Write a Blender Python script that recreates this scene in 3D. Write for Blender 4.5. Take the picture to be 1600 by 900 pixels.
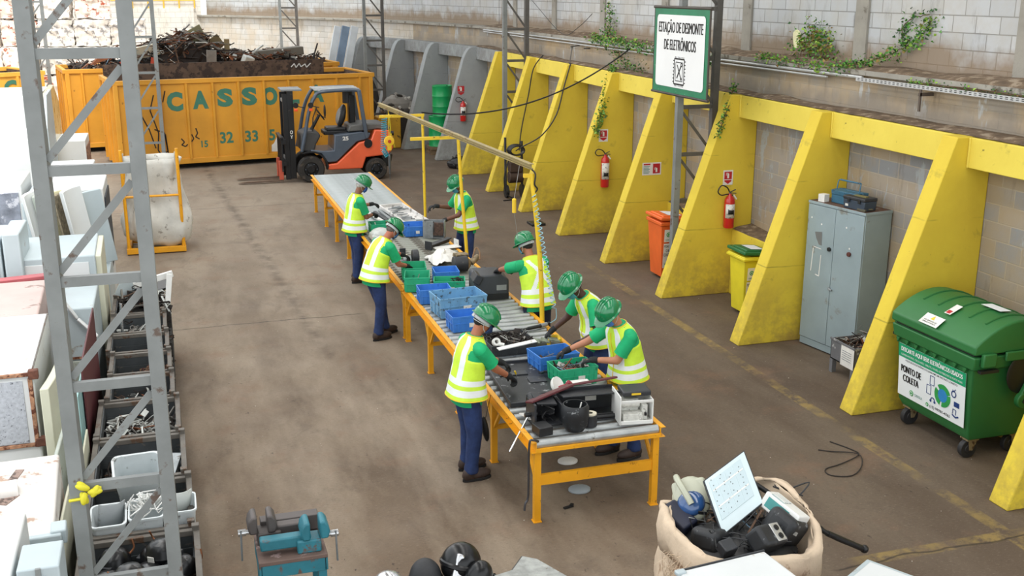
import bpy, bmesh, math, random
from math import sin, cos, pi, radians as R, hypot, atan2, sqrt
from mathutils import Vector as V, Matrix, Euler, noise

for o in list(bpy.data.objects): bpy.data.objects.remove(o)
random.seed(7)
SC = bpy.context.scene
COL = SC.collection

# ------------------------------------------------------------------ camera, light, exposure
cd = bpy.data.cameras.new('camera'); cam = bpy.data.objects.new('camera', cd); COL.objects.link(cam)
cd.sensor_width = 36; cd.lens = 1690.6/1600*36; cd.clip_end = 300
cam.location = (0, 0, 4.7)
cam.rotation_euler = (pi/2 - .2696915, -.00126, -.3062471)
SC.camera = cam
SC.view_settings.view_transform = 'Standard'; SC.view_settings.look = 'None'
SC.view_settings.gamma = 1; SC.view_settings.use_curve_mapping = False
SC.view_settings.exposure = 0.0
SC.cycles.use_denoising = True
SC.cycles.max_bounces = 8; SC.cycles.diffuse_bounces = 4

w = bpy.data.worlds.new('overcast_sky'); SC.world = w; w.use_nodes = True
nt = w.node_tree; nt.nodes.clear()
bg = nt.nodes.new('ShaderNodeBackground'); wo = nt.nodes.new('ShaderNodeOutputWorld')
bg.inputs[0].default_value = (.93, .97, 1, 1); bg.inputs[1].default_value = 2.0
nt.links.new(bg.outputs[0], wo.inputs[0])

def area(name, loc, sx, sy, power, col=(1, 1, 1), rot=(0, 0, 0)):
    l = bpy.data.lights.new(name, 'AREA'); l.shape = 'RECTANGLE'; l.size = sx; l.size_y = sy
    l.energy = power; l.color = col
    o = bpy.data.objects.new(name, l); COL.objects.link(o); o.location = loc; o.rotation_euler = rot
    return o
SKY = 400                       # daylight through the translucent strips of the shed roof
for i, (x, y) in enumerate([(-1.2, 8), (-1.2, 22), (3.6, 8), (3.6, 22), (7.0, 8), (7.0, 22)]):
    area('skylight_strip', (x, y, 8.9), 1.4, 13, SKY*(.8 if x < 6 else .4), (1, .985, .96))

sl = bpy.data.lights.new('hazy_sun', 'SUN'); sl.energy = 3.4; sl.angle = R(14); sl.color = (1, .97, .92)
so = bpy.data.objects.new('hazy_sun', sl); COL.objects.link(so); so.rotation_euler = (R(36), 0, R(0)); so.location = (0, -20, 30)

# ------------------------------------------------------------------ helpers
def lin(c):
    return tuple((x/12.92 if x <= .04045 else ((x+.055)/1.055)**2.4) for x in c)
def hexc(h):
    return lin(tuple(int(h[i:i+2], 16)/255 for i in (0, 2, 4)))

class Sh:
    """small helper for node materials"""
    def __init__(s, name):
        s.m = bpy.data.materials.new(name); s.m.use_nodes = True
        s.t = s.m.node_tree; s.b = s.t.nodes['Principled BSDF']
        s.co = s.n('ShaderNodeTexCoord').outputs['Object']
    def n(s, k, **kw):
        x = s.t.nodes.new(k)
        for a, b in kw.items(): setattr(x, a, b)
        return x
    def l(s, a, b): s.t.links.new(a, b)
    def noise(s, scale, detail=4, rough=.55, vec=None, dist=0):
        x = s.n('ShaderNodeTexNoise'); x.inputs['Scale'].default_value = scale
        x.inputs['Detail'].default_value = detail; x.inputs['Roughness'].default_value = rough
        x.inputs['Distortion'].default_value = dist
        s.l(vec or s.co, x.inputs['Vector']); return x.outputs['Fac']
    def ramp(s, f, a, b, va=0, vb=1):
        x = s.n('ShaderNodeMapRange'); x.clamp = True
        for k, v in zip((1, 2, 3, 4), (a, b, va, vb)): x.inputs[k].default_value = v
        s.l(f, x.inputs[0]); return x.outputs[0]
    def math(s, op, a, b=None):
        x = s.n('ShaderNodeMath', operation=op)
        for i, v in enumerate((a, b)):
            if v is None: continue
            if isinstance(v, (int, float)): x.inputs[i].default_value = v
            else: s.l(v, x.inputs[i])
        return x.outputs[0]
    def mix(s, f, a, b):
        x = s.n('ShaderNodeMix', data_type='RGBA')
        for i, v in ((0, f), (6, a), (7, b)):
            if isinstance(v, (int, float)): x.inputs[i].default_value = v
            elif isinstance(v, tuple): x.inputs[i].default_value = (*v[:3], 1)
            else: s.l(v, x.inputs[i])
        return x.outputs[2]
    def scale(s, v, sc):
        x = s.n('ShaderNodeMapping'); x.inputs['Scale'].default_value = sc; s.l(v, x.inputs[0]); return x.outputs[0]
    def bump(s, f, st, dist=.02):
        x = s.n('ShaderNodeBump'); x.inputs['Strength'].default_value = st; x.inputs['Distance'].default_value = dist
        s.l(f, x.inputs['Height']); s.l(x.outputs[0], s.b.inputs['Normal'])
    def base(s, c):
        if isinstance(c, tuple): s.b.inputs['Base Color'].default_value = (*c[:3], 1)
        else: s.l(c, s.b.inputs['Base Color'])

MATS = {}
def mat(name, col, rough=.6, metal=0, var=.12, vs=3, dirt=None, da=.62, ds=6, bump=0, bs=40, coat=0, alpha=1, trans=0):
    """procedural paint / plastic / metal: base colour with broken tone, optional dirt or rust patches"""
    if name in MATS: return MATS[name]
    s = Sh(name); c = hexc(col)
    lo = tuple(x*(1-var) for x in c); hi = tuple(min(1, x*(1+var)) for x in c)
    k = s.mix(s.ramp(s.noise(vs), .35, .65), lo, hi)
    if dirt: k = s.mix(s.ramp(s.noise(ds, 6, .65), da, da+.06), k, hexc(dirt))
    s.base(k)
    s.b.inputs['Roughness'].default_value = rough; s.b.inputs['Metallic'].default_value = metal
    if coat: s.b.inputs['Coat Weight'].default_value = coat
    if alpha < 1: s.b.inputs['Alpha'].default_value = alpha
    if trans: s.b.inputs['Transmission Weight'].default_value = trans
    if bump: s.bump(s.noise(bs, 3), bump, .01)
    MATS[name] = s.m
    return s.m

def tag(o, label=None, cat=None, group=None, kind=None):
    if label: o['label'] = label
    if cat: o['category'] = cat
    if group: o['group'] = group
    if kind: o['kind'] = kind
    return o
def thing(name, label, cat, loc=(0, 0, 0), rz=0, group=None):
    o = bpy.data.objects.new(name, None); COL.objects.link(o)
    o.empty_display_size = .1
    o.location = loc; o.rotation_euler = (0, 0, rz)
    o['W'] = [x for r in (Matrix.Translation(loc) @ Matrix.Rotation(rz, 4, 'Z')) for x in r]
    return tag(o, label, cat, group)
def WM(o):
    while o.parent: o = o.parent
    f = list(o['W']) if 'W' in o else None
    return Matrix([f[i:i+4] for i in (0, 4, 8, 12)]) if f else Matrix.Translation(o.location)
def kids(o): return [c for c in bpy.data.objects if c.parent is o]
def copy_tree(o, parent=None):
    c = o.copy(); COL.objects.link(c)
    if parent: c.parent = parent
    for k in kids(o): copy_tree(k, c)
    return c
def place(o, loc, rz=0, label=None, scale=None):
    o.location = loc; o.rotation_euler = (0, 0, rz)
    if scale: o.scale = scale
    if label: o['label'] = label
    return o

def rot(rx=0, ry=0, rz=0): return Euler((R(rx), R(ry), R(rz))).to_matrix()
def fr(d, up=(0, 0, 1)):
    """3x3 with columns (side, up', d)"""
    d = V(d).normalized(); u = V(up)
    if abs(d.dot(u.normalized())) > .98: u = V((0, 1, 0))
    s = u.cross(d).normalized(); u2 = d.cross(s)
    return Matrix((s, u2, d)).transposed()

class M:
    """collects shapes in world space; build() links them as ONE mesh object"""
    def __init__(s): s.v = []; s.f = []; s.m = []; s.T = None
    def add(s, vs, fs, mi=0):
        b = len(s.v)
        s.v += [(s.T @ V(p)) if s.T else V(p) for p in vs]
        for f in fs: s.f.append(tuple(b+i for i in f)); s.m.append(mi)
        return s
    def box(s, c, sz, r=None, mi=0, taper=1):
        c = V(c); r = r or Matrix.Identity(3); vs = []
        for z in (-1, 1):
            t = 1 if z < 0 else taper
            for x, y in ((-1, -1), (1, -1), (1, 1), (-1, 1)):
                vs.append(c + r @ V((x*sz[0]/2*t, y*sz[1]/2*t, z*sz[2]/2)))
        return s.add(vs, [(3, 2, 1, 0), (4, 5, 6, 7), (0, 1, 5, 4), (1, 2, 6, 5), (2, 3, 7, 6), (3, 0, 4, 7)], mi)
    def bx(s, x0, x1, y0, y1, z0, z1, mi=0): return s.box(((x0+x1)/2, (y0+y1)/2, (z0+z1)/2), (x1-x0, y1-y0, z1-z0), None, mi)
    def bar(s, a, b, w, h, mi=0, up=(0, 0, 1)):
        a = V(a); b = V(b); return s.box((a+b)/2, (w, h, (b-a).length), fr(b-a, up), mi)
    def rings(s, rs, mi=0, cap=True, closed=True, mfun=None):
        n = len(rs[0]); vs = [p for r in rs for p in r]; fs = []; ms = []
        for i in range(len(rs)-1):
            for j in range(n if closed else n-1):
                k = (j+1) % n; fs.append((i*n+j, i*n+k, (i+1)*n+k, (i+1)*n+j)); ms.append(mfun(i, j) if mfun else mi)
        if cap and closed:
            fs.append(tuple(range(n-1, -1, -1))); fs.append(tuple(range((len(rs)-1)*n, len(rs)*n))); ms += [mi, mi]
        b = len(s.f); s.add(vs, fs, mi)
        for i, q in enumerate(ms): s.m[b+i] = q
        return s
    def tube(s, pts, r, n=8, mi=0, cap=True):
        pts = [V(p) for p in pts]; rs = []; up = None
        for i, p in enumerate(pts):
            d = (pts[min(i+1, len(pts)-1)] - pts[max(i-1, 0)])
            if d.length < 1e-7: d = V((0, 0, 1))
            d.normalize()
            if up is None: up = fr(d).col[0]
            up = (up - d*up.dot(d)); up = up.normalized() if up.length > 1e-5 else fr(d).col[0]
            q = d.cross(up); rad = r[i] if isinstance(r, (list, tuple)) else r
            rs.append([p + (up*cos(2*pi*k/n) + q*sin(2*pi*k/n))*rad for k in range(n)])
        return s.rings(rs, mi, cap)
    def cyl(s, a, b, r0, r1=None, n=16, mi=0, cap=True): return s.tube([a, b], [r0, r0 if r1 is None else r1], n, mi, cap)
    def cap(s, a, b, r0, r1, n=10, mi=0):
        """tapered capsule"""
        a = V(a); b = V(b); d = (b-a); L = d.length; d = d/L if L > 1e-6 else V((0, 0, 1)); P = []; Q = []
        for t in (-88, -60, -30, 0): P.append(a + d*r0*sin(R(t))); Q.append(r0*cos(R(t)))
        for t in (0, 30, 60, 88): P.append(b + d*r1*sin(R(t))); Q.append(r1*cos(R(t)))
        f = fr(d); rs = [[p + (f.col[0]*cos(2*pi*k/n) + f.col[1]*sin(2*pi*k/n))*q for k in range(n)] for p, q in zip(P, Q)]
        return s.rings(rs, mi)
    def lathe(s, prof, o=(0, 0, 0), n=20, r=None, mi=0, cap=True, sx=1, sy=1, mfun=None):
        r = r or Matrix.Identity(3); o = V(o)
        return s.rings([[o + r @ V((q*sx*cos(2*pi*k/n), q*sy*sin(2*pi*k/n), z)) for k in range(n)] for q, z in prof], mi, cap, mfun=mfun)
    def ell(s, c, rad, r=None, n=14, mi=0, t0=-90, t1=90):
        m = max(4, n//2+1); P = []
        for i in range(m+1):
            t = R(t0 + (t1-t0)*i/m); P.append((max(cos(t), .01), sin(t)*rad[2]))
        return s.lathe(P, c, n, r, mi, True, rad[0], rad[1])
    def prism(s, poly, h, o=(0, 0, 0), ax=((1, 0, 0), (0, 0, 1)), mi=0, mib=None):
        """poly in the plane (ax0, ax1), extruded h along ax0 x ax1"""
        a, b = V(ax[0]), V(ax[1]); nrm = a.cross(b); o = V(o); n = len(poly)
        P = [o + a*x + b*y for x, y in poly]; Q = [p + nrm*h for p in P]
        return s.add(P+Q, [tuple(range(n-1, -1, -1)), tuple(range(n, 2*n))] + [(i, (i+1) % n, n+(i+1) % n, n+i) for i in range(n)], mi)
    def build(s, name, mats, parent=None, label=None, bevel=0, sharp=38, origin=None, rem=0, smooth=0, seg=2, sub=0, solid=0):
        me = bpy.data.meshes.new(name)
        if parent is not None:
            W = WM(parent).inverted(); vs = [W @ p for p in s.v]; loc = None
        else:
            xs = [p.x for p in s.v]; ys = [p.y for p in s.v]; zs = [p.z for p in s.v]
            loc = V(origin) if origin is not None else V(((min(xs)+max(xs))/2, (min(ys)+max(ys))/2, min(zs)))
            vs = [p-loc for p in s.v]
        me.from_pydata([tuple(p) for p in vs], [], s.f)
        for q in (mats if isinstance(mats, (list, tuple)) else [mats]): me.materials.append(q)
        me.polygons.foreach_set('material_index', s.m)
        me.polygons.foreach_set('use_smooth', [True]*len(me.polygons))
        me.validate(); me.update()
        if not rem: me.set_sharp_from_angle(angle=R(sharp))
        o = bpy.data.objects.new(name, me); COL.objects.link(o)
        if parent is not None: o.parent = parent
        else: o.location = loc
        if bevel:
            b = o.modifiers.new('bevel', 'BEVEL'); b.width = bevel; b.segments = seg; b.limit_method = 'ANGLE'; b.angle_limit = R(40)
        if solid:
            b = o.modifiers.new('solid', 'SOLIDIFY'); b.thickness = solid; b.offset = -1
        if rem:
            b = o.modifiers.new('rem', 'REMESH'); b.mode = 'VOXEL'; b.voxel_size = rem; b.use_smooth_shade = True
            if smooth:
                b = o.modifiers.new('sm', 'SMOOTH'); b.factor = .5; b.iterations = smooth
        if label: o['label'] = label
        return o

def leaf_curve(a, b, sag, n=14):
    a = V(a); b = V(b); return [a.lerp(b, i/n) - V((0, 0, sag*4*(i/n)*(1-i/n))) for i in range(n+1)]
def smoothpts(pts, k=4):
    pts = [V(p) for p in pts]; out = []
    for i in range(len(pts)-1):
        p0 = pts[max(i-1, 0)]; p1 = pts[i]; p2 = pts[i+1]; p3 = pts[min(i+2, len(pts)-1)]
        for j in range(k):
            t = j/k; out.append(.5*((2*p1)+(p2-p0)*t+(2*p0-5*p1+4*p2-p3)*t*t+(-p0+3*p1-3*p2+p3)*t**3))
    return out+[pts[-1]]

class Face:
    """a flat face in the world: origin (lower left), right, up; puts lettering and flat marks on it"""
    def __init__(s, o, right, up=(0, 0, 1)):
        s.o = V(o); s.r = V(right).normalized(); s.u = V(up).normalized(); s.n = s.r.cross(s.u).normalized()
    def p(s, u, v, l=0): return s.o + s.r*u + s.u*v + s.n*l
    def rect(s, m, u0, v0, u1, v1, l=.002, mi=0, t=.0015):
        c = s.p((u0+u1)/2, (v0+v1)/2, l); m.box(c, (u1-u0, v1-v0, t), Matrix((s.r, s.u, s.n)).transposed(), mi); return m
    def poly(s, m, pts, l=.003, mi=0, t=.0015):
        n = len(pts); P = [s.p(a, b, l) for a, b in pts]; Q = [s.p(a, b, l+t) for a, b in pts]
        return m.add(P+Q, [tuple(range(n-1, -1, -1)), tuple(range(n, 2*n))]+[(i, (i+1) % n, n+(i+1) % n, n+i) for i in range(n)], mi)
    def disc(s, m, u, v, r, l=.003, mi=0, n=20, ry=None):
        return s.poly(m, [(u+r*cos(2*pi*k/n), v+(ry or r)*sin(2*pi*k/n)) for k in range(n)], l, mi)
    def ring(s, m, u, v, r, w_, l=.003, mi=0, n=20, a0=0, a1=360):
        k = max(3, int(n*(a1-a0)/360)); A = [R(a0+(a1-a0)*i/k) for i in range(k+1)]
        for i in range(k):
            s.poly(m, [(u+q*cos(a), v+q*sin(a)) for q, a in ((r, A[i]), (r, A[i+1]), (r-w_, A[i+1]), (r-w_, A[i]))], l, mi)
        return m
    def line(s, m, pts, w_, l=.003, mi=0):
        for (a, b), (c, d) in zip(pts[:-1], pts[1:]):
            L = hypot(c-a, d-b) or 1; x = -(d-b)/L*w_/2; y = (c-a)/L*w_/2
            s.poly(m, [(a-x, b-y), (c-x, d-y), (c+x, d+y), (a+x, b+y)], l, mi)
        return m
    def text(s, m, txt, u, v, h, wd=None, bold=.02, l=.004, mi=0, align='CENTER', sx=1, slant=0, heavy=0):
        c = bpy.data.curves.new('t', 'FONT'); c.body = txt; c.size = 1; c.align_x = align; c.offset = bold
        c.resolution_u = 3
        o = bpy.data.objects.new('t', c); COL.objects.link(o)
        dg = bpy.context.evaluated_depsgraph_get(); dg.update()
        me = bpy.data.meshes.new_from_object(o.evaluated_get(dg)); bpy.data.objects.remove(o); bpy.data.curves.remove(c)
        xs = [q.co.x for q in me.vertices]
        k = h/.70
        fx = (wd/(max(xs)-min(xs)) if wd else k*sx)
        m.add([s.p(u+q.co.x*fx+slant*q.co.y*k, v+q.co.y*k, l) for q in me.vertices], [tuple(f.vertices) for f in me.polygons], mi)
        vs = [q.co.copy() for q in me.vertices]; fs = [tuple(f.vertices) for f in me.polygons]
        for e in (-1, 1) if heavy else ():
            m.add([s.p(u+q.x*fx+e*heavy, v+q.y*k, l+.0002*(e+2)) for q in vs], fs, mi)
        bpy.data.meshes.remove(me); return m
# ------------------------------------------------------------------ materials of the setting
def mat_floor():
    s = Sh('floor_concrete'); co = s.co
    sep = s.n('ShaderNodeSeparateXYZ'); s.l(co, sep.inputs[0]); X, Y = sep.outputs[0], sep.outputs[1]
    big = s.noise(.32, 5, .6); st = s.noise(.9, 5, .6, s.scale(co, (1.6, .45, 1)))
    c = s.mix(s.ramp(big, .38, .62), hexc('594939'), hexc('776654'))
    c = s.mix(s.ramp(st, .40, .66), c, hexc('8b7c6a'))
    # lane beside the conveyor, paler with distance; darker lane to its right
    lane = s.math('ADD', X, s.math('MULTIPLY', s.noise(.5, 3), 1.6))
    c = s.mix(s.math('MULTIPLY', s.ramp(lane, 4.4, 5.6), .70), c, hexc('57493c'))
    pale = s.math('MULTIPLY', s.ramp(Y, 9, 24), s.ramp(lane, 5.0, 3.6))
    c = s.mix(s.math('MULTIPLY', pale, .5), c, hexc('9a8e7e'))
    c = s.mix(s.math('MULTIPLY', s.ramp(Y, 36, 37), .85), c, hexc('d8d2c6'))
    blot = s.noise(2.1, 6, .7, s.scale(co, (1, .6, 1)), .6)
    c = s.mix(s.math('MULTIPLY', s.ramp(blot, .54, .72), .42), c, hexc('4c4036'))
    red = s.noise(1.1, 5, .65)
    c = s.mix(s.math('MULTIPLY', s.ramp(red, .55, .7), .45), c, hexc('7d5f4a'))
    spk = s.noise(16, 3, .6, s.scale(co, (1, .55, 1))); spm = s.ramp(s.noise(.7, 3), .45, .6)
    c = s.mix(s.math('MULTIPLY', s.math('MULTIPLY', s.ramp(spk, .66, .72), spm), .8), c, hexc('2e2620'))
    wh = s.noise(26, 1, .5); c = s.mix(s.ramp(wh, .80, .82), c, hexc('d5cfc2'))
    pt = s.noise(34, 4, .7, s.scale(co, (.7, 1.5, 1))); c = s.mix(s.math('MULTIPLY', s.ramp(pt, .56, .70), .38), c, hexc('3a3129')); c = s.mix(s.math('MULTIPLY', s.ramp(pt, .42, .30), .28), c, hexc('a39886'))
    gr = s.noise(90, 3, .7); c = s.mix(s.math('MULTIPLY', s.ramp(gr, .4, .75), .16), c, hexc('2b2520'))
    # tyre marks
    w1 = s.math('ADD', X, s.math('MULTIPLY', s.math('ADD', Y, -15), .055)); 
    for x0 in (1.72,):
        d = s.math('ABSOLUTE', s.math('SUBTRACT', w1, x0))
        c = s.mix(s.math('MULTIPLY', s.math('MULTIPLY', s.ramp(d, .16, .02), s.ramp(s.noise(3), .38, .6)), s.math('MULTIPLY', s.ramp(Y, 13, 15), .55)), c, hexc('453a31'))
    # painted lines: worn yellow paint
    wear = s.ramp(s.noise(5, 6, .75), .40, .56); wear2 = s.ramp(s.noise(1.3, 3), .38, .55)
    d = s.math('ABSOLUTE', s.math('SUBTRACT', X, 6.88)); l1 = s.math('MULTIPLY', s.ramp(d, .085, .065), s.ramp(Y, 18, 16))
    d2 = s.math('ABSOLUTE', s.math('SUBTRACT', Y, 6.99)); l2 = s.math('MULTIPLY', s.ramp(d2, .085, .065), s.ramp(X, 5.2, 5.5))
    l = s.math('MULTIPLY', s.math('MULTIPLY', s.math('MAXIMUM', l1, l2), s.math('MULTIPLY', wear, wear2)), .5)
    c = s.mix(l, c, hexc('a98f4a'))
    # joints and cracks
    wob = s.math('MULTIPLY', s.math('SUBTRACT', s.noise(1.2, 4), .5), .22)
    for y0, xa, xb in ((15.5, -3, 2.6), (6.95, 5.0, 9), (24.5, -3, 9)):
        dy = s.math('ABSOLUTE', s.math('ADD', s.math('SUBTRACT', Y, y0), wob))
        k = s.math('MULTIPLY', s.ramp(dy, .018, .006), s.math('MULTIPLY', s.ramp(X, xa, xa+.1), s.ramp(X, xb, xb-.1)))
        c = s.mix(s.math('MULTIPLY', k, .75), c, hexc('2a231d'))
    s.base(c); s.l(s.ramp(s.noise(1.5, 4), .3, .7, .72, .95), s.b.inputs['Roughness'])
    s.bump(s.noise(30, 5, .7), .25, .006)
    return s.m

def mat_block(name, c1, c2, mortar, bw, bh, dirt, dz=None, off=0.0, patches=None, ax='YZ', stain=.5):
    s = Sh(name); sep = s.n('ShaderNodeSeparateXYZ'); s.l(s.co, sep.inputs[0])
    cb = s.n('ShaderNodeCombineXYZ'); s.l(sep.outputs[0 if ax == 'XZ' else 1], cb.inputs[0]); s.l(sep.outputs[2], cb.inputs[1])
    br = s.n('ShaderNodeTexBrick'); s.l(cb.outputs[0], br.inputs['Vector'])
    br.inputs['Color1'].default_value = (*hexc(c1), 1); br.inputs['Color2'].default_value = (*hexc(c2), 1)
    br.inputs['Mortar'].default_value = (*hexc(mortar), 1); br.inputs['Scale'].default_value = 1
    br.inputs['Mortar Size'].default_value = .008; br.inputs['Mortar Smooth'].default_value = .3
    br.inputs['Brick Width'].default_value = bw; br.inputs['Row Height'].default_value = bh
    n1 = s.noise(1.3, 5, .65); n2 = s.noise(2.6, 5, .7, s.scale(s.co, (1, 1, .35)))
    c = s.mix(s.math('MULTIPLY', s.ramp(n1, .42, .62), stain), br.outputs['Color'], hexc(dirt))
    if patches: c = s.mix(s.math('MULTIPLY', s.ramp(n2, .58, .62), .85), c, hexc(patches))
    dk = s.noise(3.2, 6, .7, s.scale(s.co, (1, 1.2, .25))); c = s.mix(s.math('MULTIPLY', s.ramp(dk, .56, .72), .55), c, hexc('5d5448'))
    if dz:     # splashed earth along the foot of the wall
        z0, z1, dc = dz
        g = s.math('ADD', sep.outputs[2], s.math('MULTIPLY', s.math('SUBTRACT', s.noise(1.7, 4, .6), .5), -.75))
        c = s.mix(s.math('MULTIPLY', s.ramp(g, z1, z0), .85), c, hexc(dc))
    s.base(c); s.b.inputs['Roughness'].default_value = .92
    inv = s.math('SUBTRACT', 1, br.outputs['Fac'])
    s.bump(s.math('ADD', inv, s.math('MULTIPLY', s.noise(25, 4, .7), .35)), .55, .012)
    return s.m

def mat_paintwall(name, col, dk, base=None, chips='1f1c18', sc=1.0):
    """painted concrete: faint board marks, scuffs, chips, dirt low down"""
    s = Sh(name); sep = s.n('ShaderNodeSeparateXYZ'); s.l(s.co, sep.inputs[0])
    c = s.mix(s.ramp(s.noise(1.1*sc, 5, .6), .35, .7), hexc(col), hexc(dk))
    ch = s.noise(9, 5, .75, s.scale(s.co, (1, 1, .7))); c = s.mix(s.math('MULTIPLY', s.ramp(ch, .685, .70), .8), c, hexc(chips))
    sf = s.noise(3.2, 6, .7, None, .5); c = s.mix(s.math('MULTIPLY', s.ramp(sf, .60, .72), .32), c, hexc('5b4d2c'))
    if base:
        g = s.math('ADD', sep.outputs[2], s.math('MULTIPLY', s.math('SUBTRACT', s.noise(2.4, 4), .5), 1.1))
        c = s.mix(s.math('MULTIPLY', s.math('MULTIPLY', s.ramp(g, 1.0, -.05), s.ramp(s.noise(2.2, 6, .7), .40, .62)), .85), c, hexc(base))
    for h in (1.05, 2.2):
        d = s.math('ABSOLUTE', s.math('SUBTRACT', sep.outputs[2], s.math('ADD', h, s.math('MULTIPLY', s.noise(1.5), .05))))
        c = s.mix(s.math('MULTIPLY', s.math('MULTIPLY', s.ramp(d, .010, .003), s.ramp(s.noise(1.9, 3), .45, .6)), .4), c, hexc(chips))
    s.base(c); s.b.inputs['Roughness'].default_value = .75; s.bump(s.noise(14, 5, .7), .3, .008)
    return s.m

mFLOOR = mat_floor()
mLOW = mat_block('lower_block_wall', '8e8f91', 'a89882', 'b0a595', .40, .20, 'a8926f', None, patches='a4a9ac')
mMID = mat_block('ledge_block_wall', '9a948a', 'b0a08a', 'a2998b', .40, .20, 'b39a74', (3.20, 3.42, '8d8478'), patches='bcc0c1', stain=.6)
mPALE = mat_block('pale_block_wall', 'cfcdc8', 'c2bfb8', 'a9a69f', .40, .20, 'c8b393', None, stain=.45)
mUP = mat_block('upper_block_wall', 'c3c5c6', 'b4b7b9', '8f8f8d', .40, .20, 'b1a999', (3.86, 4.12, '8a765e'), stain=.4)
mBACK = mat_block('back_wall_block', 'd9d6cf', 'cfccc5', 'bdbab2', .40, .20, 'c2b7a2', None, ax='XZ', stain=.35)
mYEL = mat_paintwall('yellow_paint', 'e2c93e', 'd3b636', '8a6f42')
mYELB = mat_paintwall('yellow_beam_paint', 'ecd658', 'dfc84c')
mGRY = mat_paintwall('grey_paint', '9da1a0', '8c9092', '6d6962')
mDIRT = mat('ledge_dirt', '6e5c49', .95, var=.35, vs=6, dirt='9b8c78', da=.55, bump=.8, bs=30)
mPILC = mat('pilaster_concrete', '9c988e', .9, var=.15, vs=2, dirt='6d675c', da=.55, ds=3, bump=.3)
mSTEEL = mat('painted_grey_steel', '7d8180', .55, .05, var=.12, vs=4, dirt='5f5148', da=.60, ds=8)
mSTEELD = mat('dark_grey_steel', '5d5a56', .6, .2, var=.15, vs=4)
mROOF = mat('roof_sheet', '9a9a98', .6)

# ------------------------------------------------------------------ the setting
def struct(m, name, mats, **k):
    o = m.build(name, mats, **k); o['kind'] = 'structure'; return o
m = M(); m.bx(-60, 8.75, -6, 60, -.2, 0); struct(m, 'floor', mFLOOR, origin=(0, 0, 0))
WY0, WY1, WF = 4, 46, 30
m = M(); m.bx(8.7, 9.1, WY0, WF, 0, 3.14); struct(m, 'wall_right_lower', mLOW, origin=(0, 0, 0))
m = M(); m.bx(8.72, 9.1, WY0, WF, 3.14, 3.66); struct(m, 'wall_right_middle', mMID, origin=(0, 0, 0))
m = M(); m.bx(9.12, 9.4, WY0, WF, 3.66, 6.9); struct(m, 'wall_right_upper', mUP, origin=(0, 0, 0))
m = M(); m.bx(-40, 1.6, WY1, WY1+.3, 0, 5.3); struct(m, 'wall_back', mBACK, origin=(0, 0, 0))
# ledge coping and the earth lying on it
m = M(); m.bx(8.60, 9.12, WY0, WF, 3.63, 3.69); struct(m, 'trim_1', mPILC, origin=(0, 0, 0))
def dirt_strip(x0, x1, y0, y1, z, h, name, n=None):
    m = M(); ny = int((y1-y0)/.12); nx = 4; P = []
    for i in range(ny+1):
        y = y0+(y1-y0)*i/ny
        for j in range(nx+1):
            x = x0+(x1-x0)*j/nx
            k = noise.noise(V((x*3, y*1.3, z)))*.5+.5
            e = .15 if j in (0,) else 1
            P.append((x + (noise.noise(V((y*4, z, 1)))*.03 if j == 0 else 0), y, z + h*(k*e)*(.4+.6*j/nx)))
    F = [(i*(nx+1)+j, i*(nx+1)+j+1, (i+1)*(nx+1)+j+1, (i+1)*(nx+1)+j) for i in range(ny) for j in range(nx)]
    m.add(P, F); o = m.build(name, mDIRT, sharp=180); return o
tag(dirt_strip(8.62, 9.115, WY0, WF, 3.685, .12, 'soil_strip'), 'brown earth and litter lying along the high wall ledge', 'soil', kind='stuff')
tag(dirt_strip(8.42, 8.715, WY0, WF, 3.142, .07, 'soil_strip'), 'thin dark leaf litter on top of the long beam, below the high ledge', 'soil', kind='stuff')
# past the last yellow buttress the wall bends towards the yard
BEND = [(8.7, 30), (8.22, 32.5), (7.72, 35.0), (6.95, 37.4), (5.6, 40.2), (3.9, 43), (1.5, 46)]
def bendT(k, y=0):
    (x0, y0), (x1, y1) = BEND[k], BEND[k+1]; ph = atan2(-(x1-x0), y1-y0)
    return Matrix.Translation((x0, y0, 0)) @ Matrix.Rotation(ph, 4, 'Z') @ Matrix.Translation((-8.7, 0, 0)), hypot(x1-x0, y1-y0)
for k in range(6):
    T, L = bendT(k)
    for nm, a, mm in (('lower', (8.7, 9.1, 0, L, 0, 3.14), mLOW), ('middle', (8.72, 9.1, 0, L, 3.14, 3.66), mMID), ('upper', (9.12, 9.4, -.02, L+.02, 3.66, 6.9), mUP), ('coping', (8.60, 9.12, 0, L, 3.63, 3.69), mPILC)):
        if k > 1 and nm in ('lower', 'middle'): mm = mPALE
        m = M(); m.T = T; m.bx(*a); struct(m, 'wall_right_%s_bend' % nm, mm, origin=(0, 0, 0))
# pilasters of the upper wall
for i, y in enumerate([6.9, 9.95, 13.0, 16.1, 19.2, 22.3, 25.4, 28.5]):
    m = M(); m.bx(9.085, 9.119, y-.14, y+.14, 3.66, 6.9); struct(m, 'trim_%d' % (i+2), mPILC)
# roof: keeps the direct sky off the shed, open along its left side and at the far end
m = M(); m.bx(-1.7, 10.2, -6, 34, 9.1, 9.2); struct(m, 'ceiling', mROOF)
# far yard railing on top of the back wall
t = thing('yard_railing', 'pale yellow pipe railing along the top of the back wall', 'railing', (3, WY1+.1, 5.3-1.3))
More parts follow.
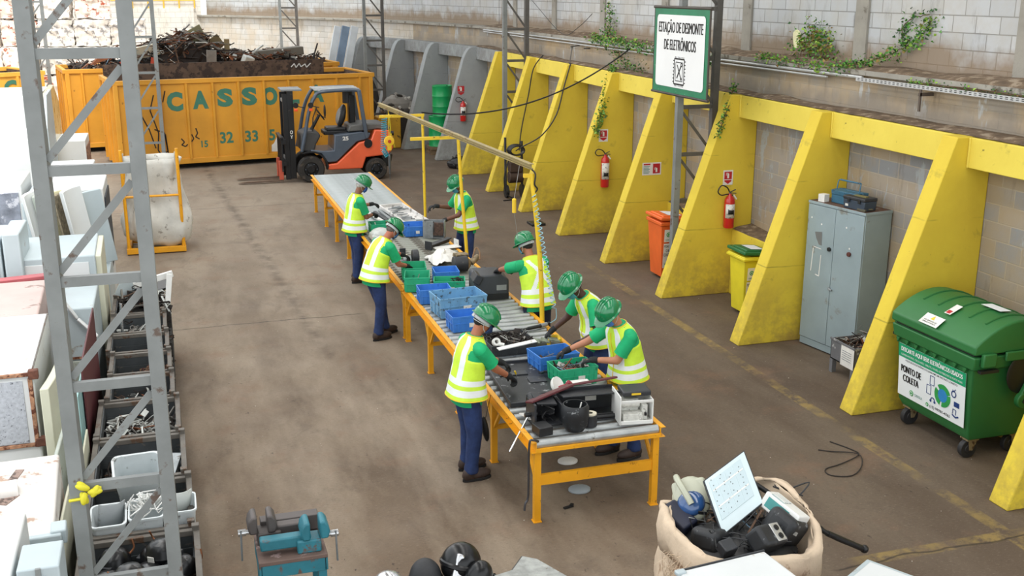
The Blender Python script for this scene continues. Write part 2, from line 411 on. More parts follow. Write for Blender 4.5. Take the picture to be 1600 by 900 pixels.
# (the wall steps down: the rail stands on its lower front kerb)
mRAIL = mat('railing_yellow', 'd9a93a', .5)
m = M(); m.bx(-3, 1.3, WY1-.25, WY1-.002, 0, 3.95); struct(m, 'trim_20', mBACK, origin=(0, 0, 0))
m = M(); m.tube([(-2.8, WY1-.12, 4.50), (1.4, WY1-.12, 4.50)], .03, 8); m.tube([(-2.8, WY1-.12, 4.25), (1.4, WY1-.12, 4.25)], .022, 8); m.build('rail', mRAIL, t)
for i in range(8): m = M(); m.tube([(-2.7+i*.58, WY1-.12, 3.95), (-2.7+i*.58, WY1-.12, 4.52)], .03, 8); m.build('post', mRAIL, t)

# ------------------------------------------------------------------ buttresses and the beam between their heads
BY = [7.36, 9.82, 12.45, 14.9, 17.25, 19.6, 22.05, 24.6, 27.2, 29.8, 32.4, 35.0, 37.3]
TH = .25
BL = {0: 'yellow sloping buttress cut off by the right edge, nearest the camera',
      1: 'yellow sloping buttress standing just behind the green wheeled container',
      2: 'yellow sloping buttress next to the left of the grey metal cabinet',
      3: 'yellow sloping buttress with the nearest fire extinguisher on its side',
      4: 'yellow sloping buttress with the wide red and white sign and no extinguisher',
      5: 'yellow sloping buttress with a vine at its head and an extinguisher on its side',
      6: 'yellow sloping buttress with a black hose hanging from its head',
      7: 'yellow sloping buttress behind the coiled black hose machine',
      8: 'farthest yellow sloping buttress, beside the first grey one',
      9: 'grey buttress with a small fire extinguisher, nearest of the grey ones',
      10: 'grey buttress behind the stacked green drums',
      11: 'grey buttress standing beside the grey rag heap at the container end',
      12: 'grey buttress behind the far grey lattice column',}
for i, y in enumerate(BY):
    m = M(); f = 7.18
    if i < 9: poly = [(f, 0), (8.698, 0), (8.698, 3.14), (8.22, 3.14)]
    else:     # the grey ones have a rounded head
        poly = [(f, 0), (8.698, 0), (8.698, 3.14), (8.26, 3.14), (8.16, 3.09), (8.08, 2.98), (8.0, 2.8)]
    if i > 9: m.T = bendT(i-10)[0] @ Matrix.Translation((0, -y+bendT(i-10)[1]-.05, 0))
    m.prism(poly, TH, (0, y+TH, 0))
    o = m.build('buttress', mYEL if i < 9 else mGRY, bevel=.012)
    tag(o, BL[i], 'buttress', 'yellow buttresses along the right wall' if i < 9 else 'grey buttresses at the far end of the wall')
for i in range(len(BY)):
    y0 = BY[i-1]+TH if i else 4.8; y1 = BY[i]
    m = M()
    if i > 9: m.T, y1 = bendT(i-10); y0 = .22; y1 -= .06
    m.bx(8.38, 8.698, y0+.002, y1-.002, 2.80, 3.135)
    m.bx(8.365, 8.385, y1-.03, y1-.004, 2.80, 3.135)
    o = m.build('trim_%d' % (30+i), mYELB if i < 9 else mGRY, bevel=.008); o['kind'] = 'structure'
# low plinth boxes between some of the buttresses
for i, (y0, y1, z) in enumerate([(BY[0]+TH, BY[1], 1.12), (BY[2]+TH, BY[3], 1.05), (BY[3]+TH, BY[4], 1.05)]):
    m = M(); m.bx(8.36, 8.71, y0+.002, y1-.002, 0, z); o = m.build('trim_%d' % (50+i), mYEL, bevel=.01); o['kind'] = 'structure'
    tag(dirt_strip(8.37, 8.70, y0+.01, y1-.01, z, .10, 'soil_strip'), ['pale dirt and litter on the plinth behind the green container',
        'dirt on the yellow plinth behind the yellow wheelie bin', 'dirt on the yellow plinth behind the sign column'][i], 'soil', kind='stuff')

# ------------------------------------------------------------------ lattice columns
def column(name_label, y, xa, xb, z1, step, diag='/', z0=0, zoff=0, w=.085, mm=None, grp=None, d=.10, dark=False):
    t = thing('lattice_column', name_label, 'column', ((xa+xb)/2, y, z0), 0, grp)
    ma = mm or mSTEEL; mb = mSTEELD if dark else ma
    for x, q in ((xa, ma), (xb, mb)):
        # C-shaped channel: web facing the camera, flanges behind
        m = M(); sgn = 1 if x == xa else -1
        m.bx(x-w/2, x+w/2, y, y+.008, z0, z1); m.bx(x-w/2, x-w/2+.008, y+.0081, y+d, z0, z1); m.bx(x+w/2-.008, x+w/2, y+.0081, y+d, z0, z1)
        m.build('chord', q, t)
    z = z0+zoff; rung = []
    while z < z1:
        rung.append(z); z += step
    for z in rung:
        m = M(); m.bx(xa+w/2, xb-w/2, y+.012, y+.02, z-.03, z+.03); m.bx(xa+w/2, xb-w/2, y+.0201, y+.055, z+.024, z+.03); m.build('rung', mb, t)
    for a, b in zip(rung[:-1], rung[1:]):
        p, q = ((xa+w/2, y+.03, a+.06), (xb-w/2, y+.03, b-.08)) if diag == '/' else ((xb-w/2, y+.03, a+.06), (xa+w/2, y+.03, b-.08))
        m = M(); m.bar(p, q, .045, .008, up=(0, 1, 0)); m.bar((p[0], p[1]+.015, p[2]), (q[0], q[1]+.015, q[2]), .006, .035, up=(0, 1, 0)); m.build('diagonal', mb, t)
    return t
LG = 'grey steel lattice columns'
column('large grey steel lattice column in the left foreground', 6.6, -.715, -.185, 8.9, .655, '/', 0, .42, grp=LG, d=.20)
column('grey lattice column behind the foreground one, beside the white bag stand', 29.75, -.80, -.17, 8.9, .90, '/', 0, .81, w=.10, grp=LG)
column('farthest left grey lattice column, in front of the pale bales', 37.0, -4.0, -3.42, 7.5, .8, '/', 0, .3, w=.10, grp=LG)
column('grey lattice column at the wall carrying the white and green sign', 15.35, 7.60, 8.20, 8.9, .74, chr(92), 0, .71, w=.10, grp=LG, dark=True)
column('grey lattice column rising between two yellow buttresses right of the drums', 25.35, 7.85, 8.40, 8.9, .74, chr(92), 0, .81, w=.10, grp=LG, dark=True)
column('grey lattice column behind the right end of the orange container', 34.3, 6.05, 6.62, 8.9, .76, chr(92), 0, .86, w=.09, grp=LG, dark=True)
column('thin grey lattice column above the scrap heap, left of the silver panels', 39.8, 4.05, 4.62, 8.9, .70, chr(92), 0, .55, w=.09, grp=LG, dark=True)
# ------------------------------------------------------------------ roller conveyor tables
mCY = mat('conveyor_yellow', 'e8a31c', .45, var=.08, dirt='7a4a1c', da=.635, ds=14)
mROL = mat('roller_zinc', 'a9adad', .38, .55, var=.2, vs=5, dirt='6b6760', da=.58, ds=5)
mROLD = mat('roller_dull', '8f9289', .5, .35, var=.2, vs=4, dirt='5d5950', da=.55, ds=4)
mSTK = mat('skid_black', '26241f', .8)
XL, XR = 2.90, 4.12
def conveyor(label, y0, y1, legs, pitch, r, mr, endbeam=False, shade=None):
    t = thing('roller_conveyor_table', label, 'conveyor table', ((XL+XR)/2, (y0+y1)/2, 0), 0, 'roller conveyor tables')
    for x, s in ((XL, 1), (XR, -1)):
        m = M()      # C channel, open side outwards
        m.bx(min(x, x+s*.006), max(x, x+s*.006), y0, y1, .70, .80); m.bx(min(x, x-s*.045), max(x, x-s*.045), y0, y1, .794, .80); m.bx(min(x, x-s*.045), max(x, x-s*.045), y0, y1, .70, .706)
        m.build('side_rail', mCY, t)
    for y in legs:
        for x, s in ((XL+.03, -1), (XR-.03, 1)):
            m = M(); m.bx(x-.03, x+.03, y-.03, y+.03, .0, .70); m.bx(x-.04, x+.04, y-.04, y+.04, 0, .008); m.build('leg', mCY, t)
            for q in (-1, 1):
                if y0 < y+q*.3 < y1:
                    m = M(); m.bar((x, y+q*.03, .40), (x, y+q*.30, .70), .03, .03, up=(1, 0, 0)); m.build('brace', mCY, t)
    for k, y in enumerate(legs):
        m = M(); h = .10 if (endbeam and k == 0) else .045
        m.bx(XL+.06, XR-.06, y-.018, y+.018, .36, .36+h); m.build('cross_beam', mCY, t)
    for ya in (y0, y1-.04): m = M(); m.bx(XL+.006, XR-.006, ya, ya+.04, .70, .735); m.build('end_plate', mCY, t)
    n = int((y1-y0-.06)/pitch); proto = None
    for i in range(n+1):
        y = y0 + .06 + i*pitch
        if y > y1-.05: break
        if proto is None:
            m = M(); m.cyl((XL+.012, y, .762), (XR-.012, y, .762), r, n=14); proto = m.build('roller', mr, t, sharp=60)
        else:
            c = proto.copy(); COL.objects.link(c); c.location = (0, y-(y0+.06), 0)
    return t
conveyor('near roller conveyor table holding the blue tubs and the white machine at its end', 8.44, 14.05, [8.50, 9.86, 11.26, 12.66, 14.0], .157, .043, mROL, True)
conveyor('middle roller conveyor table with the loose metal brackets and clear plastic bag', 14.10, 17.62, [14.16, 15.8, 17.5], .135, .043, mROLD)
conveyor('far roller conveyor table, mostly empty, ending near the forklift', 17.68, 23.55, [17.76, 19.0, 20.42, 21.84, 23.4], .118, .052, mat('roller_pale', 'a2a9aa', .42, .45, var=.12, vs=5, dirt='7c7a74', da=.6, ds=4))

# gantry poles, arms and tool rail over the right edge of the tables
mPY = mat('gantry_yellow', 'e6c02a', .5, var=.08, dirt='6a4a20', da=.62, ds=11)
PB = [(18.2, [(4.165, 18.2, 0), (4.165, 18.2, .8), (4.15, 18.2, 2.64)], 3.47, .024, 'yellow gantry post farthest along the conveyor, beside the blue tub'),
      (15.55, [(4.20, 15.52, 0), (4.19, 15.52, .8), (4.13, 15.55, 1.7), (4.08, 15.55, 2.60)], 3.42, .026, 'bent yellow gantry post in front of the worker on the far right side'),
      (12.0, [(4.175, 11.95, 0), (4.17, 11.95, .8), (4.14, 11.97, 1.6), (4.04, 12.0, 2.60)], 4.0, .030, 'nearest yellow gantry post, in front of the worker with the crossed vest back')]
for y, pts, xa, r, lb in PB:
    t = thing('gantry_post', lb, 'post', (pts[0][0], pts[0][1], 0), 0, 'yellow gantry posts')
    m = M(); m.tube(smoothpts(pts, 3), r, 10); m.build('pole', mPY, t)
    m = M(); m.lathe([(.075, 0), (.075, .012), (r+.004, .014)], pts[0], 14); m.build('foot_plate', mPY, t)
    m = M(); p = pts[-1]; m.bar((p[0]+.03, p[1], p[2]-.02), (xa-.06, p[1], p[2]-.02), .04, .045, up=(0, 0, 1)); m.build('arm', mPY, t)
m = M(); a, b = V((3.62, 19.35, 2.68)), V((4.02, 11.95, 2.665)); m.bar(a, b, .045, .012); m.bar(a+V((0, 0, .03)), b+V((0, 0, .03)), .010, .040); m.bar(a+V((0, 0, .055)), b+V((0, 0, .055)), .06, .008)
tag(m.build('tool_rail', mat('tool_rail_brownish', '9a8a5a', .5, .2, dirt='6d5636', da=.55, ds=3)), 'long thin steel tool rail running over the conveyor on the yellow posts', 'rail')
# trolley with hanging air screwdriver
mBLK = mat('black_plastic', '1b1c1e', .45, var=.25, vs=5, dirt='4a4641', da=.66, ds=9)
mCYAN = mat('cyan_hose', '4fb0c4', .4)
t = thing('hanging_air_tool', 'air screwdriver on a yellow spring balancer hanging from the tool rail', 'tool', (3.72, 18.7, 1.45))
X = 3.66
m = M(); m.tube([(X, 18.7, 2.68), (X, 18.7, 2.2)], .006, 6); m.build('hook_strap', mPY, t)
m = M(); m.lathe([(.01, -.035), (.085, -.03), (.095, 0), (.085, .03), (.01, .035)], (X, 18.7, 2.13), 18, rot(90)); m.box((X, 18.7, 2.02), (.07, .05, .1)); b_ = m.build('balancer', mat('balancer_yellow', 'e8b81e', .4), t)
m = M(); m.lathe([(.03, 0), (.03, .01)], (X, 18.655, 2.13), 12, rot(90)); m.build('balancer_hub', mat('hub_red', 'b3301d', .5), b_)
m = M(); m.cyl((X, 18.7, 2.0), (X, 18.7, 1.9), .004, n=6); m.cyl((X, 18.7, 1.9), (X, 18.7, 1.86), .018, .026, 12); m.cyl((X, 18.7, 1.86), (X, 18.7, 1.66), .026, n=12); m.cyl((X, 18.7, 1.66), (X, 18.7, 1.55), .02, .012, 12); m.cyl((X, 18.7, 1.55), (X, 18.7, 1.45), .005, n=6)
m.build('driver_body', mat('tool_steel', '5d6063', .35, .7), t)
def coil(m, a, b, r, turns, wr, n=14):
    a = V(a); b = V(b); f = fr(b-a); P = []
    for i in range(turns*n+1):
        t_ = i/(turns*n); g = 2*pi*i/n; P.append(a.lerp(b, t_) + (f.col[0]*cos(g)+f.col[1]*sin(g))*r)
    m.tube(P, wr, 5); return m
m = M(); coil(m, (X-.06, 18.74, 2.58), (X-.10, 18.74, 1.98), .045, 16, .007); coil(m, (X-.10, 18.74, 1.98), (X-.03, 18.74, 1.86), .04, 5, .010)
m.build('coiled_hose', mat('teal_hose', '2c8fa0', .4), t)
m = M(); m.tube([(X+.02, 18.75, 2.6), (X+.05, 18.8, 2.35), (X+.03, 18.8, 2.1), (X+.06, 18.8, 2.25), (X+.12, 18.8, 2.0)], .008, 6); m.build('yellow_hose', mat('yellow_tube', 'e0d032', .5), t)
# second, lying tool with its long coiled hose
t = thing('air_ratchet', 'black air ratchet lying across the rail end, fed by a cyan coiled hose', 'tool', (3.95, 11.6, .815))
m = M(); m.cyl((3.66, 11.50, .828), (3.86, 11.56, .835), .012, .018, 10); m.cyl((3.86, 11.56, .835), (4.02, 11.60, .838), .022, n=12); m.cyl((4.02, 11.60, .838), (4.16, 11.66, .842), .024, .020, 12); m.build('ratchet_body', mat('gun_metal', '3a3c3e', .35, .6), t)
m = M(); m.cyl((4.03, 11.605, .838), (4.12, 11.645, .84), .026, n=12); m.build('grip', mat('grip_grey', '8b8f92', .5), t)
m = M(); coil(m, (4.06, 11.98, 2.36), (4.24, 11.72, 1.0), .026, 24, .0050, 10); m.tube(smoothpts([(4.265, 11.72, 1.0), (4.27, 11.72, .88), (4.22, 11.72, .84), (4.16, 11.66, .842)]), .0055, 6); m.build('coiled_hose', mat('pale_cyan_hose', '8fc0cf', .4), t)
m = M(); m.tube(smoothpts([(4.03, 12.0, 2.66), (4.07, 11.95, 2.6), (4.06, 11.95, 2.48), (4.10, 11.96, 2.42), (4.06, 11.98, 2.36)]), .010, 6); m.build('feed_hose', mBLK, t)
t = thing('spring_balancer', 'small yellow wire balancer hanging over the worker with the crossed vest back', 'balancer', (3.92, 12.3, 2.1))
m = M(); m.cyl((3.92, 12.3, 2.08), (3.92, 12.3, 2.24), .026, n=12); m.ell((3.92, 12.3, 2.24), (.026, .026, .02)); m.build('balancer_body', mPY, t, bevel=.003)
m = M(); m.cyl((3.92, 12.3, 2.25), (3.985, 12.3, 2.655), .003, n=5); m.cyl((3.92, 12.3, 2.08), (3.97, 12.3, 1.76), .003, n=5); m.build('wire', mat('wire_grey', 'a8a8a8', .4, .6), t)
m = M(); m.tube(leaf_curve((8.60, 19.62, 3.60), (4.15, 18.24, 2.66), .42, 24), .014, 6)
tag(m.build('black_cable', mBLK), 'long sagging black cable from the high ledge down to the conveyor gantry', 'cable')

# ------------------------------------------------------------------ waste containers
mOR = mat('container_orange', 'cf922a', .55, var=.10, vs=1.2, dirt='5a3a1c', da=.66, ds=7)
mOR2 = mat('container_orange_pale', 'e6ad45', .55, var=.10, vs=1.2, dirt='6a4a22', da=.66, ds=6)
mRUST = mat('container_inside', '5a4638', .85, var=.3, vs=3, dirt='3a2c24', da=.5, ds=4)
mGRN = mat('stencil_green', '3c7560', .6, var=.1, dirt='b98a2a', da=.66, ds=14)
def container(label, A, ang, L, W_, H_, mo, z0=.14, nr=10):
    t = thing('waste_container', label, 'container', (A[0], A[1], 0), ang, 'orange roll-off containers')
    T = Matrix.Translation((A[0], A[1], 0)) @ Matrix.Rotation(ang, 4, 'Z')
    def mk(): m = M(); m.T = T; return m
    m = mk(); m.bx(.0, L, .0, .05, z0, H_); m.bx(0, L, W_-.05, W_, z0, H_); m.bx(L-.05, L, .05, W_-.05, z0, H_); m.bx(0, .05, .05, W_-.05, z0, H_)
    m.build('wall_panels', mo, t)
    m = mk(); m.bx(.05, L-.05, .05, .056, z0+.1, H_-.02); m.bx(.05, L-.05, W_-.056, W_-.05, z0+.1, H_-.02); m.bx(.05, .056, .06, W_-.06, z0+.1, H_-.02); m.bx(L-.056, L-.05, .06, W_-.06, z0+.1, H_-.02); m.bx(.05, L-.05, .05, W_-.05, z0, z0+.08)
    m.build('inner_lining', mRUST, t)
    m = mk()
    for y in (-.05, W_-.06): m.bx(-.06, L+.06, y, y+.11, H_-.09, H_+.03)
    for x in (-.06, L-.05): m.bx(x, x+.11, .06, W_-.06, H_-.09, H_+.03)
    m.build('top_rim', mo, t, bevel=.01)
    m = mk()
    for y in (-.04, W_-.05): m.bx(-.02, L+.02, y, y+.09, z0, z0+.14)
    m.build('bottom_rail', mo, t, bevel=.01)
    for i in range(nr+1):
        x = .46+.69*i-.035
        if x > L-.1: break
        m = mk(); m.prism([(x-.01, 0), (x+.08, 0), (x+.06, -.07), (x+.01, -.07)], H_-.22-z0, (0, 0, z0+.13), ((1, 0, 0), (0, 1, 0))); m.build('rib', mo, t)
    for y in (.15, .85, 1.55, W_-.2):   # end ribs
        m = mk(); m.bx(-.08, 0, y-.05, y+.05, z0, H_-.09); m.build('rib', mo, t)
    for y in (.35, W_-.5):
        m = mk(); m.bx(.2, L-.2, y, y+.15, 0, z0); m.build('skid', mSTK, t)
    for x in (.0, L-.12):
        m = mk(); m.bx(x, x+.12, -.07, .0, z0, H_-.09); m.build('corner_post', mo, t, bevel=.01)
    return t, T
CA = atan2(.155, .988)
tc, TC = container('long open orange waste container with green letters, directly behind the forklift', (-1.3, 30.1), CA, 7.05, 2.45, 2.36, mOR)
m = M(); m.T = TC; m.bx(.06, 6.35, 2.36, 2.40, 2.2, 2.66); m.build('brown_back_board', mRUST, tc)
u_ = V((cos(CA), sin(CA), 0)); F = Face((-1.3, 30.1, 0), u_)
m = M()
for ch, u, v, h in (('C', 1.53, 1.59, .44), ('A', 2.2, 1.62, .42), ('S', 2.85, 1.65, .42), ('S', 3.51, 1.66, .42), ('O', 4.08, 1.64, .42), ('L', 4.72, 1.64, .40), ('A', 5.40, 1.66, .42)): F.text(m, ch, u, v, h, .42 if ch != 'L' else .32, .06)
m.build('stencil_name', mGRN, tc, sharp=180)
m = M()
for tx, u, v, h, wd in (('15', 2.21, .56, .17, .18), ('32', 2.82, .64, .29, .36), ('33', 3.51, .64, .29, .36), ('5', 4.08, .64, .29, .17)): F.text(m, tx, u, v, h, wd, .03)
m.build('stencil_number', mGRN, tc, sharp=180)
m = M()   # black graffiti strokes on the left panels
for P in ([(.42, 2.0), (.38, 1.5), (.55, 1.0), (.42, .7), (.40, .5), (.52, .42)], [(.5, 2.0), (.62, 1.45), (.82, 1.0), (.95, .5)], [(1.0, 1.9), (.88, 1.5), (1.05, .9), (1.0, .45), (1.12, .25)], [(.95, 1.0), (1.2, .9), (1.25, .4), (1.05, .3)], [(1.30, 2.0), (1.22, 1.7)],
          [(1.62, .72), (1.70, .62), (1.62, .55), (1.72, .50), (1.78, .56)], [(1.9, .82), (1.95, .70), (1.88, .62)], [(2.02, .98), (2.06, .84), (2.0, .75), (2.10, .68)], [(1.22, .86), (1.26, .30)]): F.line(m, [(x, y+.1) for x, y in P], .032, .003)
m.build('graffiti', mat('graffiti_black', '2a2320', .8), tc)
m = M(); F.poly(m, [(4.04, .32), (4.34, .30), (4.36, .60), (4.25, .62), (4.22, .74), (4.12, .55), (4.05, .5)], .003); m.build('white_paint_smear', mat('smear_white', 'd8d6d0', .8), tc)
t2, T2 = container('second orange container heaped with scrap, behind the lettered one', (-2.75, 34.3), CA, 8.2, 2.4, 2.40, mOR, nr=12)
t3, T3 = container('pale orange container at the far left with one green letter showing', (-8.0, 31.72), R(29.4), 5.35, 2.4, 2.38, mOR2)
F = Face((-3.35, 34.35, 0), (.87, .49, 0)); F.o = V((-3.35+.0, 34.35-.02, 0)); m = M(); F.text(m, 'C', -.93, 1.72, .46, .42, .045, .012); m.build('stencil_letter', mGRN, t3, sharp=180)

# scrap heaped in the container: uncountable
mSCR = [mat('scrap_dark', '2d2622', .8, .3, var=.4, vs=2), mat('scrap_brown', '5b4434', .8, .2, var=.3, vs=2), mat('scrap_grey', '7d7a74', .6, .4, var=.3, vs=2), mat('scrap_rust', '7e4a2c', .85, .1, var=.3, vs=2), mat('scrap_red', 'a5432f', .6), mat('scrap_pale', 'bfc2bd', .6), mat('scrap_blue', '6f8fa6', .6)]
def scrap(m, x0, x1, y0, y1, zf, n, rnd, wts=(30, 34, 18, 12, 2, 3, 1), sc=1.0, zmin=None):
    ids = [i for i, w_ in enumerate(wts) for _ in range(w_)]
    for i in range(n):
        x = rnd.uniform(x0, x1); y = rnd.uniform(y0, y1); z = zf(x, y)*rnd.uniform(.75, 1.0)+rnd.uniform(-.05, .05)*sc
        a = rnd.uniform(0, pi); e = rnd.gauss(0, .35); L = rnd.uniform(.25, 1.0)*sc
        d = V((cos(a)*cos(e), sin(a)*cos(e), sin(e))); k = rnd.choice(ids); c = V((x, y, z)); q = rnd.random()
        for s_ in (-1, 1):
            p = c+d*L/2*s_
        lo = min((c+d*L/2).z, (c-d*L/2).z)
        if zmin is not None and lo < zmin: c.z += zmin-lo+.01
        pa, pb = c-d*L/2, c+d*L/2
        for p in (pa, pb): p.x = min(max(p.x, x0), x1); p.y = min(max(p.y, y0), y1)
        if (pb-pa).length < .05*sc: continue
        if q < .38: m.bar(pa, pb, rnd.uniform(.02, .06)*sc, rnd.uniform(.01, .05)*sc, k, up=(rnd.random(), rnd.random(), 1))
        elif q < .66: m.tube([pa, (pa+pb)/2+V((rnd.uniform(-.1, .1), rnd.uniform(-.1, .1), rnd.uniform(-.02, .12)))*L, pb], rnd.uniform(.006, .022)*sc, 5, k)
        elif q < .86: m.box((pa+pb)/2, (rnd.uniform(.1, .4)*sc, rnd.uniform(.08, .3)*sc, .012*sc), rot(rnd.uniform(-50, 50), rnd.uniform(-50, 50), rnd.uniform(0, 180)), k)
        else:
            r = rnd.uniform(.06, .16)*sc; m.tube([(pa+pb)/2+V((cos(g)*r, sin(g)*r*.5, sin(g*2+i)*r*.4+r*.3)) for g in [j*.7 for j in range(10)]], .012*sc, 5, k)
    return m
rnd = random.Random(3)
m = M(); m.T = T2
hf = lambda x, y: 2.42 + .36*math.exp(-((x-1.9)/1.0)**2) + 1.0*math.exp(-((x-3.75)/1.15)**2) + .30*math.exp(-((x-6.4)/1.3)**2) + .08*sin(x*5)
P = []; nx, ny = 50, 12
for i in range(nx+1):
    for j in range(ny+1):
        x = .12+7.9*i/nx; y = .12+2.15*j/ny; k = min(1, j/3, (ny-j)/3); P.append((x, y, (hf(x, y)-.34)*k + 2.0*(1-k) + noise.noise(V((x*3, y*3, 0)))*.1))
m.add(P, [(i*(ny+1)+j, (i+1)*(ny+1)+j, (i+1)*(ny+1)+j+1, i*(ny+1)+j+1) for i in range(nx) for j in range(ny)], 0)
scrap(m, .25, 7.9, .2, 2.1, hf, 1300, rnd, zmin=1.9)
for k in range(150):      # long thin rods and wires standing out of the heap
    x = rnd.gauss(3.6, 1.5); x = min(max(x, .5), 7.5); y = rnd.uniform(.2, 1.6); z = hf(x, y)-.1; a = rnd.uniform(0, 2*pi); L = rnd.uniform(.4, 1.1); e = rnd.uniform(-.15, .6)
    p = V((x, y, z)); d = V((cos(a)*L*cos(e), sin(a)*L*.5, abs(sin(e))*L*.5)); m.tube([p-d*.4, p+V((0, 0, .04)), p+d*.6], .011, 5, rnd.choice((1, 1, 2, 3, 0)))
o = m.build('scrap_metal_heap', mSCR); tag(o, 'tangled heap of dark and rusty scrap metal overflowing the second orange container', 'scrap', kind='stuff')
def single(name, m, mats, label, cat, group=None, **k): return tag(m.build(name, mats, **k), label, cat, group)
def TP(x, y, z): return T2 @ V((x, y, z))
m = M(); m.box(TP(4.02, .8, 3.27), (.42, .035, .62), Matrix.Rotation(R(-28), 3, 'Y') @ rot(15, 0, 10)); single('steel_plate', m, mat('plate_olive', '8a8464', .7, .2), 'olive steel plate standing tilted on top of the scrap heap', 'plate', bevel=.004)
m = M(); m.box(TP(4.55, .7, 3.08), (.34, .04, .42), rot(12, -35, 5)); single('steel_plate', m, mat('plate_brown', '77684a', .8), 'brown steel plate leaning on the right slope of the scrap heap', 'plate', bevel=.004)
m = M(); m.box(TP(4.86, .7, 2.98), (.15, .12, .40), rot(5, 0, 5)); single('steel_post', m, mat('plate_brown2', '8c7b58', .8), 'short olive box section standing in the scrap heap', 'post', bevel=.006)
m = M(); m.bar(TP(3.5, .4, 3.46), TP(4.7, .4, 2.82), .10, .07); single('steel_bar', m, mSCR[2], 'long grey bar sloping down the right side of the scrap heap', 'bar', bevel=.006)
m = M(); m.bar(TP(5.2, .25, 2.52), TP(5.95, .5, 2.98), .06, .05); single('steel_bar', m, mSCR[5], 'thin pale bar sticking up over the right of the scrap heap', 'bar', bevel=.006)
m = M(); m.box(TP(4.25, .15, 2.62), (.30, .08, .52), rot(4, 3, 0)); single('steel_plate', m, mSCR[2], 'dark grey upright plate low in the middle of the scrap heap', 'plate', bevel=.006)
m = M(); m.box(TP(5.35, .12, 2.55), (.34, .22, .26), rot(20, 15, 30)); single('metal_bucket', m, mSCR[5], 'pale crumpled metal box low on the right part of the scrap heap', 'box', bevel=.03)
m = M(); m.box(TP(6.55, .9, 2.72), (1.5, .5, .26), rot(0, -4, 12)); single('steel_tank', m, mat('plate_dull', '6f6a60', .7, .2), 'flat dull steel tank at the right end of the scrap heap', 'tank', bevel=.02)
m = M(); m.bar(TP(7.55, .6, 2.45), TP(7.75, .6, 3.0), .08, .03); single('slotted_strip', m, mSCR[0], 'dark slotted strip standing at the far right of the scrap heap', 'strip')
m = M(); m.box(TP(2.35, .5, 2.86), (.85, .04, .42), rot(35, -12, 0)); single('painted_panel', m, mat('panel_cream', 'cfc9b4', .6, dirt='5c8f9a', da=.6, ds=4), 'cream and blue panel beside the foreground column, on the scrap heap', 'panel')
m = M(); m.box(TP(2.5, .12, 2.50), (.14, .03, .42), rot(10, 10, 0)); single('red_bracket', m, mSCR[4], 'small red bracket standing in the scrap near the left rim', 'bracket')
m = M(); m.prism([(0, 0), (.85, .18), (.80, .42), (.25, .22)], .5, T2 @ V((.8, .9, 2.50)), ((.96, .1, .1), (0, 0, 1))); single('rusty_sheet', m, mSCR[3], 'folded rust-orange sheet at the left end of the scrap heap', 'sheet', bevel=.01)
Fg = Face(TC @ V((0, 2.358, .33)), u_); m = M(); Fg.line(m, [(5.35, 2.12), (5.45, 2.22), (5.5, 2.10), (5.6, 2.22), (5.65, 2.12), (5.78, 2.2), (5.82, 2.1), (5.95, 2.22)], .03, .002); m.build('white_scrawl', mat('smear_white', 'd8d6d0', .8), tc)

# ------------------------------------------------------------------ forklift
FY = 27.15   # near side
mFO = mat('forklift_orange', 'e2613a', .35, var=.06, dirt='8a3d24', da=.68, ds=8, coat=.3)
mFG = mat('forklift_grey_blue', '4a5563', .4, var=.1, coat=.2)
mTY = mat('tyre_rubber', '2a2826', .85, var=.2, dirt='4a423a', da=.55, ds=9)
mFD = mat('mast_black', '1c1d20', .45, .3, var=.2, dirt='4d4740', da=.65, ds=8)
t = thing('forklift', 'orange and grey forklift parked in front of the orange container', 'forklift', (4.1, FY+.6, 0))
def fx(m, poly, y0, y1, mi=0): return m.prism(poly, y1-y0, (0, y1, 0), mi=mi)      # polygon in (X, z), from y0 to y1
for x, r in ((3.33, .335), (4.98, .275)):
    for y in (FY, FY+.98):
        m = M(); w_ = .24
        m.lathe([(r*.55, 0), (r*.9, 0), (r, .04), (r, w_-.04), (r*.9, w_), (r*.55, w_), (r*.55, 0)], (x, y+w_, r), 28, rot(90), cap=False)
        tt = m.build('tyre', mTY, t, sharp=50)
        m = M(); m.lathe([(.02, 0), (r*.25, 0), (r*.25, .03), (r*.35, .05), (r*.5, .05), (r*.58, .012), (r*.58, .2), (.02, .2)], (x, y+.01, r), 24, rot(-90)); hb = m.build('wheel_hub', mFD, tt)
        m = M()
        for k in range(6): a = k*pi/3; m.cyl((x+cos(a)*r*.42, y+.012, r+sin(a)*r*.42), (x+cos(a)*r*.42, y+.03, r+sin(a)*r*.42), .014, n=8)
        m.build('wheel_bolt', mFG, tt)
m = M(); fx(m, [(3.75, .30), (4.62, .30), (4.72, .58), (5.30, .62), (5.42, .78), (5.42, 1.08), (5.32, 1.24), (4.96, 1.26), (4.86, 1.02), (4.55, .96), (3.98, .46), (3.75, .44)], FY+.02, FY+1.2); m.build('body_frame', mFO, t, bevel=.03, seg=3)
m = M(); fx(m, [(3.32, .74), (3.60, .72), (3.75, .48), (3.98, .5), (4.5, .98), (4.80, 1.04), (4.86, 1.18), (4.6, 1.22), (3.95, 1.16), (3.92, .78), (3.62, .78), (3.35, .82)], FY+.05, FY+1.17); m.build('side_cover', mFG, t, bevel=.02)
m = M(); m.bx(4.02, 4.12, FY+.04, FY+.051, .9, .98); Fk = Face((0, FY+.045, 0), (1, 0, 0)); m = M(); Fk.text(m, '25', 4.22, 1.03, .09, .15, .04); m.build('model_number', mat('decal_white', 'd9d9d6', .5), t, sharp=180)
m = M(); m.lathe([(.012, 0), (.10, 0), (.105, .02), (.10, .03)], (4.78, FY+.02, 1.02-.09), 16, rot(90), sy=1.1); m.build('fuel_flap', mFD, t)
m = M(); fx(m, [(5.20, .30), (5.36, .32), (5.42, .62), (5.12, .62)], FY+.1, FY+1.1); m.build('counterweight', mFD, t, bevel=.03)
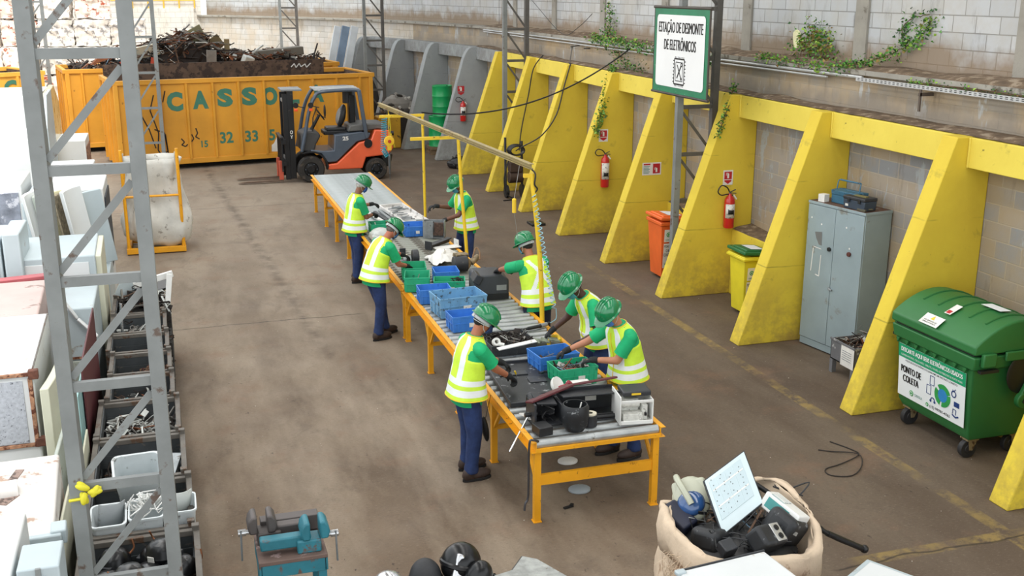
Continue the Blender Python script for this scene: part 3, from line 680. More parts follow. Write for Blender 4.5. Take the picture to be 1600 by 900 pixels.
m = M(); fx(m, [(4.86, 1.24), (5.05, 1.27), (5.34, 1.22), (5.40, 1.30), (5.2, 1.40), (4.7, 1.42), (4.35, 1.38), (4.3, 1.22)], FY+.15, FY+1.05); m.build('engine_hood', mat('hood_grey', '5c5c5a', .55), t, bevel=.03)
# front fender
pts = [(3.33+.40*cos(R(a)), .335+.42*sin(R(a))) for a in range(-5, 121, 14)]; q = [(3.33+.44*cos(R(a)), .335+.46*sin(R(a))) for a in range(120, -6, -14)]
m = M(); fx(m, pts+q, FY-.01, FY+.26); m.build('fender', mFD, t, bevel=.005)
# overhead guard
for y in (FY+.08, FY+1.1):
    m = M(); m.tube(smoothpts([(3.12, y, .78), (3.22, y, 1.2), (3.34, y, 1.75), (3.50, y, 2.12), (3.68, y, 2.24), (4.35, y, 2.27), (4.60, y, 2.25)], 4), .045, 8); m.build('guard_pillar', mFG, t)
    m = M(); m.bar((4.60, y, 2.27), (4.76, y, 1.06), .09, .12); m.build('rear_pillar', mFG, t, bevel=.015)
m = M()
for k in range(7): x = 3.62+.15*k; m.bar((x, FY+.06, 2.26), (x, FY+1.12, 2.26), .05, .03)
m.bx(3.5, 4.62, FY+.10, FY+.30, 2.27, 2.30)
m.bx(3.5, 4.62, FY+.45, FY+.72, 2.275, 2.30); m.bx(3.5, 4.62, FY+.88, FY+1.05, 2.27, 2.30); m.build('guard_roof', mat('guard_pale', 'a9adae', .5), t)
# seat
m = M(); m.box((4.05, FY+.6, 1.27), (.5, .5, .10)); m.build('seat', mBLK, t, bevel=.04, seg=3)
m = M(); m.box((4.02, FY+.6, 1.19), (.6, .6, .10)); m.build('seat_base', mFD, t, bevel=.02)
m = M(); m.ell((4.22, FY+.6, 1.58), (.10, .25, .30), rot(0, 14)); bk = m.build('seat_back', mBLK, t); m = M(); m.ell((4.16, FY+.6, 1.58), (.075, .18, .22), rot(0, 14)); m.build('back_cushion', mat('seat_grey', '8f8d8a', .7), bk)
m = M(); m.box((4.50, FY+.75, 1.65), (.16, .3, .9)); m.build('gas_bottle_frame', mFD, t, bevel=.03)
m = M(); m.cyl((4.42, FY+.78, 1.88), (4.42, FY+.78, 2.22), .13, n=16); m.build('exhaust_canister', mBLK, t, bevel=.01)
# cowl, steering
m = M(); fx(m, [(3.10, .80), (3.42, .72), (3.50, .95), (3.62, 1.15), (3.55, 1.25), (3.3, 1.28), (3.12, 1.2)], FY+.14, FY+1.0); m.build('dash_cowl', mat('cowl_grey', '3f3f40', .55), t, bevel=.04, seg=3)
m = M(); m.cyl((3.38, FY+.6, 1.15), (3.66, FY+.6, 1.62), .05, .035, 10); m.tube([V((3.68, FY+.6, 1.64)) + Matrix.Rotation(R(55), 3, 'Y') @ V((.17*cos(a*pi/10), .17*sin(a*pi/10), 0)) for a in range(21)], .014, 6)
m.bar((3.6, FY+.6, 1.64), (3.82, FY+.6, 1.54), .03, .02); m.build('steering_wheel', mBLK, t)
m = M(); m.tube([(3.42, FY+.2, 1.2), (3.45, FY+.2, 1.6), (3.55, FY+.2, 1.85)], .015, 6); m.build('grab_bar', mBLK, t)
# mast
for y in (FY+.18, FY+.86):
    m = M(); m.bx(2.84, 2.98, y, y+.10, .10, 2.28); m.bx(2.72, 2.84, y+.012, y+.085, .08, 2.20); m.build('mast_channel', mFD, t, bevel=.004)
m = M(); m.cyl((2.86, FY+.4, .2), (2.86, FY+.4, 1.9), .035, n=12); m.cyl((2.86, FY+.68, .2), (2.86, FY+.68, 1.9), .035, n=12); m.build('lift_cylinder', mat('cylinder_dark', '33363a', .3, .6), t)
for bb in ((2.70, 3.20, FY+.16, FY+.98, 2.27, 2.31), (2.74, 2.98, FY+.28, FY+.86, 1.98, 2.06), (2.74, 2.98, FY+.28, FY+.86, .55, .63)): m = M(); m.bx(*bb); m.build('mast_cross_member', mat('mast_top_grey', '7b7e80', .5), t, bevel=.004)
m = M(); m.bx(2.66, 2.74, FY+.06, FY+1.08, .98, 1.10); m.bx(2.66, 2.74, FY+.06, FY+1.08, .45, .55)
for k in range(6): m.bx(2.62, 2.66, FY+.08+k*.19, FY+.11+k*.19, .3, 1.15)
m.bx(2.60, 2.68, FY+.04, FY+1.1, 1.12, 1.16); m.build('load_backrest', mFD, t)
Fk = Face((0, FY+.175, 0), (0, 0, -1), (1, 0, 0)); m = M()
Fk2 = Face((2.9, FY+.175, 0), (1, 0, 0)); Fk2.text(m, 'O', 0, 1.22, .085, .07, .03); Fk2.text(m, 'Y', 0, 1.11, .075, .07, .03); m.build('mast_lettering', mat('decal_white', 'd9d9d6'), t, sharp=180)
mRED = mat('shaft_red', 'b8503a', .5)
for y in (FY+.22, FY+.80):
    m = M(); m.bx(2.56, 2.66, y-.02, y+.10, .08, .55); m.build('fork_shank', mRED, t, bevel=.006)
    m = M(); m.prism([(2.66, .03), (2.66, .08), (1.75, .06), (1.55, .035), (1.55, .03)], .10, (0, y+.09, 0)); m.build('fork_tine', mat('fork_steel', '6b5b50', .5, .5), t, bevel=.003)
for x, y in ((3.02, FY+.02), (3.38, FY-.02)):
    m = M(); m.cyl((x, y, 1.93), (x+.02, y+.14, 1.95), .07, .05, 14); lm = m.build('work_lamp', mBLK, t); m = M(); m.box((x+.0, y, 1.82), (.09, .06, .06)); m.build('turn_signal', mat('signal_orange', 'e0521e', .3), lm, bevel=.008)
    m = M(); m.tube([(x+.05, y+.1, 1.9), (x+.22, y+.1, 1.86)], .012, 6); m.build('lamp_arm', mBLK, t)
m = M(); m.ell((3.72, FY+.0, 1.78), (.03, .06, .16)); m.build('mirror', mBLK, t)
m = M(); m.cyl((5.42, FY+.35, 1.12), (5.5, FY+.35, 1.12), .06, n=12); m.build('rear_lamp', mBLK, t)
# ------------------------------------------------------------------ people
mVEST = mat('hi_vis_yellow', 'cdf040', .6, var=.07, vs=9, bump=.35, bs=14)
mREFL = mat('reflective_band', 'e9eeee', .45, var=.04, vs=9, bump=.25, bs=14)
mSHIRT = mat('green_tshirt', '12a468', .8, var=.12, vs=8, bump=.4, bs=16)
mTRIM = mat('vest_piping', 'e8c63a', .6)
mJEAN = mat('blue_work_trousers', '223560', .85, var=.25, vs=9, bump=.5, bs=18)
mNAVY = mat('navy_trousers', '1d2438', .85, var=.2, vs=9, bump=.5, bs=18)
mBOOT = mat('brown_boot', '3a2c26', .6, var=.25, vs=14)
mSOLE = mat('boot_sole', '1c1a19', .8)
mGLOVE = mat('black_glove', '1c1e20', .8, var=.3, vs=20, bump=.4, bs=40)
mHELM = mat('green_helmet', '0c7a48', .22, var=.05, coat=.6)
mSTRAP = mat('helmet_strap_grey', 'c3c6c6', .6)
mEYE = mat('eye_dark', '1a1412', .2)
mGLASS = mat('glasses_black', '17181a', .3)
def skinmat(n, c): return mat('skin_'+n, c, .55, var=.06, vs=12)
def ik(s, h, l1, l2, pole):
    d = h-s; L = min(d.length, (l1+l2)*.985); d = d.normalized(); h = s+d*L
    a = (l1*l1 - l2*l2 + L*L)/(2*L); k = sqrt(max(l1*l1-a*a, 0)); p = (pole - d*pole.dot(d)).normalized()
    return s+d*a+p*k, h
def person(label, x, y, head_deg, lean, hp, hl, hr, skin, hair=('1d1a18', 'short'), mask='3c6cab', pants=None, glasses=False, back='H', s_=1.0, yaw=0, tilt=0, belly=0, pmask=False,
           feet=((-.12, -.05), (.12, .06)), armpole=None):
    rz = R(head_deg-90)
    t = thing('person', label, 'person', (x, y, 0), rz)
    W = Matrix.Translation((x, y, 0)) @ Matrix.Rotation(rz, 4, 'Z'); WI = W.inverted()
    LW = W @ Matrix.Scale(s_, 4)
    def mk(): m = M(); m.T = LW; return m
    hl = (WI @ V(hl))/s_; hr = (WI @ V(hr))/s_
    skm = skinmat(*skin); hw = pants or mJEAN; lean = R(lean)
    # spine
    P0 = V((0, -.10*sin(lean), .95)); step = .01
    def ang(s): return lean*(.25+.75*min(max(s/.35, 0), 1))
    cache = {}
    def sp(s):
        p = V(P0); q = 0; n = max(1, int(abs(s)/step)); ds = s/n
        for i in range(n): a = ang(ds*(i+.5)); p += V((0, sin(a), cos(a)))*ds
        a = ang(s); return p, V((0, sin(a), cos(a))), V((0, cos(a), -sin(a)))
    def loft(secs, add, n=36):
        rs = []
        for s, wx, wy in secs:
            p, up, f = sp(s); r = []
            for k in range(n):
                a = 2*pi*k/n; c, d = cos(a), sin(a); e = .82
                X = abs(c)**e*(1 if c > 0 else -1)*(wx+add); Y = abs(d)**e*(1 if d > 0 else -1)*(wy+add)
                if Y > 0: Y += belly*max(0, 1-abs(s-.1)/.22)
                r.append(p + V((1, 0, 0))*X + f*(Y+.005))
            rs.append(r)
        return rs
    base = [(-.17, .175, .125), (-.10, .175, .13), (0, .168, .125), (.12, .165, .12), (.25, .178, .122), (.36, .185, .115), (.43, .178, .10), (.475, .14, .085), (.505, .095, .075), (.53, .066, .064)]
    def interp(s):
        for a, b in zip(base[:-1], base[1:]):
            if s <= b[0]: k = (s-a[0])/(b[0]-a[0]); return (s, a[1]+(b[1]-a[1])*k, a[2]+(b[2]-a[2])*k)
        return base[-1]
    nb, nu, nf = sp(.52); chest = sp(.41)
    hd = ang(.5) + R(hp)*.5; neck = nb + V((0, sin(hd), cos(hd)))*.075
    ha = R(hp)+lean*.6
    HR = Matrix.Rotation(R(yaw), 3, 'Z') @ Matrix.Rotation(R(tilt), 3, 'Y')
    hu = HR @ V((0, sin(ha), cos(ha))); hf = HR @ V((0, cos(ha), -sin(ha))); hx = hf.cross(hu)
    HM = Matrix((hx, hf, hu)).transposed()
    hc = neck + hu*.10 + hf*.012
    def hp_(a, b, c): return hc + hx*a + hf*b + hu*c
    S = {}
    for sd, h in ((-1, hl), (1, hr)):
        sh = chest[0] + V((sd*.185, 0, 0)) + chest[1]*.02
        pole = V((sd*.55, -.35, -.75)) if armpole is None else V((sd*armpole[0], armpole[1], armpole[2]))
        el, wr = ik(sh, h, .295, .265, pole); S[sd] = (sh, el, wr)
    # --- the body, one continuous surface
    b = mk()
    for s0, s1, r0, r1 in ((-.05, .12, .12, .11), (.12, .36, .11, .12)):
        b.cap(sp(s0)[0], sp(s1)[0], r0, r1)
    b.cap(chest[0]+V((-.15, 0, 0)), chest[0]+V((.15, 0, 0)), .065, .065)
    b.cap(nb-nu*.06, neck+hu*.03, .058, .052)
    b.ell(hc+hu*.01, (.074, .092, .112), HM, 20); b.ell(hp_(0, .028, -.055), (.056, .062, .06), HM, 14)      # skull, jaw
    b.cap(hp_(0, .088, .012), hp_(0, .108, -.022), .009, .015, 8)                                            # nose
    b.cap(hp_(-.04, .078, .03), hp_(.04, .078, .03), .012, .012, 8)
    for sd in (-1, 1): b.ell(hp_(sd*.076, -.002, -.005), (.010, .020, .032), HM, 10)
    b.cap(hp_(-.02, .082, -.052), hp_(.02, .082, -.052), .009, .009, 6)
    for sd, (fx_, fy_) in ((-1, feet[0]), (1, feet[1])):
        hip = V((sd*.09, P0.y+.0, .93)); kn = V((fx_*.5+sd*.055, fy_*.5+P0.y*.4+.03, .50)); an = V((fx_, fy_, .09))
        b.cap(hip, kn, .085, .058); b.cap(kn, an, .052, .04); b.cap((fx_, fy_-.04, .045), (fx_, fy_+.13, .04), .04, .032)
    for sd in (-1, 1):
        sh, el, wr = S[sd]; b.cap(sh, el, .052, .043); b.cap(el, wr, .042, .029); d = (wr-el).normalized(); b.cap(wr, wr+(d+V((0, .15, -.25))).normalized()*.055, .024, .020)
    b.build('body', skm, t, rem=.014*s_, smooth=4)
    # --- clothing
    m = mk(); m.ell(P0+V((0, 0, -.02)), (.172, .128, .15), None, 18)
    for sd, (fx_, fy_) in ((-1, feet[0]), (1, feet[1])):
        hip = V((sd*.085, P0.y, .90)); kn = V((fx_*.5+sd*.055, fy_*.5+P0.y*.4+.03, .50)); an = V((fx_, fy_-.01, .135))
        m.cap(hip, kn, .112, .083, 14); m.cap(kn, an, .080, .066, 14); m.lathe([(.070, 0), (.078, .02), (.072, .08)], (fx_, fy_-.01, .085), 14)
    m.build('trousers', hw, t, rem=.018*s_, smooth=5)
    for sd, (fx_, fy_) in ((-1, feet[0]), (1, feet[1])):
        m = mk(); m.cap((fx_, fy_-.05, .075), (fx_, fy_-.02, .13), .055, .052, 14); m.ell((fx_, fy_+.07, .062), (.053, .135, .055), None, 16); m.ell((fx_, fy_-.04, .062), (.05, .07, .055), None, 14)
        bo = m.build('boot', mBOOT, t, rem=.011*s_, smooth=2)
        m = mk(); pr = [(.046*sin(a)*(1.1 if cos(a) > 0 else .95), .05 + cos(a)*.155) for a in [2*pi*k/18 for k in range(18)]]
        m.prism([(fx_+a_, fy_+b_) for a_, b_ in pr], .03, (0, 0, 0), ((1, 0, 0), (0, 1, 0))); m.build('sole', mSOLE, bo, bevel=.004)
    m = mk(); ss = [-.155+.685*i/16 for i in range(17)]; m.rings(loft([interp(s) for s in ss], .014), 0)
    for sd in (-1, 1):
        sh, el, wr = S[sd]; d = (el-sh); e = sh+d*.74
        m.cap(sh-V((sd*.03, 0, 0)), sh+d*.05, .072, .074, 14); m.cyl(sh, e, .074, .072, 16)
        m.cyl(e-d*.03, e+d*.01, .074, .076, 16)
    m.build('tshirt', mSHIRT, t)
    # vest: sleeveless, two bands round the waist, straps over the shoulders or an X on the back
    N, NR = (96, 92) if back == 'X' else (44, 46); ss = [-.085+(.525+.085)*i/NR for i in range(NR+1)]; secs = []
    for s in ss:
        q = interp(s); fl = .045*max(0, 1-(s+.085)/.30); ex = .022 if s < .40 else .022-.05*(s-.40)
        w1 = q[1]+fl*.6; w2 = q[2]+fl
        if s > .30: w1 = min(w1, .165)                      # armhole side comes in
        secs.append((s, w1+ex-.0, w2+ex))
    def mf(i, j):
        s = (ss[i]+ss[min(i+1, NR)])/2; a = 2*pi*(j+.5)/N; X = abs(cos(a))**.82; front = sin(a) > 0
        if -.045 < s < .015 or .06 < s < .12: return 1
        if s > .12:
            if front or back == 'H':
                if .42 < X < .70: return 1
            else:
                k = (s-.12)/.36; cx = cos(a)
                if abs(abs(cx) - abs(2*k-1)*.62) < .15 and s < .47: return 1
        return 0
    m = mk(); rs = loft(secs, 0, N)
    m.rings(rs, 0, cap=False, mfun=mf); v = m.build('vest', [mVEST, mREFL], t, sharp=60, solid=.006)
    m = mk(); m.tube(rs[0]+rs[0][:1], .006, 5); m.tube(rs[-1]+rs[-1][:1], .006, 5); m.build('piping', mTRIM, v)
    m = mk(); m.tube([rs[i][N//4]+nf*.004 for i in range(0, NR-2, 3)], .004, 5); m.build('zip', mTRIM, v)
    # gloves with five fingers curled
    for sd in (-1, 1):
        sh, el, wr = S[sd]; d = (wr-el).normalized(); d = (d+V((0, .15, -.25))).normalized()
        up = V((0, 0, 1)); sid = d.cross(up).normalized(); nrm = sid.cross(d).normalized()    # back of the hand up
        m = mk(); m.cap(wr-(wr-el).normalized()*.05, wr, .036, .034, 12)
        pc = wr+d*.055
        for k in range(4):
            o_ = (k-1.5)*.019; m.cap(wr+sid*o_*.7, pc+sid*o_+d*.02, .020, .015, 8)
            L = (.030, .034, .032, .026)[k if sd > 0 else 3-k]; b0 = pc+sid*o_*1.08+d*.022
            d1 = (d*.9-nrm*.45).normalized(); d2 = (d*.35-nrm*.9).normalized(); d3 = (-d*.25-nrm*.95).normalized()
            b1 = b0+d1*L; b2 = b1+d2*L*.8; b3 = b2+d3*L*.65
            m.cap(b0, b1, .0125, .011, 8); m.cap(b1, b2, .011, .0105, 8); m.cap(b2, b3, .0105, .009, 8)
        th = wr+d*.02+sid*(-sd*.026); t1 = th+(d*.6-sid*sd*.6-nrm*.4).normalized()*.034; t2 = t1+(d*.8-nrm*.6).normalized()*.028
        m.cap(th, t1, .015, .012, 8); m.cap(t1, t2, .012, .010, 8)
        m.build('glove', mGLOVE, t, rem=.0055*s_, smooth=1)
    # hair, mask, glasses, helmet
    hm = mat('hair_'+hair[0], hair[0], .85, var=.3, vs=30)
    m = mk(); m.ell(hp_(0, -.016, .018), (.083, .092, .105), HM, 18, 0, -38, 90); m.ell(hp_(0, -.045, -.03), (.066, .055, .05), HM, 14); m.build('hair', hm, t)
    m = mk(); rr = []
    for i in range(7):
        z = .004-.016*i; r = []
        for k in range(11):
            a = R(-62+124*k/10); pr_ = .1+ .012*(1-abs(i-3)/3)*(1-abs(k-5)/5) + (.018 if pmask else 0)*(1-abs(i-3)/3)
            r.append(hp_(sin(a)*.079*(1-.03*i), cos(a)*pr_*(1-.035*max(0, i-3))+.010, z-.008*(1-abs(k-5)/5)))
        rr.append(r)
    m.rings(rr, 0, cap=False, closed=False); mk_ = m.build('face_mask', mat('mask_'+mask, mask, .8, var=.08, vs=20), t, solid=.004, sharp=80)
    m = mk()
    for sd in (-1, 1): m.tube(smoothpts([hp_(sd*.07, .05, -.005), hp_(sd*.083, .0, .0), hp_(sd*.082, -.028, -.005), hp_(sd*.078, .0, -.06), hp_(sd*.066, .045, -.085)]), .0025, 5)
    if pmask:
        m.tube(smoothpts([hp_(-.08, .04, -.02), hp_(-.088, -.03, -.03), hp_(0, -.105, -.04), hp_(.088, -.03, -.03), hp_(.08, .04, -.02)]), .004, 5)
    m.build('mask_strap', mSTRAP, mk_)
    for sd in (-1, 1): m = mk(); m.ell(hp_(sd*.032, .086, .012), (.012, .008, .007), HM, 8); m.build('eye', mEYE, t)
    if glasses:
        m = mk()
        for sd in (-1, 1): m.ell(hp_(sd*.034, .098, .014), (.030, .008, .020), HM, 12); m.tube([hp_(sd*.062, .088, .02), hp_(sd*.08, .04, .02), hp_(sd*.082, -.01, .012)], .0035, 5)
        m.bar(hp_(-.01, .104, .018), hp_(.01, .104, .018), .006, .006); m.build('safety_glasses', mGLASS, t)
    m = mk(); prof = [(.118, 0), (.119, .02), (.114, .055), (.098, .09), (.070, .117), (.035, .13), (.004, .133)]
    ho = hp_(0, -.006, .028)
    m.lathe(prof, ho, 28, HM, 0, True, 1.0, 1.18)
    m.rings([[ho + HM @ V((q*cos(2*pi*k/28)*1.0, q*sin(2*pi*k/28)*1.18 + (.045*max(0, sin(2*pi*k/28))**2 if q > .12 else 0), z)) for k in range(28)] for q, z in ((.116, .006), (.134, -.006), (.134, -.012), (.116, -.002))], 0, False)
    for xx in (-.034, 0, .034): m.tube([ho + HM @ V((xx, 1.18*(.119*sin(a))*1.0, .012+.127*cos(a)*(1-abs(xx)*.9))) for a in [R(-62+124*k/10) for k in range(11)]], .0075, 6)
    m.ell(ho + HM @ V((0, .155, -.010)), (.082, .045, .010), HM, 14)
    he = m.build('helmet', mHELM, t, sharp=50)
    m = mk()
    r1 = [hp_(.092*cos(a), .112*sin(a)-.012, .012) for a in [R(150+240*k/14) for k in range(15)]]; r2 = [p-hu*.030 for p in r1]
    m.rings([r1, r2], 0, False, False); m.tube(r2, .004, 5)
    m.box(hp_(0, -.125, -.005), (.05, .02, .035), HM); m.build('head_band', mSTRAP, he, solid=.004)
    return t

person('nearest worker, man in green helmet and hi-vis vest left of the near table end', 2.60, 9.62, 8, 13, 30, (3.17, 9.97, .94), (3.11, 9.68, .91), ('warm', 'a8694c'), mask='24365f', glasses=True, pmask=True, yaw=-6, feet=((-.13, .04), (.12, -.02)))
person('man in green helmet bending over a green tub he reaches into, left side', 2.58, 14.28, 20, 30, 30, (3.10, 14.72, 1.02), (3.02, 14.36, .98), ('ruddy', 'b0684e'), hair=('5b5450', 'short'), mask='4a6c96', glasses=True, s_=.98, yaw=4, feet=((-.10, .16), (.10, -.06)))
person('slim man in green helmet standing farthest left along the conveyor, holding a part', 2.80, 17.40, 12, 10, 28, (3.18, 17.85, 1.20), (3.12, 17.48, 1.10), ('brown', '8a5b44'), hair=('b9b4ae', 'short'), mask='3b62a8', yaw=-8, feet=((-.11, .05), (.12, -.04)))
person('man in green helmet opening a metal case on the far right of the conveyor', 4.58, 17.05, 190, 12, 30, (4.16, 16.86, 1.05), (4.15, 17.36, 1.20), ('dark', '6b4330'), mask='4d93b5', yaw=8)
person('man seen from behind with a white cross on his vest, leaning on a printer', 4.26, 12.46, 106, 26, 12, (3.93, 13.02, 1.18), (4.16, 13.16, 1.16), ('warm2', 'a5694e'), hair=('22201f', 'short'), mask='4d93b5', back='X', pants=mNAVY, yaw=14, armpole=(1.0, -.25, .05), feet=((-.16, 0), (.16, -.02)))
person('broad man in green helmet with dark skin bending low beside the blue tub', 4.38, 10.72, 183, 34, 26, (4.02, 10.42, .98), (3.98, 11.10, .93), ('deep', '4a2f26'), mask='49a0a8', belly=.05, s_=1.02, yaw=8)
person('nearest worker on the right side, man in green helmet sorting cables in a tub', 4.26, 9.62, 192, 20, 30, (3.90, 9.64, 1.08), (3.74, 10.02, 1.06), ('light', 'b47a5c'), mask='4a78c0', glasses=True, yaw=6, hair=('2a2420', 'short'))
# ------------------------------------------------------------------ tubs and parts on the conveyor
ZT = .806
mTG = mat('tub_green', '23a578', .5, var=.12, vs=5, dirt='14543f', da=.64, ds=9)
mTB = mat('tub_blue', '3a7bcb', .5, var=.12, vs=5, dirt='1d437c', da=.64, ds=9)
mTL = mat('tub_pale_blue', '6d9fc4', .55, var=.12, vs=5, dirt='4c5c66', da=.56, ds=14)
mTD = mat('tub_dark_grey', '3a3d40', .6, var=.15, vs=5, dirt='5d5a55', da=.62, ds=8)
mLBL = mat('paper_label', 'd6d4cc', .7, var=.06, dirt='6b6a66', da=.6, ds=30)
def tub(label, x, y, w_, d_, h, rz, mm, z=ZT, lid=True, grp='plastic tubs on the conveyor'):
    rz = R(rz); t = thing('plastic_tub', label, 'tub', (x, y, z), rz, grp)
    T = Matrix.Translation((x, y, z)) @ Matrix.Rotation(rz, 4, 'Z')
    def mk(): m = M(); m.T = T; return m
    def ringxy(a, b, z_): return [V((sx*a, sy*b, z_)) for sx, sy in ((-1, -1), (1, -1), (1, 1), (-1, 1))]
    a, b = w_/2, d_/2; ib = .94; th = .008
    m = mk(); m.rings([ringxy(a*ib, b*ib, 0), ringxy(a*.985, b*.985, h-.02), ringxy(a, b, h-.02), ringxy(a, b, h), ringxy(a*.985-th, b*.985-th, h), ringxy(a*ib-th, b*ib-th, .01)], 0)
    m.build('tub_shell', mm, t, bevel=.004)
    m = mk()          # ribs outside
    for sx in (-1, 1):
        for k in (-.62, 0, .62): m.box((sx*a*.97, b*k, h*.5-.01), (.012, .008, h-.035))
        m.box((sx*a*.975, 0, h*.55), (.012, d_*.86, .008))
    for sy in (-1, 1):
        for k in (-.8, -.55, -.2, .2, .55, .8): m.box((a*k, sy*b*.97, h*.5-.01), (.008, .012, h-.035))
        m.box((0, sy*b*.975, h*.55), (w_*.86, .012, .008))
    m.build('rib_pattern', mm, t)
    if lid: m = mk(); m.box((a*.15, -b*.985-.004, h*.42), (w_*.17, .002, h*.28)); m.build('label_card', mLBL, t)
    return t
def junk_in(label, x, y, w_, d_, h, rz, n, seed, wts=(30, 10, 20, 4, 1, 8, 1), sc=.32, name='scrap_parts', core='3a3834', z=ZT, zlo=.02):
    rd = random.Random(seed); m = M(); m.T = Matrix.Translation((x, y, z+.012)) @ Matrix.Rotation(R(rz), 4, 'Z')
    a, b = w_/2*.86, d_/2*.86
    m.box((0, 0, h*.22+zlo/2), (2*a, 2*b, h*.44), None, 7)
    scrap(m, -a, a, -b, b, lambda q, r: h*.62, n, rd, wts, sc, zmin=.02)
    o = m.build(name, mSCR+[mat('core_'+core, core, .9, var=.5, vs=30)]); return tag(o, label, 'scrap', kind='stuff')
tub('small green tub that the farthest left worker sorts into', 3.22, 17.42, .36, .30, .16, 0, mTG)
tub('bright blue tub at the foot of the farthest yellow gantry post', 3.72, 17.10, .36, .42, .17, -3, mTB)
tub('green tub under the gloved hand of the bending worker on the left', 3.12, 14.42, .34, .42, .17, -10, mTG)
tub('green tub half full of brassy bits, at the left rail beside the bending worker', 3.03, 13.80, .34, .42, .20, -14, mTG)
tub('small blue tub nearest the white plastic bag, right of the green tubs', 3.47, 13.98, .34, .34, .19, -6, mTB)
tub('wide green tub between the two smaller blue tubs in the middle of the cluster', 3.40, 13.50, .42, .28, .18, -14, mTG)
tub('blue tub at the left rail directly behind the big pale blue tub', 3.10, 13.14, .42, .30, .19, -4, mTB)
tub('large pale blue worn tub, biggest of the tubs on the conveyor', 3.27, 12.56, .62, .44, .25, 5, mTL)
tub('blue tub standing just behind the nearest worker, in front of the big pale tub', 3.19, 11.90, .42, .32, .19, 2, mTB)
tub('bright blue tub touched by the gloves of the two workers on the right', 3.72, 10.30, .46, .36, .18, 6, mTB)
tub('green tub full of cables in front of the nearest worker on the right', 3.76, 9.82, .44, .32, .19, 4, mTG)
tub('dark grey tray filled with black plastic scrap in front of the bare rollers', 3.43, 11.02, .54, .50, .13, 3, mTD, lid=False)
junk_in('brassy small parts in the green tub at the left rail', 3.03, 13.80, .34, .42, .12, -14, 50, 5, (5, 30, 20, 10, 1, 10, 1), .18)
junk_in('tangled grey cables and connectors in the nearest green tub', 3.76, 9.82, .44, .32, .20, 4, 70, 6, (15, 10, 40, 4, 1, 12, 1), .34)
junk_in('dark screws and bits in the blue tub between the two right workers', 3.72, 10.30, .46, .36, .09, 6, 60, 8, (30, 10, 30, 2, 0, 8, 1), .22)
junk_in('broken black plastic pieces heaped in the dark grey tray', 3.43, 11.02, .54, .50, .20, 3, 170, 9, (60, 3, 8, 0, 0, 3, 0), .26, core='1b1b1c')
junk_in('black sticks and pipes in the wide green tub', 3.50, 13.47, .2, .24, .24, -14, 14, 10, (60, 3, 8, 0, 0, 0, 0), .3)
junk_in('grey metal part inside the farthest green tub', 3.22, 17.42, .36, .30, .16, 0, 14, 12, (10, 3, 40, 0, 0, 20, 0), .3)

mGR = mat('metal_grey', '8f9496', .45, .5, var=.2, vs=9, dirt='5b554d', da=.6, ds=9)
mWHT = mat('white_plastic', 'dcdcd8', .45, var=.05, dirt='9b958a', da=.64, ds=10)
mDKP = mat('dark_plastic', '2b2d31', .45, var=.2, vs=6, dirt='55534f', da=.64, ds=12)
# black panel the nearest worker leans over
t = thing('television_shell', 'large scratched black plastic television shell lying in front of the nearest worker', 'shell', (3.28, 9.88, ZT), R(-3))
T = Matrix.Translation((3.28, 9.88, ZT)) @ Matrix.Rotation(R(-4), 4, 'Z')
mSCU = mat('scuffed_black', '202225', .5, var=.3, vs=7, dirt='8e9193', da=.60, ds=9)
m = M(); m.T = T; m.box((0, 0, .012), (.62, 1.22, .024)); m.build('back_panel', mSCU, t, bevel=.01)
m = M(); m.T = T
for sx in (-1, 1): m.box((sx*.30, 0, .03), (.022, 1.22, .04))
for sy in (-1, 1): m.box((0, sy*.60, .03), (.62, .022, .04))
m.build('frame_edge', mDKP, t, bevel=.005)
m = M(); m.T = T
for a, b, c, d in ((.1, -.42, .26, .05), (-.08, .25, .3, .12), (.12, .02, .18, .16)): m.box((a, b, .03), (c, d, .016))
m.build('raised_rib', mDKP, t, bevel=.004)
def small(name, m, mm, label, cat, **k): return single(name, m, mm, label, cat, **k)
m = M(); m.box((3.48, 9.98, .87), (.05, .035, .02), rot(0, 5, 30)); m.box((3.53, 9.99, .872), (.05, .02, .02), rot(0, 0, -20)); small('plastic_clip', m, mDKP, 'small black plastic clip lying on the black television shell', 'clip')
m = M(); m.box((3.42, 10.62, .975), (.46, .07, .012), rot(6, -4, 8)); small('white_strip', m, mWHT, 'cracked white plastic strip lying on the edge of the dark grey tray', 'strip', bevel=.003)
t = thing('pipe_elbow', 'white plastic ring and tube on the left corner of the dark tray', 'tube', (3.22, 10.74, .95))
m = M(); m.lathe([(.022, -.02), (.045, -.02), (.045, .02), (.022, .02), (.022, -.02)], (3.22, 10.74, .99), 18, rot(60, 10, 0), cap=False); m.build('ring', mWHT, t)
m = M(); m.cyl((3.24, 10.72, .97), (3.30, 10.70, .96), .022, n=12); m.build('tube_end', mWHT, t)
m = M(); m.tube(smoothpts([(3.9, 10.95, .83), (3.98, 11.1, .85), (4.06, 11.08, .87), (4.05, 10.98, .85)]), .022, 8); small('yellow_grip', m, mPY, 'yellow tool grip under the glove of the broad worker', 'grip')
m = M()
for k in range(5): m.box((3.62+.09*k, 11.12-.03*k, .825+.01*k), (.16, .12, .012), rot(3*k, 4, 20+15*k))
small('circuit_boards', m, mat('board_greygreen', '7d8576', .6, .2, var=.4, vs=20), 'loose grey circuit boards lying on the rollers behind the blue tub', 'circuit board')
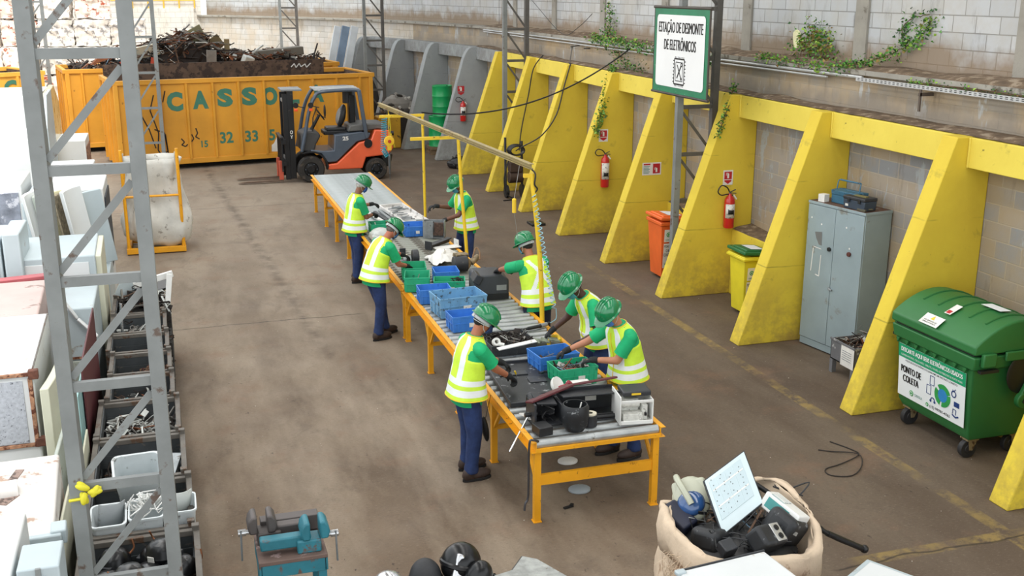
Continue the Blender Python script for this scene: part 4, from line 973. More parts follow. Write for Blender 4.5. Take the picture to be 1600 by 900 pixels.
# --- pile at the near end
m = M(); m.bar((2.96, 8.84, 1.03), (3.45, 9.05, 1.07), .10, .022, up=(0, .3, 1)); m.bar((3.45, 9.05, 1.07), (3.92, 9.05, 1.10), .075, .02, up=(0, .3, 1)); small('red_trim_bar', m, mat('oxblood', '5a2228', .5, var=.15), 'long dark red trim bar lying across the pile at the near table end', 'bar', bevel=.006)
t = thing('printer_shell', 'broken black printer shell with cavity, left in the near end pile', 'shell', (3.13, 8.87, ZT))
m = M(); m.box((3.13, 9.0, .93), (.28, .02, .24)); m.box((3.00, 8.88, .92), (.02, .26, .22)); m.box((3.27, 8.88, .90), (.02, .26, .19)); m.box((3.13, 8.88, .815), (.28, .26, .02)); m.box((3.13, 8.9, 1.02), (.2, .2, .02), rot(10, 8, 0)); m.build('casing', mDKP, t, bevel=.004)
m = M()
for k in range(9): a = k*.7; m.tube([(3.13+.06*cos(a+j*.8), 8.8+.04*sin(a*2+j), .84+.018*j+.01*k) for j in range(6)], .006, 5)
m.build('inner_cables', mBLK, t)
m = M(); m.lathe([(.05, 0), (.055, .02), (.03, .03)], (3.05, 8.985, 1.02), 14, rot(20)); m.build('round_gear', mDKP, t)
m = M(); m.box((3.02, 8.62, .85), (.14, .16, .085), rot(0, 0, 8)); s1 = small('power_brick', m, mBLK, 'black power brick with white label at the near left corner of the table', 'adapter', bevel=.006)
m = M(); m.lathe([(.085, 0), (.115, .05), (.13, .15), (.128, .22), (.112, .25), (.105, .25), (.118, .21), (.118, .14), (.1, .05), (.01, .02)], (3.335, 8.62, ZT), 24); t = thing('black_drum', 'scratched black round pot standing at the near end of the conveyor', 'pot', (3.335, 8.62, ZT)); m.build('pot_body', mSCU, t)
m = M(); m.cyl((3.35, 8.55, 1.02), (3.36, 8.53, 1.10), .006, n=6); m.build('white_pin', mWHT, t)
t = thing('round_motor', 'small black cylinder with a cream ring beside the black pot', 'motor', (3.50, 8.66, ZT)); m = M(); m.cyl((3.5, 8.66, ZT), (3.5, 8.66, .92), .065, n=18); m.build('motor_body', mDKP, t, bevel=.008)
m = M(); m.lathe([(.025, 0), (.06, 0), (.06, .012), (.025, .012)], (3.5, 8.66, .921), 18, cap=False); m.build('cream_ring', mat('cream_plastic', 'd8d2bd', .5), t)
t = thing('computer_case', 'open dark grey computer case with a white label, in the near end pile', 'case', (3.58, 8.92, ZT), R(-3))
T = Matrix.Translation((3.58, 8.92, ZT)) @ Matrix.Rotation(R(-4), 4, 'Z')
m = M(); m.T = T; m.box((0, .12, .12), (.56, .014, .24)); m.box((0, -.02, .008), (.56, .30, .014)); m.box((-.275, -.02, .09), (.014, .28, .16)); m.box((0, .0, .225), (.56, .25, .012), rot(-8)); m.build('case_sheet', mDKP, t, bevel=.003)
m = M(); m.T = T; m.box((.06, .108, .12), (.11, .004, .045)); m.build('label_card', mLBL, t)
m = M(); m.T = T; m.cyl((-.26, -.15, .03), (.27, -.15, .03), .022, n=10); m.cyl((-.26, -.09, .03), (.27, -.09, .03), .016, n=10); m.build('roller_shaft', mBLK, t)
t = thing('dismantled_printer', 'white dismantled printer body at the near right corner of the conveyor', 'printer', (3.94, 8.70, ZT), R(-5))
T = Matrix.Translation((3.94, 8.70, ZT)) @ Matrix.Rotation(R(-8), 4, 'Z')
m = M(); m.T = T
m.box((-.155, 0, .14), (.012, .32, .28)); m.box((.155, 0, .12), (.012, .30, .24)); m.box((0, .14, .12), (.31, .012, .24)); m.box((0, 0, .01), (.31, .3, .02)); m.box((0, -.145, .02), (.31, .012, .04)); m.box((0, -.145, .225), (.31, .012, .03)); m.build('side_frame', mWHT, t, bevel=.012)
m = M(); m.T = T; m.cyl((-.13, -.05, .17), (.05, -.05, .17), .032, n=14); m.box((-.03, -.08, .065), (.19, .12, .07)); m.box((.09, -.06, .1), (.05, .1, .15)); m.box((-.05, .02, .13), (.2, .1, .16)); m.build('inner_parts', mat('ivory_parts', 'cfcfc8', .5, var=.15, vs=20, dirt='8d8b85', da=.58, ds=18), t, bevel=.006)
m = M(); m.T = T; m.box((.02, .03, .275), (.27, .22, .05)); m.build('scanner_top', mDKP, t, bevel=.012)
m = M(); m.T = T; m.box((.01, -.082, .275), (.09, .004, .018)); m.build('yellow_sticker', mPY, t)
m = M(); m.T = T; m.box((.085, -.145, .10), (.02, .02, .03)); m.build('black_latch', mBLK, t)
m = M(); m.box((2.985, 8.98, .845), (.07, .13, .012), rot(0, 12, 20)); m.box((3.0, 8.90, .87), (.05, .10, .01), rot(20, 10, -15)); small('paper_sleeve', m, mWHT, 'crumpled white paper sleeve on the left rail of the near table', 'paper')
t = thing('claw_hammer', 'steel rod hammer resting over the left rail of the near table', 'hammer', (2.86, 8.82, .70))
m = M(); m.cyl((2.97, 8.86, .90), (2.74, 8.72, .62), .009, n=8); m.build('handle', mat('chrome', 'c8cbcd', .25, .9), t)
m = M(); m.cyl((2.93, 8.86, .90), (3.05, 8.86, .90), .022, n=10); m.build('head', mBLK, t)
t = thing('round_lens_housing', 'white round lens ring on a red block, tilted on the pile', 'lens', (3.40, 9.22, .84))
m = M(); m.lathe([(.045, 0), (.085, 0), (.095, .02), (.09, .04), (.045, .03)], (3.37, 9.24, 1.0), 24, rot(35, 35, 0), sx=.8); m.build('ring', mWHT, t); m = M(); m.ell((3.37, 9.24, 1.015), (.055, .06, .012), rot(35, 35, 0)); m.build('lens_face', mat('lens_grey', 'a9a79a', .3), t)
m = M(); m.box((3.46, 9.20, .93), (.13, .08, .17), rot(4, -6, 15)); m.cyl((3.47, 9.2, 1.0), (3.50, 9.19, 1.05), .03, n=12); m.build('red_block', mat('crimson', '8a2434', .5), t, bevel=.008)
m = M(); m.box((3.60, 9.22, 1.02), (.24, .09, .012), rot(10, 4, 10)); small('white_cover', m, mWHT, 'white plastic cover lying behind the dark red trim bar', 'cover', bevel=.004)
for (a, b, c, lb) in (((3.205, 10.02, .90), (3.235, 10.04, .83), mPY, 'small yellow-handled screwdriver under the glove of the nearest worker'), ((4.04, 17.40, 1.15), (4.02, 17.38, 1.02), mDKP, 'screwdriver held upright by the worker at the metal case')):
    t = thing('screwdriver', lb, 'screwdriver', b); a, b = V(a), V(b); m = M(); m.cap(a, a.lerp(b, .45), .010, .009, 8); m.build('handle', c, t); m = M(); m.cyl(a.lerp(b, .45), b, .003, n=6); m.build('blade', mGR, t)
# things hanging from the left rail and lying under the table
t = thing('pry_bar', 'dark pry bar hooked over the near left table corner', 'pry bar', (2.84, 8.50, .2))
m = M(); m.tube(smoothpts([(2.93, 8.47, .80), (2.88, 8.45, .825), (2.84, 8.45, .80), (2.835, 8.45, .5), (2.83, 8.45, .28), (2.80, 8.44, .22), (2.79, 8.43, .16)]), .011, 8); m.build('shaft', mat('pry_steel', '4b4a4d', .4, .5), t)
t = thing('hand_brush', 'black hand brush hanging on a wire below the left table rail', 'brush', (2.80, 9.72, .30))
m = M(); m.tube([(2.85, 9.70, .80), (2.80, 9.72, .55)], .003, 5); m.build('wire', mBLK, t)
m = M(); m.ell((2.80, 9.73, .43), (.035, .05, .14), rot(0, -8, 0)); m.build('brush_head', mBLK, t)
for (x, y, r, c, lb) in ((3.65, 9.62, .105, 'dcdad4', 'white round lid lying on the floor under the near table'), (3.53, 8.97, .11, '9aa3a8', 'flat grey oval disc lying on the floor in front of the white lid')):
    m = M(); m.lathe([(r*.8, 0), (r, .006), (r, .02), (r*.92, .026), (r*.5, .028), (.01, .03)], (x, y, 0), 26, sy=.85); small('plastic_disc', m, mat('lid_'+c, c, .5, dirt='7d766c', da=.62, ds=12), lb, 'lid')
m = M(); m.box((3.30, 8.66, .008), (.10, .03, .014), rot(0, 0, 15)); m.box((3.34, 8.68, .016), (.04, .03, .014), rot(0, 0, 50)); small('black_fragment', m, mBLK, 'small black plastic fragment on the floor near the table end', 'fragment')
m = M(); m.prism([(0, 0), (.2, .02), (.26, .10), (.1, .12)], .004, (3.62, 9.25, .001), ((1, 0, 0), (0, 1, 0))); small('cardboard_scrap', m, mat('dark_card', '2e2722', .9), 'dark scrap lying flat on the floor behind the low yellow beam', 'scrap')
# --- middle and far part
t = thing('laser_printer', 'large black printer shell the man seen from behind leans on', 'printer', (3.86, 13.18, ZT), R(-6))
T = Matrix.Translation((3.86, 13.18, ZT)) @ Matrix.Rotation(R(-6), 4, 'Z')
m = M(); m.T = T; m.prism([(-.24, .0), (.22, .0), (.22, .26), (.12, .33), (-.22, .33), (-.24, .28)], .44, (0, .22, 0)); m.build('casing', mat('anthracite', '3b3e43', .5, var=.1), t, bevel=.02, seg=3)
m = M(); m.T = T; m.box((0, -.222, .04), (.43, .012, .08)); m.build('dark_base', mBLK, t); m = M(); m.T = T; m.box((.12, -.224, .16), (.13, .004, .07)); m.build('label_card', mat('grey_label', '8d9190', .6), t)
m = M(); m.T = T; m.box((-.19, -.12, .28), (.10, .26, .12), rot(0, 30, 0)); m.build('side_flap', mDKP, t, bevel=.01)
t = thing('electric_motor', 'brass and black electric motor near the white plastic bag', 'motor', (3.83, 14.45, ZT))
m = M(); m.cyl((3.70, 14.45, .93), (3.90, 14.45, .93), .115, n=22); m.build('motor_drum', mDKP, t, bevel=.01)
m = M(); m.cyl((3.90, 14.45, .93), (3.95, 14.45, .93), .10, .05, n=18); m.box((3.83, 14.52, 1.04), (.22, .1, .05), rot(10, 5, 20)); m.cyl((3.97, 14.5, .92), (4.10, 14.55, 1.0), .05, .04, 12); m.build('brass_housing', mat('brass_dirty', '8e7f66', .5, .5, var=.4, vs=20), t, bevel=.005)
m = M(); m.tube(smoothpts([(4.0, 14.5, 1.0), (4.06, 14.55, 1.12), (4.10, 14.5, 1.08), (4.08, 14.42, .98)]), .012, 6); m.build('copper_wire', mat('wire_brown', '8a6a4c', .6, .3), t)
m = M(); m.tube(smoothpts([(3.95, 14.2, .82), (3.98, 14.05, .9), (4.02, 13.95, .98), (3.96, 13.8, .84), (3.80, 13.7, .82)]), .016, 6); small('black_hose', m, mBLK, 'short black and white hose between the motor and the black printer', 'hose')
# crumpled bag: a folded sheet with some volume
m = M(); rd = random.Random(4); n = 14; P = []
for i in range(n+1):
    for j in range(n+1):
        u = i/n*2-1; v = j/n*2-1; hgt = .16*max(0, 1-abs(u)**1.5)*max(0, 1-v*v*.8) + .05*noise.noise(V((u*3, v*3, 2)))+.02
        if u > .2: hgt += .10*(u-.2)*(1-v*v)
        P.append((3.72+u*.20+.05*noise.noise(V((v*3, u*3, 5))), 15.15+v*.26, ZT+max(.004, hgt)))
m.add(P, [(i*(n+1)+j, (i+1)*(n+1)+j, (i+1)*(n+1)+j+1, i*(n+1)+j+1) for i in range(n) for j in range(n)]); o = small('plastic_bag', m, mat('bag_white', 'e2e0da', .4, var=.05, bump=.5, bs=18), 'crumpled white plastic bag lying on the rollers beyond the blue tub', 'bag', sharp=30)
t = thing('metal_bracket', 'black steel angle bracket lying on the middle table', 'bracket', (3.92, 16.1, ZT)); m = M(); m.bar((3.70, 15.95, .87), (4.10, 16.25, .90), .10, .015, up=(0, 0, 1)); m.bar((3.70, 15.95, .84), (4.10, 16.25, .87), .015, .07, up=(0, 0, 1)); m.build('flange', mDKP, t); m = M(); m.box((3.69, 15.94, .87), (.012, .14, .13), rot(0, 0, 35)); m.build('end_flange', mDKP, t)
m = M(); m.box((3.98, 15.92, .83), (.42, .16, .010), rot(3, 0, 12)); m.box((4.15, 16.0, .88), (.010, .16, .10), rot(0, 0, 12)); small('angle_sheet', m, mWHT, 'pale bent sheet lying under the black bracket', 'sheet')
t = thing('metal_case', 'open grey metal case the far right worker is dismantling', 'case', (4.0, 16.72, ZT), R(-20))
T = Matrix.Translation((3.98, 16.75, ZT)) @ Matrix.Rotation(R(-22), 4, 'Z')
m = M(); m.T = T; m.box((-.17, 0, .14), (.010, .16, .28)); m.box((.17, 0, .14), (.010, .16, .28)); m.box((0, .08, .14), (.34, .01, .28)); m.box((0, 0, .006), (.34, .16, .01)); m.box((-.09, -.08, .14), (.16, .01, .28)); m.build('case_sheet', mGR, t, bevel=.002)
m = M(); m.T = T; m.box((.08, -.03, .16), (.15, .07, .18)); m.box((.05, -.06, .07), (.2, .02, .05)); m.build('inner_unit', mat('burnt_brown', '4a372d', .7, var=.5, vs=30), t, bevel=.005)
t = thing('fan_motor', 'grey motor with a black wheel and cream block by the bending worker', 'motor', (3.20, 15.22, ZT)); m = M(); m.box((3.10, 15.3, .90), (.18, .18, .05), rot(0, 0, 20)); m.build('cream_block', mat('cream_block', 'c9bf9e', .6), t, bevel=.01)
m = M(); m.cyl((3.12, 15.15, .87), (3.24, 15.15, .87), .06, n=16); m.box((3.12, 15.25, .84), (.2, .2, .06)); m.build('motor_body', mGR, t, bevel=.008); m = M(); m.cyl((3.26, 15.15, .91), (3.35, 15.15, .91), .105, n=22); m.build('black_wheel', mDKP, t, bevel=.012); m = M(); m.box((3.20, 15.55, .88), (.09, .02, .14)); m.bar((3.0, 15.5, .86), (3.2, 15.5, .86), .02, .02); m.build('bracket_arm', mDKP, t)
# clear plastic box, long profiles, steel tray
t = thing('clear_plastic_box', 'milky clear plastic box between the two left workers', 'box', (3.12, 16.85, ZT)); m = M(); m.ell((3.12, 16.85, .90), (.17, .20, .10), None, 14); m.box((3.12, 16.85, .86), (.32, .36, .10)); m.build('cloudy_shell', mat('milky', 'b9bcb8', .35, var=.12, vs=15), t, bevel=.02)
for k, (x0, y0, x1, y1) in enumerate([(3.36, 17.95, 3.28, 18.8), (3.44, 17.95, 3.40, 18.9), (3.52, 18.0, 3.50, 18.95)]):
    m = M(); m.bar((x0, y0, .875), (x1, y1, .85), .05, .03); o = small('metal_profile', m, (mWHT, mDKP, mGR)[k], ('pale', 'black', 'grey')[k]+' long profile lying left of the white steel tray', 'profile', bevel=.004)
    if k: pass
t = thing('steel_tray', 'large white enamel tray holding a dozen metal strips, at the far table', 'tray', (3.90, 18.45, .82))
T = Matrix.Translation((3.86, 18.55, .815)) @ Matrix.Rotation(R(10), 4, 'Z') @ Matrix.Rotation(R(4), 4, 'X')
m = M(); m.T = T; m.box((0, 0, .01), (.44, 1.3, .012))
for sx in (-1, 1): m.box((sx*.22, 0, .035), (.03, 1.3, .06))
for sy in (-1, 1): m.box((0, sy*.64, .035), (.46, .03, .06))
m.build('tray_pan', mat('enamel', 'd4d2cf', .5, var=.1, vs=6, dirt='8a8580', da=.55, ds=10), t, bevel=.008)
m = M(); m.T = T; rd = random.Random(15)
for k in range(16): a = rd.uniform(-.5, .5); c = V((rd.uniform(-.12, .14), rd.uniform(-.5, .45), .03+.003*k)); d = V((cos(a), sin(a)*.8, 0))*.10; m.bar(c-d, c+d, .03, .012)
m.build('metal_strips', mGR, t)
m = M(); m.tube(smoothpts([(4.02, 17.6, .83), (4.06, 17.7, .90), (4.10, 17.55, .87), (4.02, 17.45, .84), (3.96, 17.5, .88)]), .015, 6); small('cable_bundle', m, mat('cable_brown', '6b4f3c', .7), 'small brown cable bundle at the foot of the farthest gantry post', 'cable')
# ------------------------------------------------------------------ sign on the column
mBK = mat('lettering_black', '141414', .6, var=.02)
t = thing('hanging_sign', 'white sign with green border reading ESTAÇÃO DE DESMONTE DE ELETRÔNICOS', 'sign', (7.52, 15.28, 3.13))
FS = Face((7.515, 16.22, 3.14), (0, -1, 0)); SW, SHT = 1.84, 1.27
m = M(); m.bx(7.52, 7.545, 14.38, 16.22, 3.14, 4.41); m.build('board', mat('board_green', '1c7a55', .5, dirt='b9d3c8', da=.66, ds=16), t)
m = M(); m.tube([(7.53, 14.33, 4.43), (7.53, 16.27, 4.43)], .022, 8); m.tube([(7.53, 14.33, 3.12), (7.53, 16.27, 3.12)], .022, 8); m.tube([(7.53, 14.37, 3.12), (7.53, 14.37, 4.43)], .016, 8); m.tube([(7.53, 16.23, 3.12), (7.53, 16.23, 4.43)], .016, 8); m.build('tube_frame', mat('frame_dark', '4b453f', .6, .2), t)
m = M(); r = .07; P = []
for cx, cy, a0 in ((SW-.10-r, .09+r, -90), (SW-.10-r, SHT-.09-r, 0), (.10+r, SHT-.09-r, 90), (.10+r, .09+r, 180)):
    P += [(cx+r*cos(R(a0+18*k)), cy+r*sin(R(a0+18*k))) for k in range(6)]
FS.poly(m, P, .001); m.build('white_field', mat('sign_white', 'eceeee', .5, var=.03, vs=1), t)
m = M(); FS.text(m, 'ESTAÇÃO DE DESMONTE', SW/2, .915, .16, 1.50, .0, heavy=.0075); FS.text(m, 'DE ELETRÔNICOS', SW/2, .655, .16, 1.08, .0, heavy=.0075); m.build('lettering', mBK, t, sharp=180)
m = M(); cx, cy = SW/2+.02, .34
hw, hh_ = .17, .19
FS.line(m, [(cx-hw, cy-hh_), (cx+hw, cy-hh_), (cx+hw, cy+hh_), (cx-hw, cy+hh_), (cx-hw, cy-hh_)], .022)
FS.line(m, [(cx-hw+.05, cy-hh_+.05), (cx+hw-.05, cy-hh_+.05), (cx+hw-.05, cy+hh_-.05), (cx-hw+.05, cy+hh_-.05), (cx-hw+.05, cy-hh_+.05)], .012)
for k in range(7):
    q = -hh_+.03+k*(2*hh_-.06)/6
    for s_ in (-1, 1): FS.line(m, [(cx+s_*hw, cy+q), (cx+s_*(hw+.045), cy+q)], .014)
    q = q*hw/hh_
    for s_ in (-1, 1): FS.line(m, [(cx+q, cy+s_*hh_), (cx+q, cy+s_*(hh_+.035))], .014)
FS.line(m, [(cx-.07, cy-.10), (cx+.07, cy+.10)], .030); FS.line(m, [(cx+.07, cy-.10), (cx-.07, cy+.10)], .022); FS.ring(m, cx+.075, cy+.105, .032, .016); FS.disc(m, cx+.075, cy-.105, .024)
m.build('chip_symbol', mBK, t)
m = M(); m.bx(7.545, 7.598, 15.36, 15.42, 3.2, 3.26); m.bx(7.545, 7.598, 15.36, 15.42, 4.28, 4.34); m.build('mounting_clamp', mSTEELD, t)

# ------------------------------------------------------------------ fire extinguishers and their signs (on the camera-side face of the buttresses)
mEXT = mat('extinguisher_red', 'c5201c', .3, var=.05, coat=.5)
mSRED = mat('sign_red', 'b5202a', .5); mSWH = mat('sign_plate_white', 'e4e2dc', .5, dirt='8b8478', da=.68, ds=20)
def extinguisher(label, x, y, z, h=.52, loop=1):
    t = thing('fire_extinguisher', label, 'fire extinguisher', (x, y, z)); r = .083; yy = y-r-.012
    m = M(); m.lathe([(r*.9, 0), (r, .02), (r, h-.10), (r*.93, h-.05), (r*.6, h-.01), (.03, h+.01), (.025, h+.04)], (x, yy, z), 22); m.build('cylinder', mEXT, t)
    m = M(); m.rings([[V((x+(r+.002)*cos(R(a)), yy+(r+.002)*sin(R(a)), q)) for a in range(200, 341, 14)] for q in (z+.16, z+h-.12)], 0, False, False); m.build('label_card', mat('ext_label', 'e4e2dc', .5, dirt='4c4f52', da=.56, ds=22), t, solid=.001)
    m = M(); m.rings([[V((x+(r+.0035)*cos(R(a)), yy+(r+.0035)*sin(R(a)), q)) for a in range(232, 309, 14)] for q in (z+.22, z+.29)], 0, False, False); m.build('label_band', mBK, t, solid=.001)
    m = M(); m.cyl((x, yy, z+h+.03), (x, yy, z+h+.07), .02, n=10); m.bar((x, yy, z+h+.06), (x+.09, yy-.01, z+h+.10), .02, .012); m.bar((x, yy, z+h+.05), (x+.10, yy-.01, z+h+.04), .02, .012); m.build('valve', mat('valve_grey', '5a5c5e', .4, .5), t)
    m = M(); cxx = x-.08
    m.tube(smoothpts([(x-.01, yy, z+h+.06), (x-.06, yy-.01, z+h+.12*loop), (x-.16, yy-.01, z+h+.15*loop), (x-.21, yy, z+h+.08), (x-.15, yy, z+h+.02), (x-.04, yy, z+h+.03), (x+.06, yy-.02, z+h+.01)]), .010, 6); m.build('hose', mBLK, t)
    m = M(); m.cyl((x+.05, yy-.02, z+h+.02), (x+.10, yy-.03, z+h-.05), .014, n=8); m.build('nozzle', mSWH, t)
    m = M(); m.bx(x-.02, x+.02, yy+.05, y+.003, z+h-.12, z+h-.06); m.build('wall_hook', mGR, t)
    return t
def extsign(label, x, y, z, w_=.19, h=.24, wide=False, bare=False):
    t = thing('extinguisher_sign', label, 'sign', (x, y, z)); F = Face((x-w_/2, y-.001, z), (1, 0, 0))
    if not bare: m = M(); F.rect(m, 0, 0, w_, h, .002); m.build('sign_plate', mSWH, t)
    x0 = w_*.5 if wide else 0; ww = w_*.5 if wide else w_
    m = M(); F.rect(m, x0+ww*.12, h*(.12 if wide else .38), x0+ww*.88, h*.9, .004)
    if not wide: F.poly(m, [(ww*.5, h*.06), (ww*.85, h*.24), (ww*.85, h*.33), (ww*.15, h*.33), (ww*.15, h*.24)], .004)
    m.build('red_field', mSRED, t)
    cx = x0+ww*.5; b0 = h*(.22 if wide else .45)
    m = M(); F.rect(m, cx-ww*.09, b0, cx+ww*.09, b0+h*.28, .006); F.disc(m, cx, b0+h*.29, ww*.09, .006, ry=h*.05); F.line(m, [(cx, b0+h*.34), (cx-ww*.18, b0+h*.36), (cx-ww*.2, b0+h*.18)], ww*.045, .006); m.build('extinguisher_symbol', mSWH, t)
    if wide:
        m = M(); 
        for k in range(6): F.rect(m, w_*.06, h*(.12+.11*k), w_*(.40 if k % 2 else .34), h*(.17+.11*k), .004)
        m.build('small_print', mat('print_teal', '4f8f86', .6), t); m = M(); F.rect(m, w_*.06, h*.80, w_*.42, h*.92, .004); m.build('red_heading', mSRED, t)
    return t
extinguisher('red fire extinguisher with looped hose, on the buttress left of the wide sign', 8.08, BY[5], .95, .60)
extsign('small red sign above the extinguisher with the looped hose', 8.07, BY[5], 1.83)
extinguisher('nearest red fire extinguisher, hose folded upwards, right of the lattice column', 8.24, BY[3], 1.10, .50, 1.15)
extsign('small red sign above the nearest fire extinguisher', 8.24, BY[3], 1.76, .17, .23)
extsign('wide red and white sign alone on a yellow buttress, left of the lattice column', 8.03, BY[4], 1.55, .36, .22, True)
extinguisher('small pinkish red extinguisher on the nearest grey buttress', 7.95, BY[9], 1.10, .52)
extsign('red mark painted on the nearest grey buttress above its extinguisher', 7.92, BY[9], 1.80, .26, .30, bare=True)

# ------------------------------------------------------------------ green four wheeled container
mDG = mat('container_green', '2a6c38', .45, var=.08, vs=1.5, dirt='3f7f49', da=.66, ds=5)
mDGD = mat('container_green_dark', '1f5a2c', .5)
DY0, DY1, DX0, DX1 = 8.33, 9.60, 7.50, 8.33
t = thing('wheeled_waste_container', 'big green four-wheeled waste container with white PONTO DE COLETA poster', 'waste container', (7.9, 8.95, 0), 0)
def quadring(x0, x1, y0, y1, z): return [V((x0, y0, z)), V((x1, y0, z)), V((x1, y1, z)), V((x0, y1, z))]
m = M(); m.rings([quadring(7.60, 8.20, 8.42, 9.50, .22), quadring(7.56, 8.24, 8.40, 9.53, .30), quadring(DX0, DX1, DY0+.03, DY1-.03, 1.02), quadring(DX0-.03, DX1+.03, DY0, DY1, 1.02), quadring(DX0-.05, DX1+.05, DY0-.02, DY1+.02, 1.16), quadring(DX0, DX1, DY0+.03, DY1-.03, 1.17)]); m.build('tank', mDG, t, bevel=.025, seg=3)
m = M(); n = 8
for k in range(n):
    y = DY0+.12+k*(DY1-DY0-.2)/(n-1);     m.prism([(-.028, .055), (.0, .0), (.028, .055)], .03, (DX0-.005, y, .965), ((0, -1, 0), (0, 0, 1)))
m.build('rim_gusset', mDG, t)
# domed lid, curved from front to back
A = []
for k in range(13):
    a = k/12; x = DX0-.06+a*(DX1+.10-DX0+.06); z = 1.20+.32*sin(pi*(.06+a*.80))**.8; A.append((x, z))
poly = [(A[0][0], 1.19)]+A+[(A[-1][0], 1.19)]
m = M(); m.prism(poly, DY1-DY0+.06, (0, DY1+.03, 0)); m.build('lid', mDG, t, bevel=.02, seg=3, sharp=30)
m = M(); m.bx(DX0-.02, DX0+.5, DY0+.02, DY1-.02, 1.165, 1.192); m.build('lid_seal', mBLK, t)
for k in range(5):
    y = DY0+.15+k*.24; pts = [(x, y, z+.004) for x, z in A[3:12]]; m = M(); m.tube(pts, .012, 6); m.build('lid_rib', mDG, t)
for y in (8.72, 9.25):
    m = M(); m.box((DX0+.075, y, 1.345), (.10, .17, .02), rot(0, -52, 0)); m.box((DX0+.04, y, 1.31), (.02, .19, .035), rot(0, -52, 0)); m.build('lid_grip', mDGD, t, bevel=.006)
for y0 in (DY0-.03, DY1+.03):
    s_ = -1 if y0 < 9 else 1
    m = M(); m.box((8.08, y0+s_*.02, 1.16), (.56, .03, .10)); m.box((7.60, y0+s_*.02, 1.14), (.16, .05, .14)); m.build('side_bracket', mDG, t, bevel=.012)
    m = M(); m.ell((8.05, y0+s_*.012, .95), (.20, .02, .21), None, 20); m.build('side_recess', mBLK, t)
    m = M(); m.bar((8.28, y0+s_*.05, 1.18), (8.05, y0+s_*.05, .68), .05, .13); m.cyl((8.05, y0+s_*.02, .68), (8.05, y0+s_*.085, .68), .085, n=20); m.build('lift_arm', mDG, t, bevel=.012)
    m = M(); m.cyl((8.05, y0+s_*.085, .68), (8.05, y0+s_*.095, .68), .028, n=12); m.build('pivot_pin', mBLK, t)
    m = M(); m.box((7.62, y0+s_*.01, 1.02), (.22, .05, .03)); m.build('dark_handle', mBLK, t)
mCST = mat('caster_brass', '9a8a6a', .5, .4, dirt='5c4630', da=.55, ds=15)
for x, y in ((7.68, 9.44), (7.68, 8.50), (8.22, 8.50), (8.22, 9.44)):
    m = M(); m.cyl((x-.02, y-.03, .10), (x-.02, y+.03, .10), .10, n=24); m.cyl((x-.02, y-.035, .10), (x-.02, y+.035, .10), .05, n=16); w_ = m.build('caster_wheel', mat('caster_rubber', '2b2b2d', .6), t, bevel=.008)
    m = M()
    for q in (-.045, .045): m.prism([(-.03, .09), (.01, .09), (.06, .20), (-.05, .20)], .006, (x, y+q, 0))
    m.bx(x-.07, x+.07, y-.06, y+.06, .20, .225); m.build('caster_fork', mCST, w_)
FD_ = Face((7.535, 9.50, .34), (0, -1, 0), (-.052, 0, .72)); FD_.o = V((7.5385, 9.51, .36))
FW, FH = 1.07, .60
m = M(); FD_.rect(m, 0, 0, FW, FH, .006); pst = m.build('poster', mat('poster_white', 'e6eaea', .5, var=.02), t)
m = M(); FD_.rect(m, 0, FH-.15, FW, FH, .009); m.build('poster_heading', mat('poster_green', '129866', .5, var=.02), pst)
mW = mat('print_white', 'f0f2f0', .5, var=.01)
m = M(); FD_.text(m, 'DESCARTE AQUI SEUS ELETRÔNICOS USADOS', FW/2, FH-.075, .048, .98, .0, .013, heavy=.0022); FD_.text(m, 'CARREGADORES, CELULARES, TABLETS, FONES, NOTEBOOKS E MUITO MAIS', FW/2, FH-.125, .021, .98, .0, .013); m.build('heading_text', mW, pst, sharp=180)
m = M(); FD_.text(m, 'AQUI SEUS ELETRÔNICOS GANHAM UM DESTINO CORRETO', FW/2, FH-.182, .020, .84, .005, .010); FD_.text(m, 'PONTO DE', .215, .285, .078, .33, .0, .010, heavy=.0045); FD_.text(m, 'COLETA', .215, .18, .078, .26, .0, .010, heavy=.0045); FD_.text(m, '(15) 99787-4762', .70, .035, .030, .32, .01, .010); m.build('black_text', mBK, pst, sharp=180)
m = M(); FD_.text(m, 'CASSOLA', .35, .065, .028, .13, .01, .010); m.build('logo_text', mat('logo_teal', '5b8f80', .5), pst, sharp=180)
m = M(); FD_.disc(m, .235, .08, .032, .010); FD_.disc(m, .50, .050, .022, .010)
FD_.ring(m, .735, .235, .125, .052, .010, 0, 26, 20, 130); FD_.ring(m, .735, .235, .125, .052, .010, 0, 26, 150, 250); FD_.ring(m, .735, .235, .125, .052, .010, 0, 26, 265, 375); m.build('green_emblem', mat('emblem_green', '2f9a4c', .5), pst)
m = M(); FD_.disc(m, .745, .24, .080, .0085); m.build('blue_globe', mat('globe_blue', '2f86c4', .4), pst)
m = M(); F_ = FD_
F_.ring(m, .235, .08, .022, .006, .013); F_.ring(m, .50, .05, .012, .005, .013); m.build('white_ring', mW, pst)
m = M()
for (u, v, a, b) in ((.565, .345, .033, .05), (.515, .23, .033, .05)): F_.line(m, [(u-a, v-b), (u+a, v-b), (u+a*1.1, v+b), (u-a*.9, v+b), (u-a, v-b)], .006, .010)
F_.ring(m, .585, .125, .036, .012, .010, 0, 20, 0, 180); F_.disc(m, .553, .115, .015, .010); F_.disc(m, .617, .115, .015, .010)
F_.ring(m, .905, .315, .038, .012, .010); F_.line(m, [(.885, .36), (.905, .345), (.93, .375)], .008, .010)
F_.rect(m, .915, .185, .995, .24, .010); F_.disc(m, .955, .213, .020, .013); F_.line(m, [(.895, .09), (.945, .07), (.99, .09)], .016, .010); F_.line(m, [(.90, .10), (.905, .155), (.95, .15), (.945, .095)], .008, .010)
m.build('device_icon', mat('icon_navy', '24407c', .5), pst)
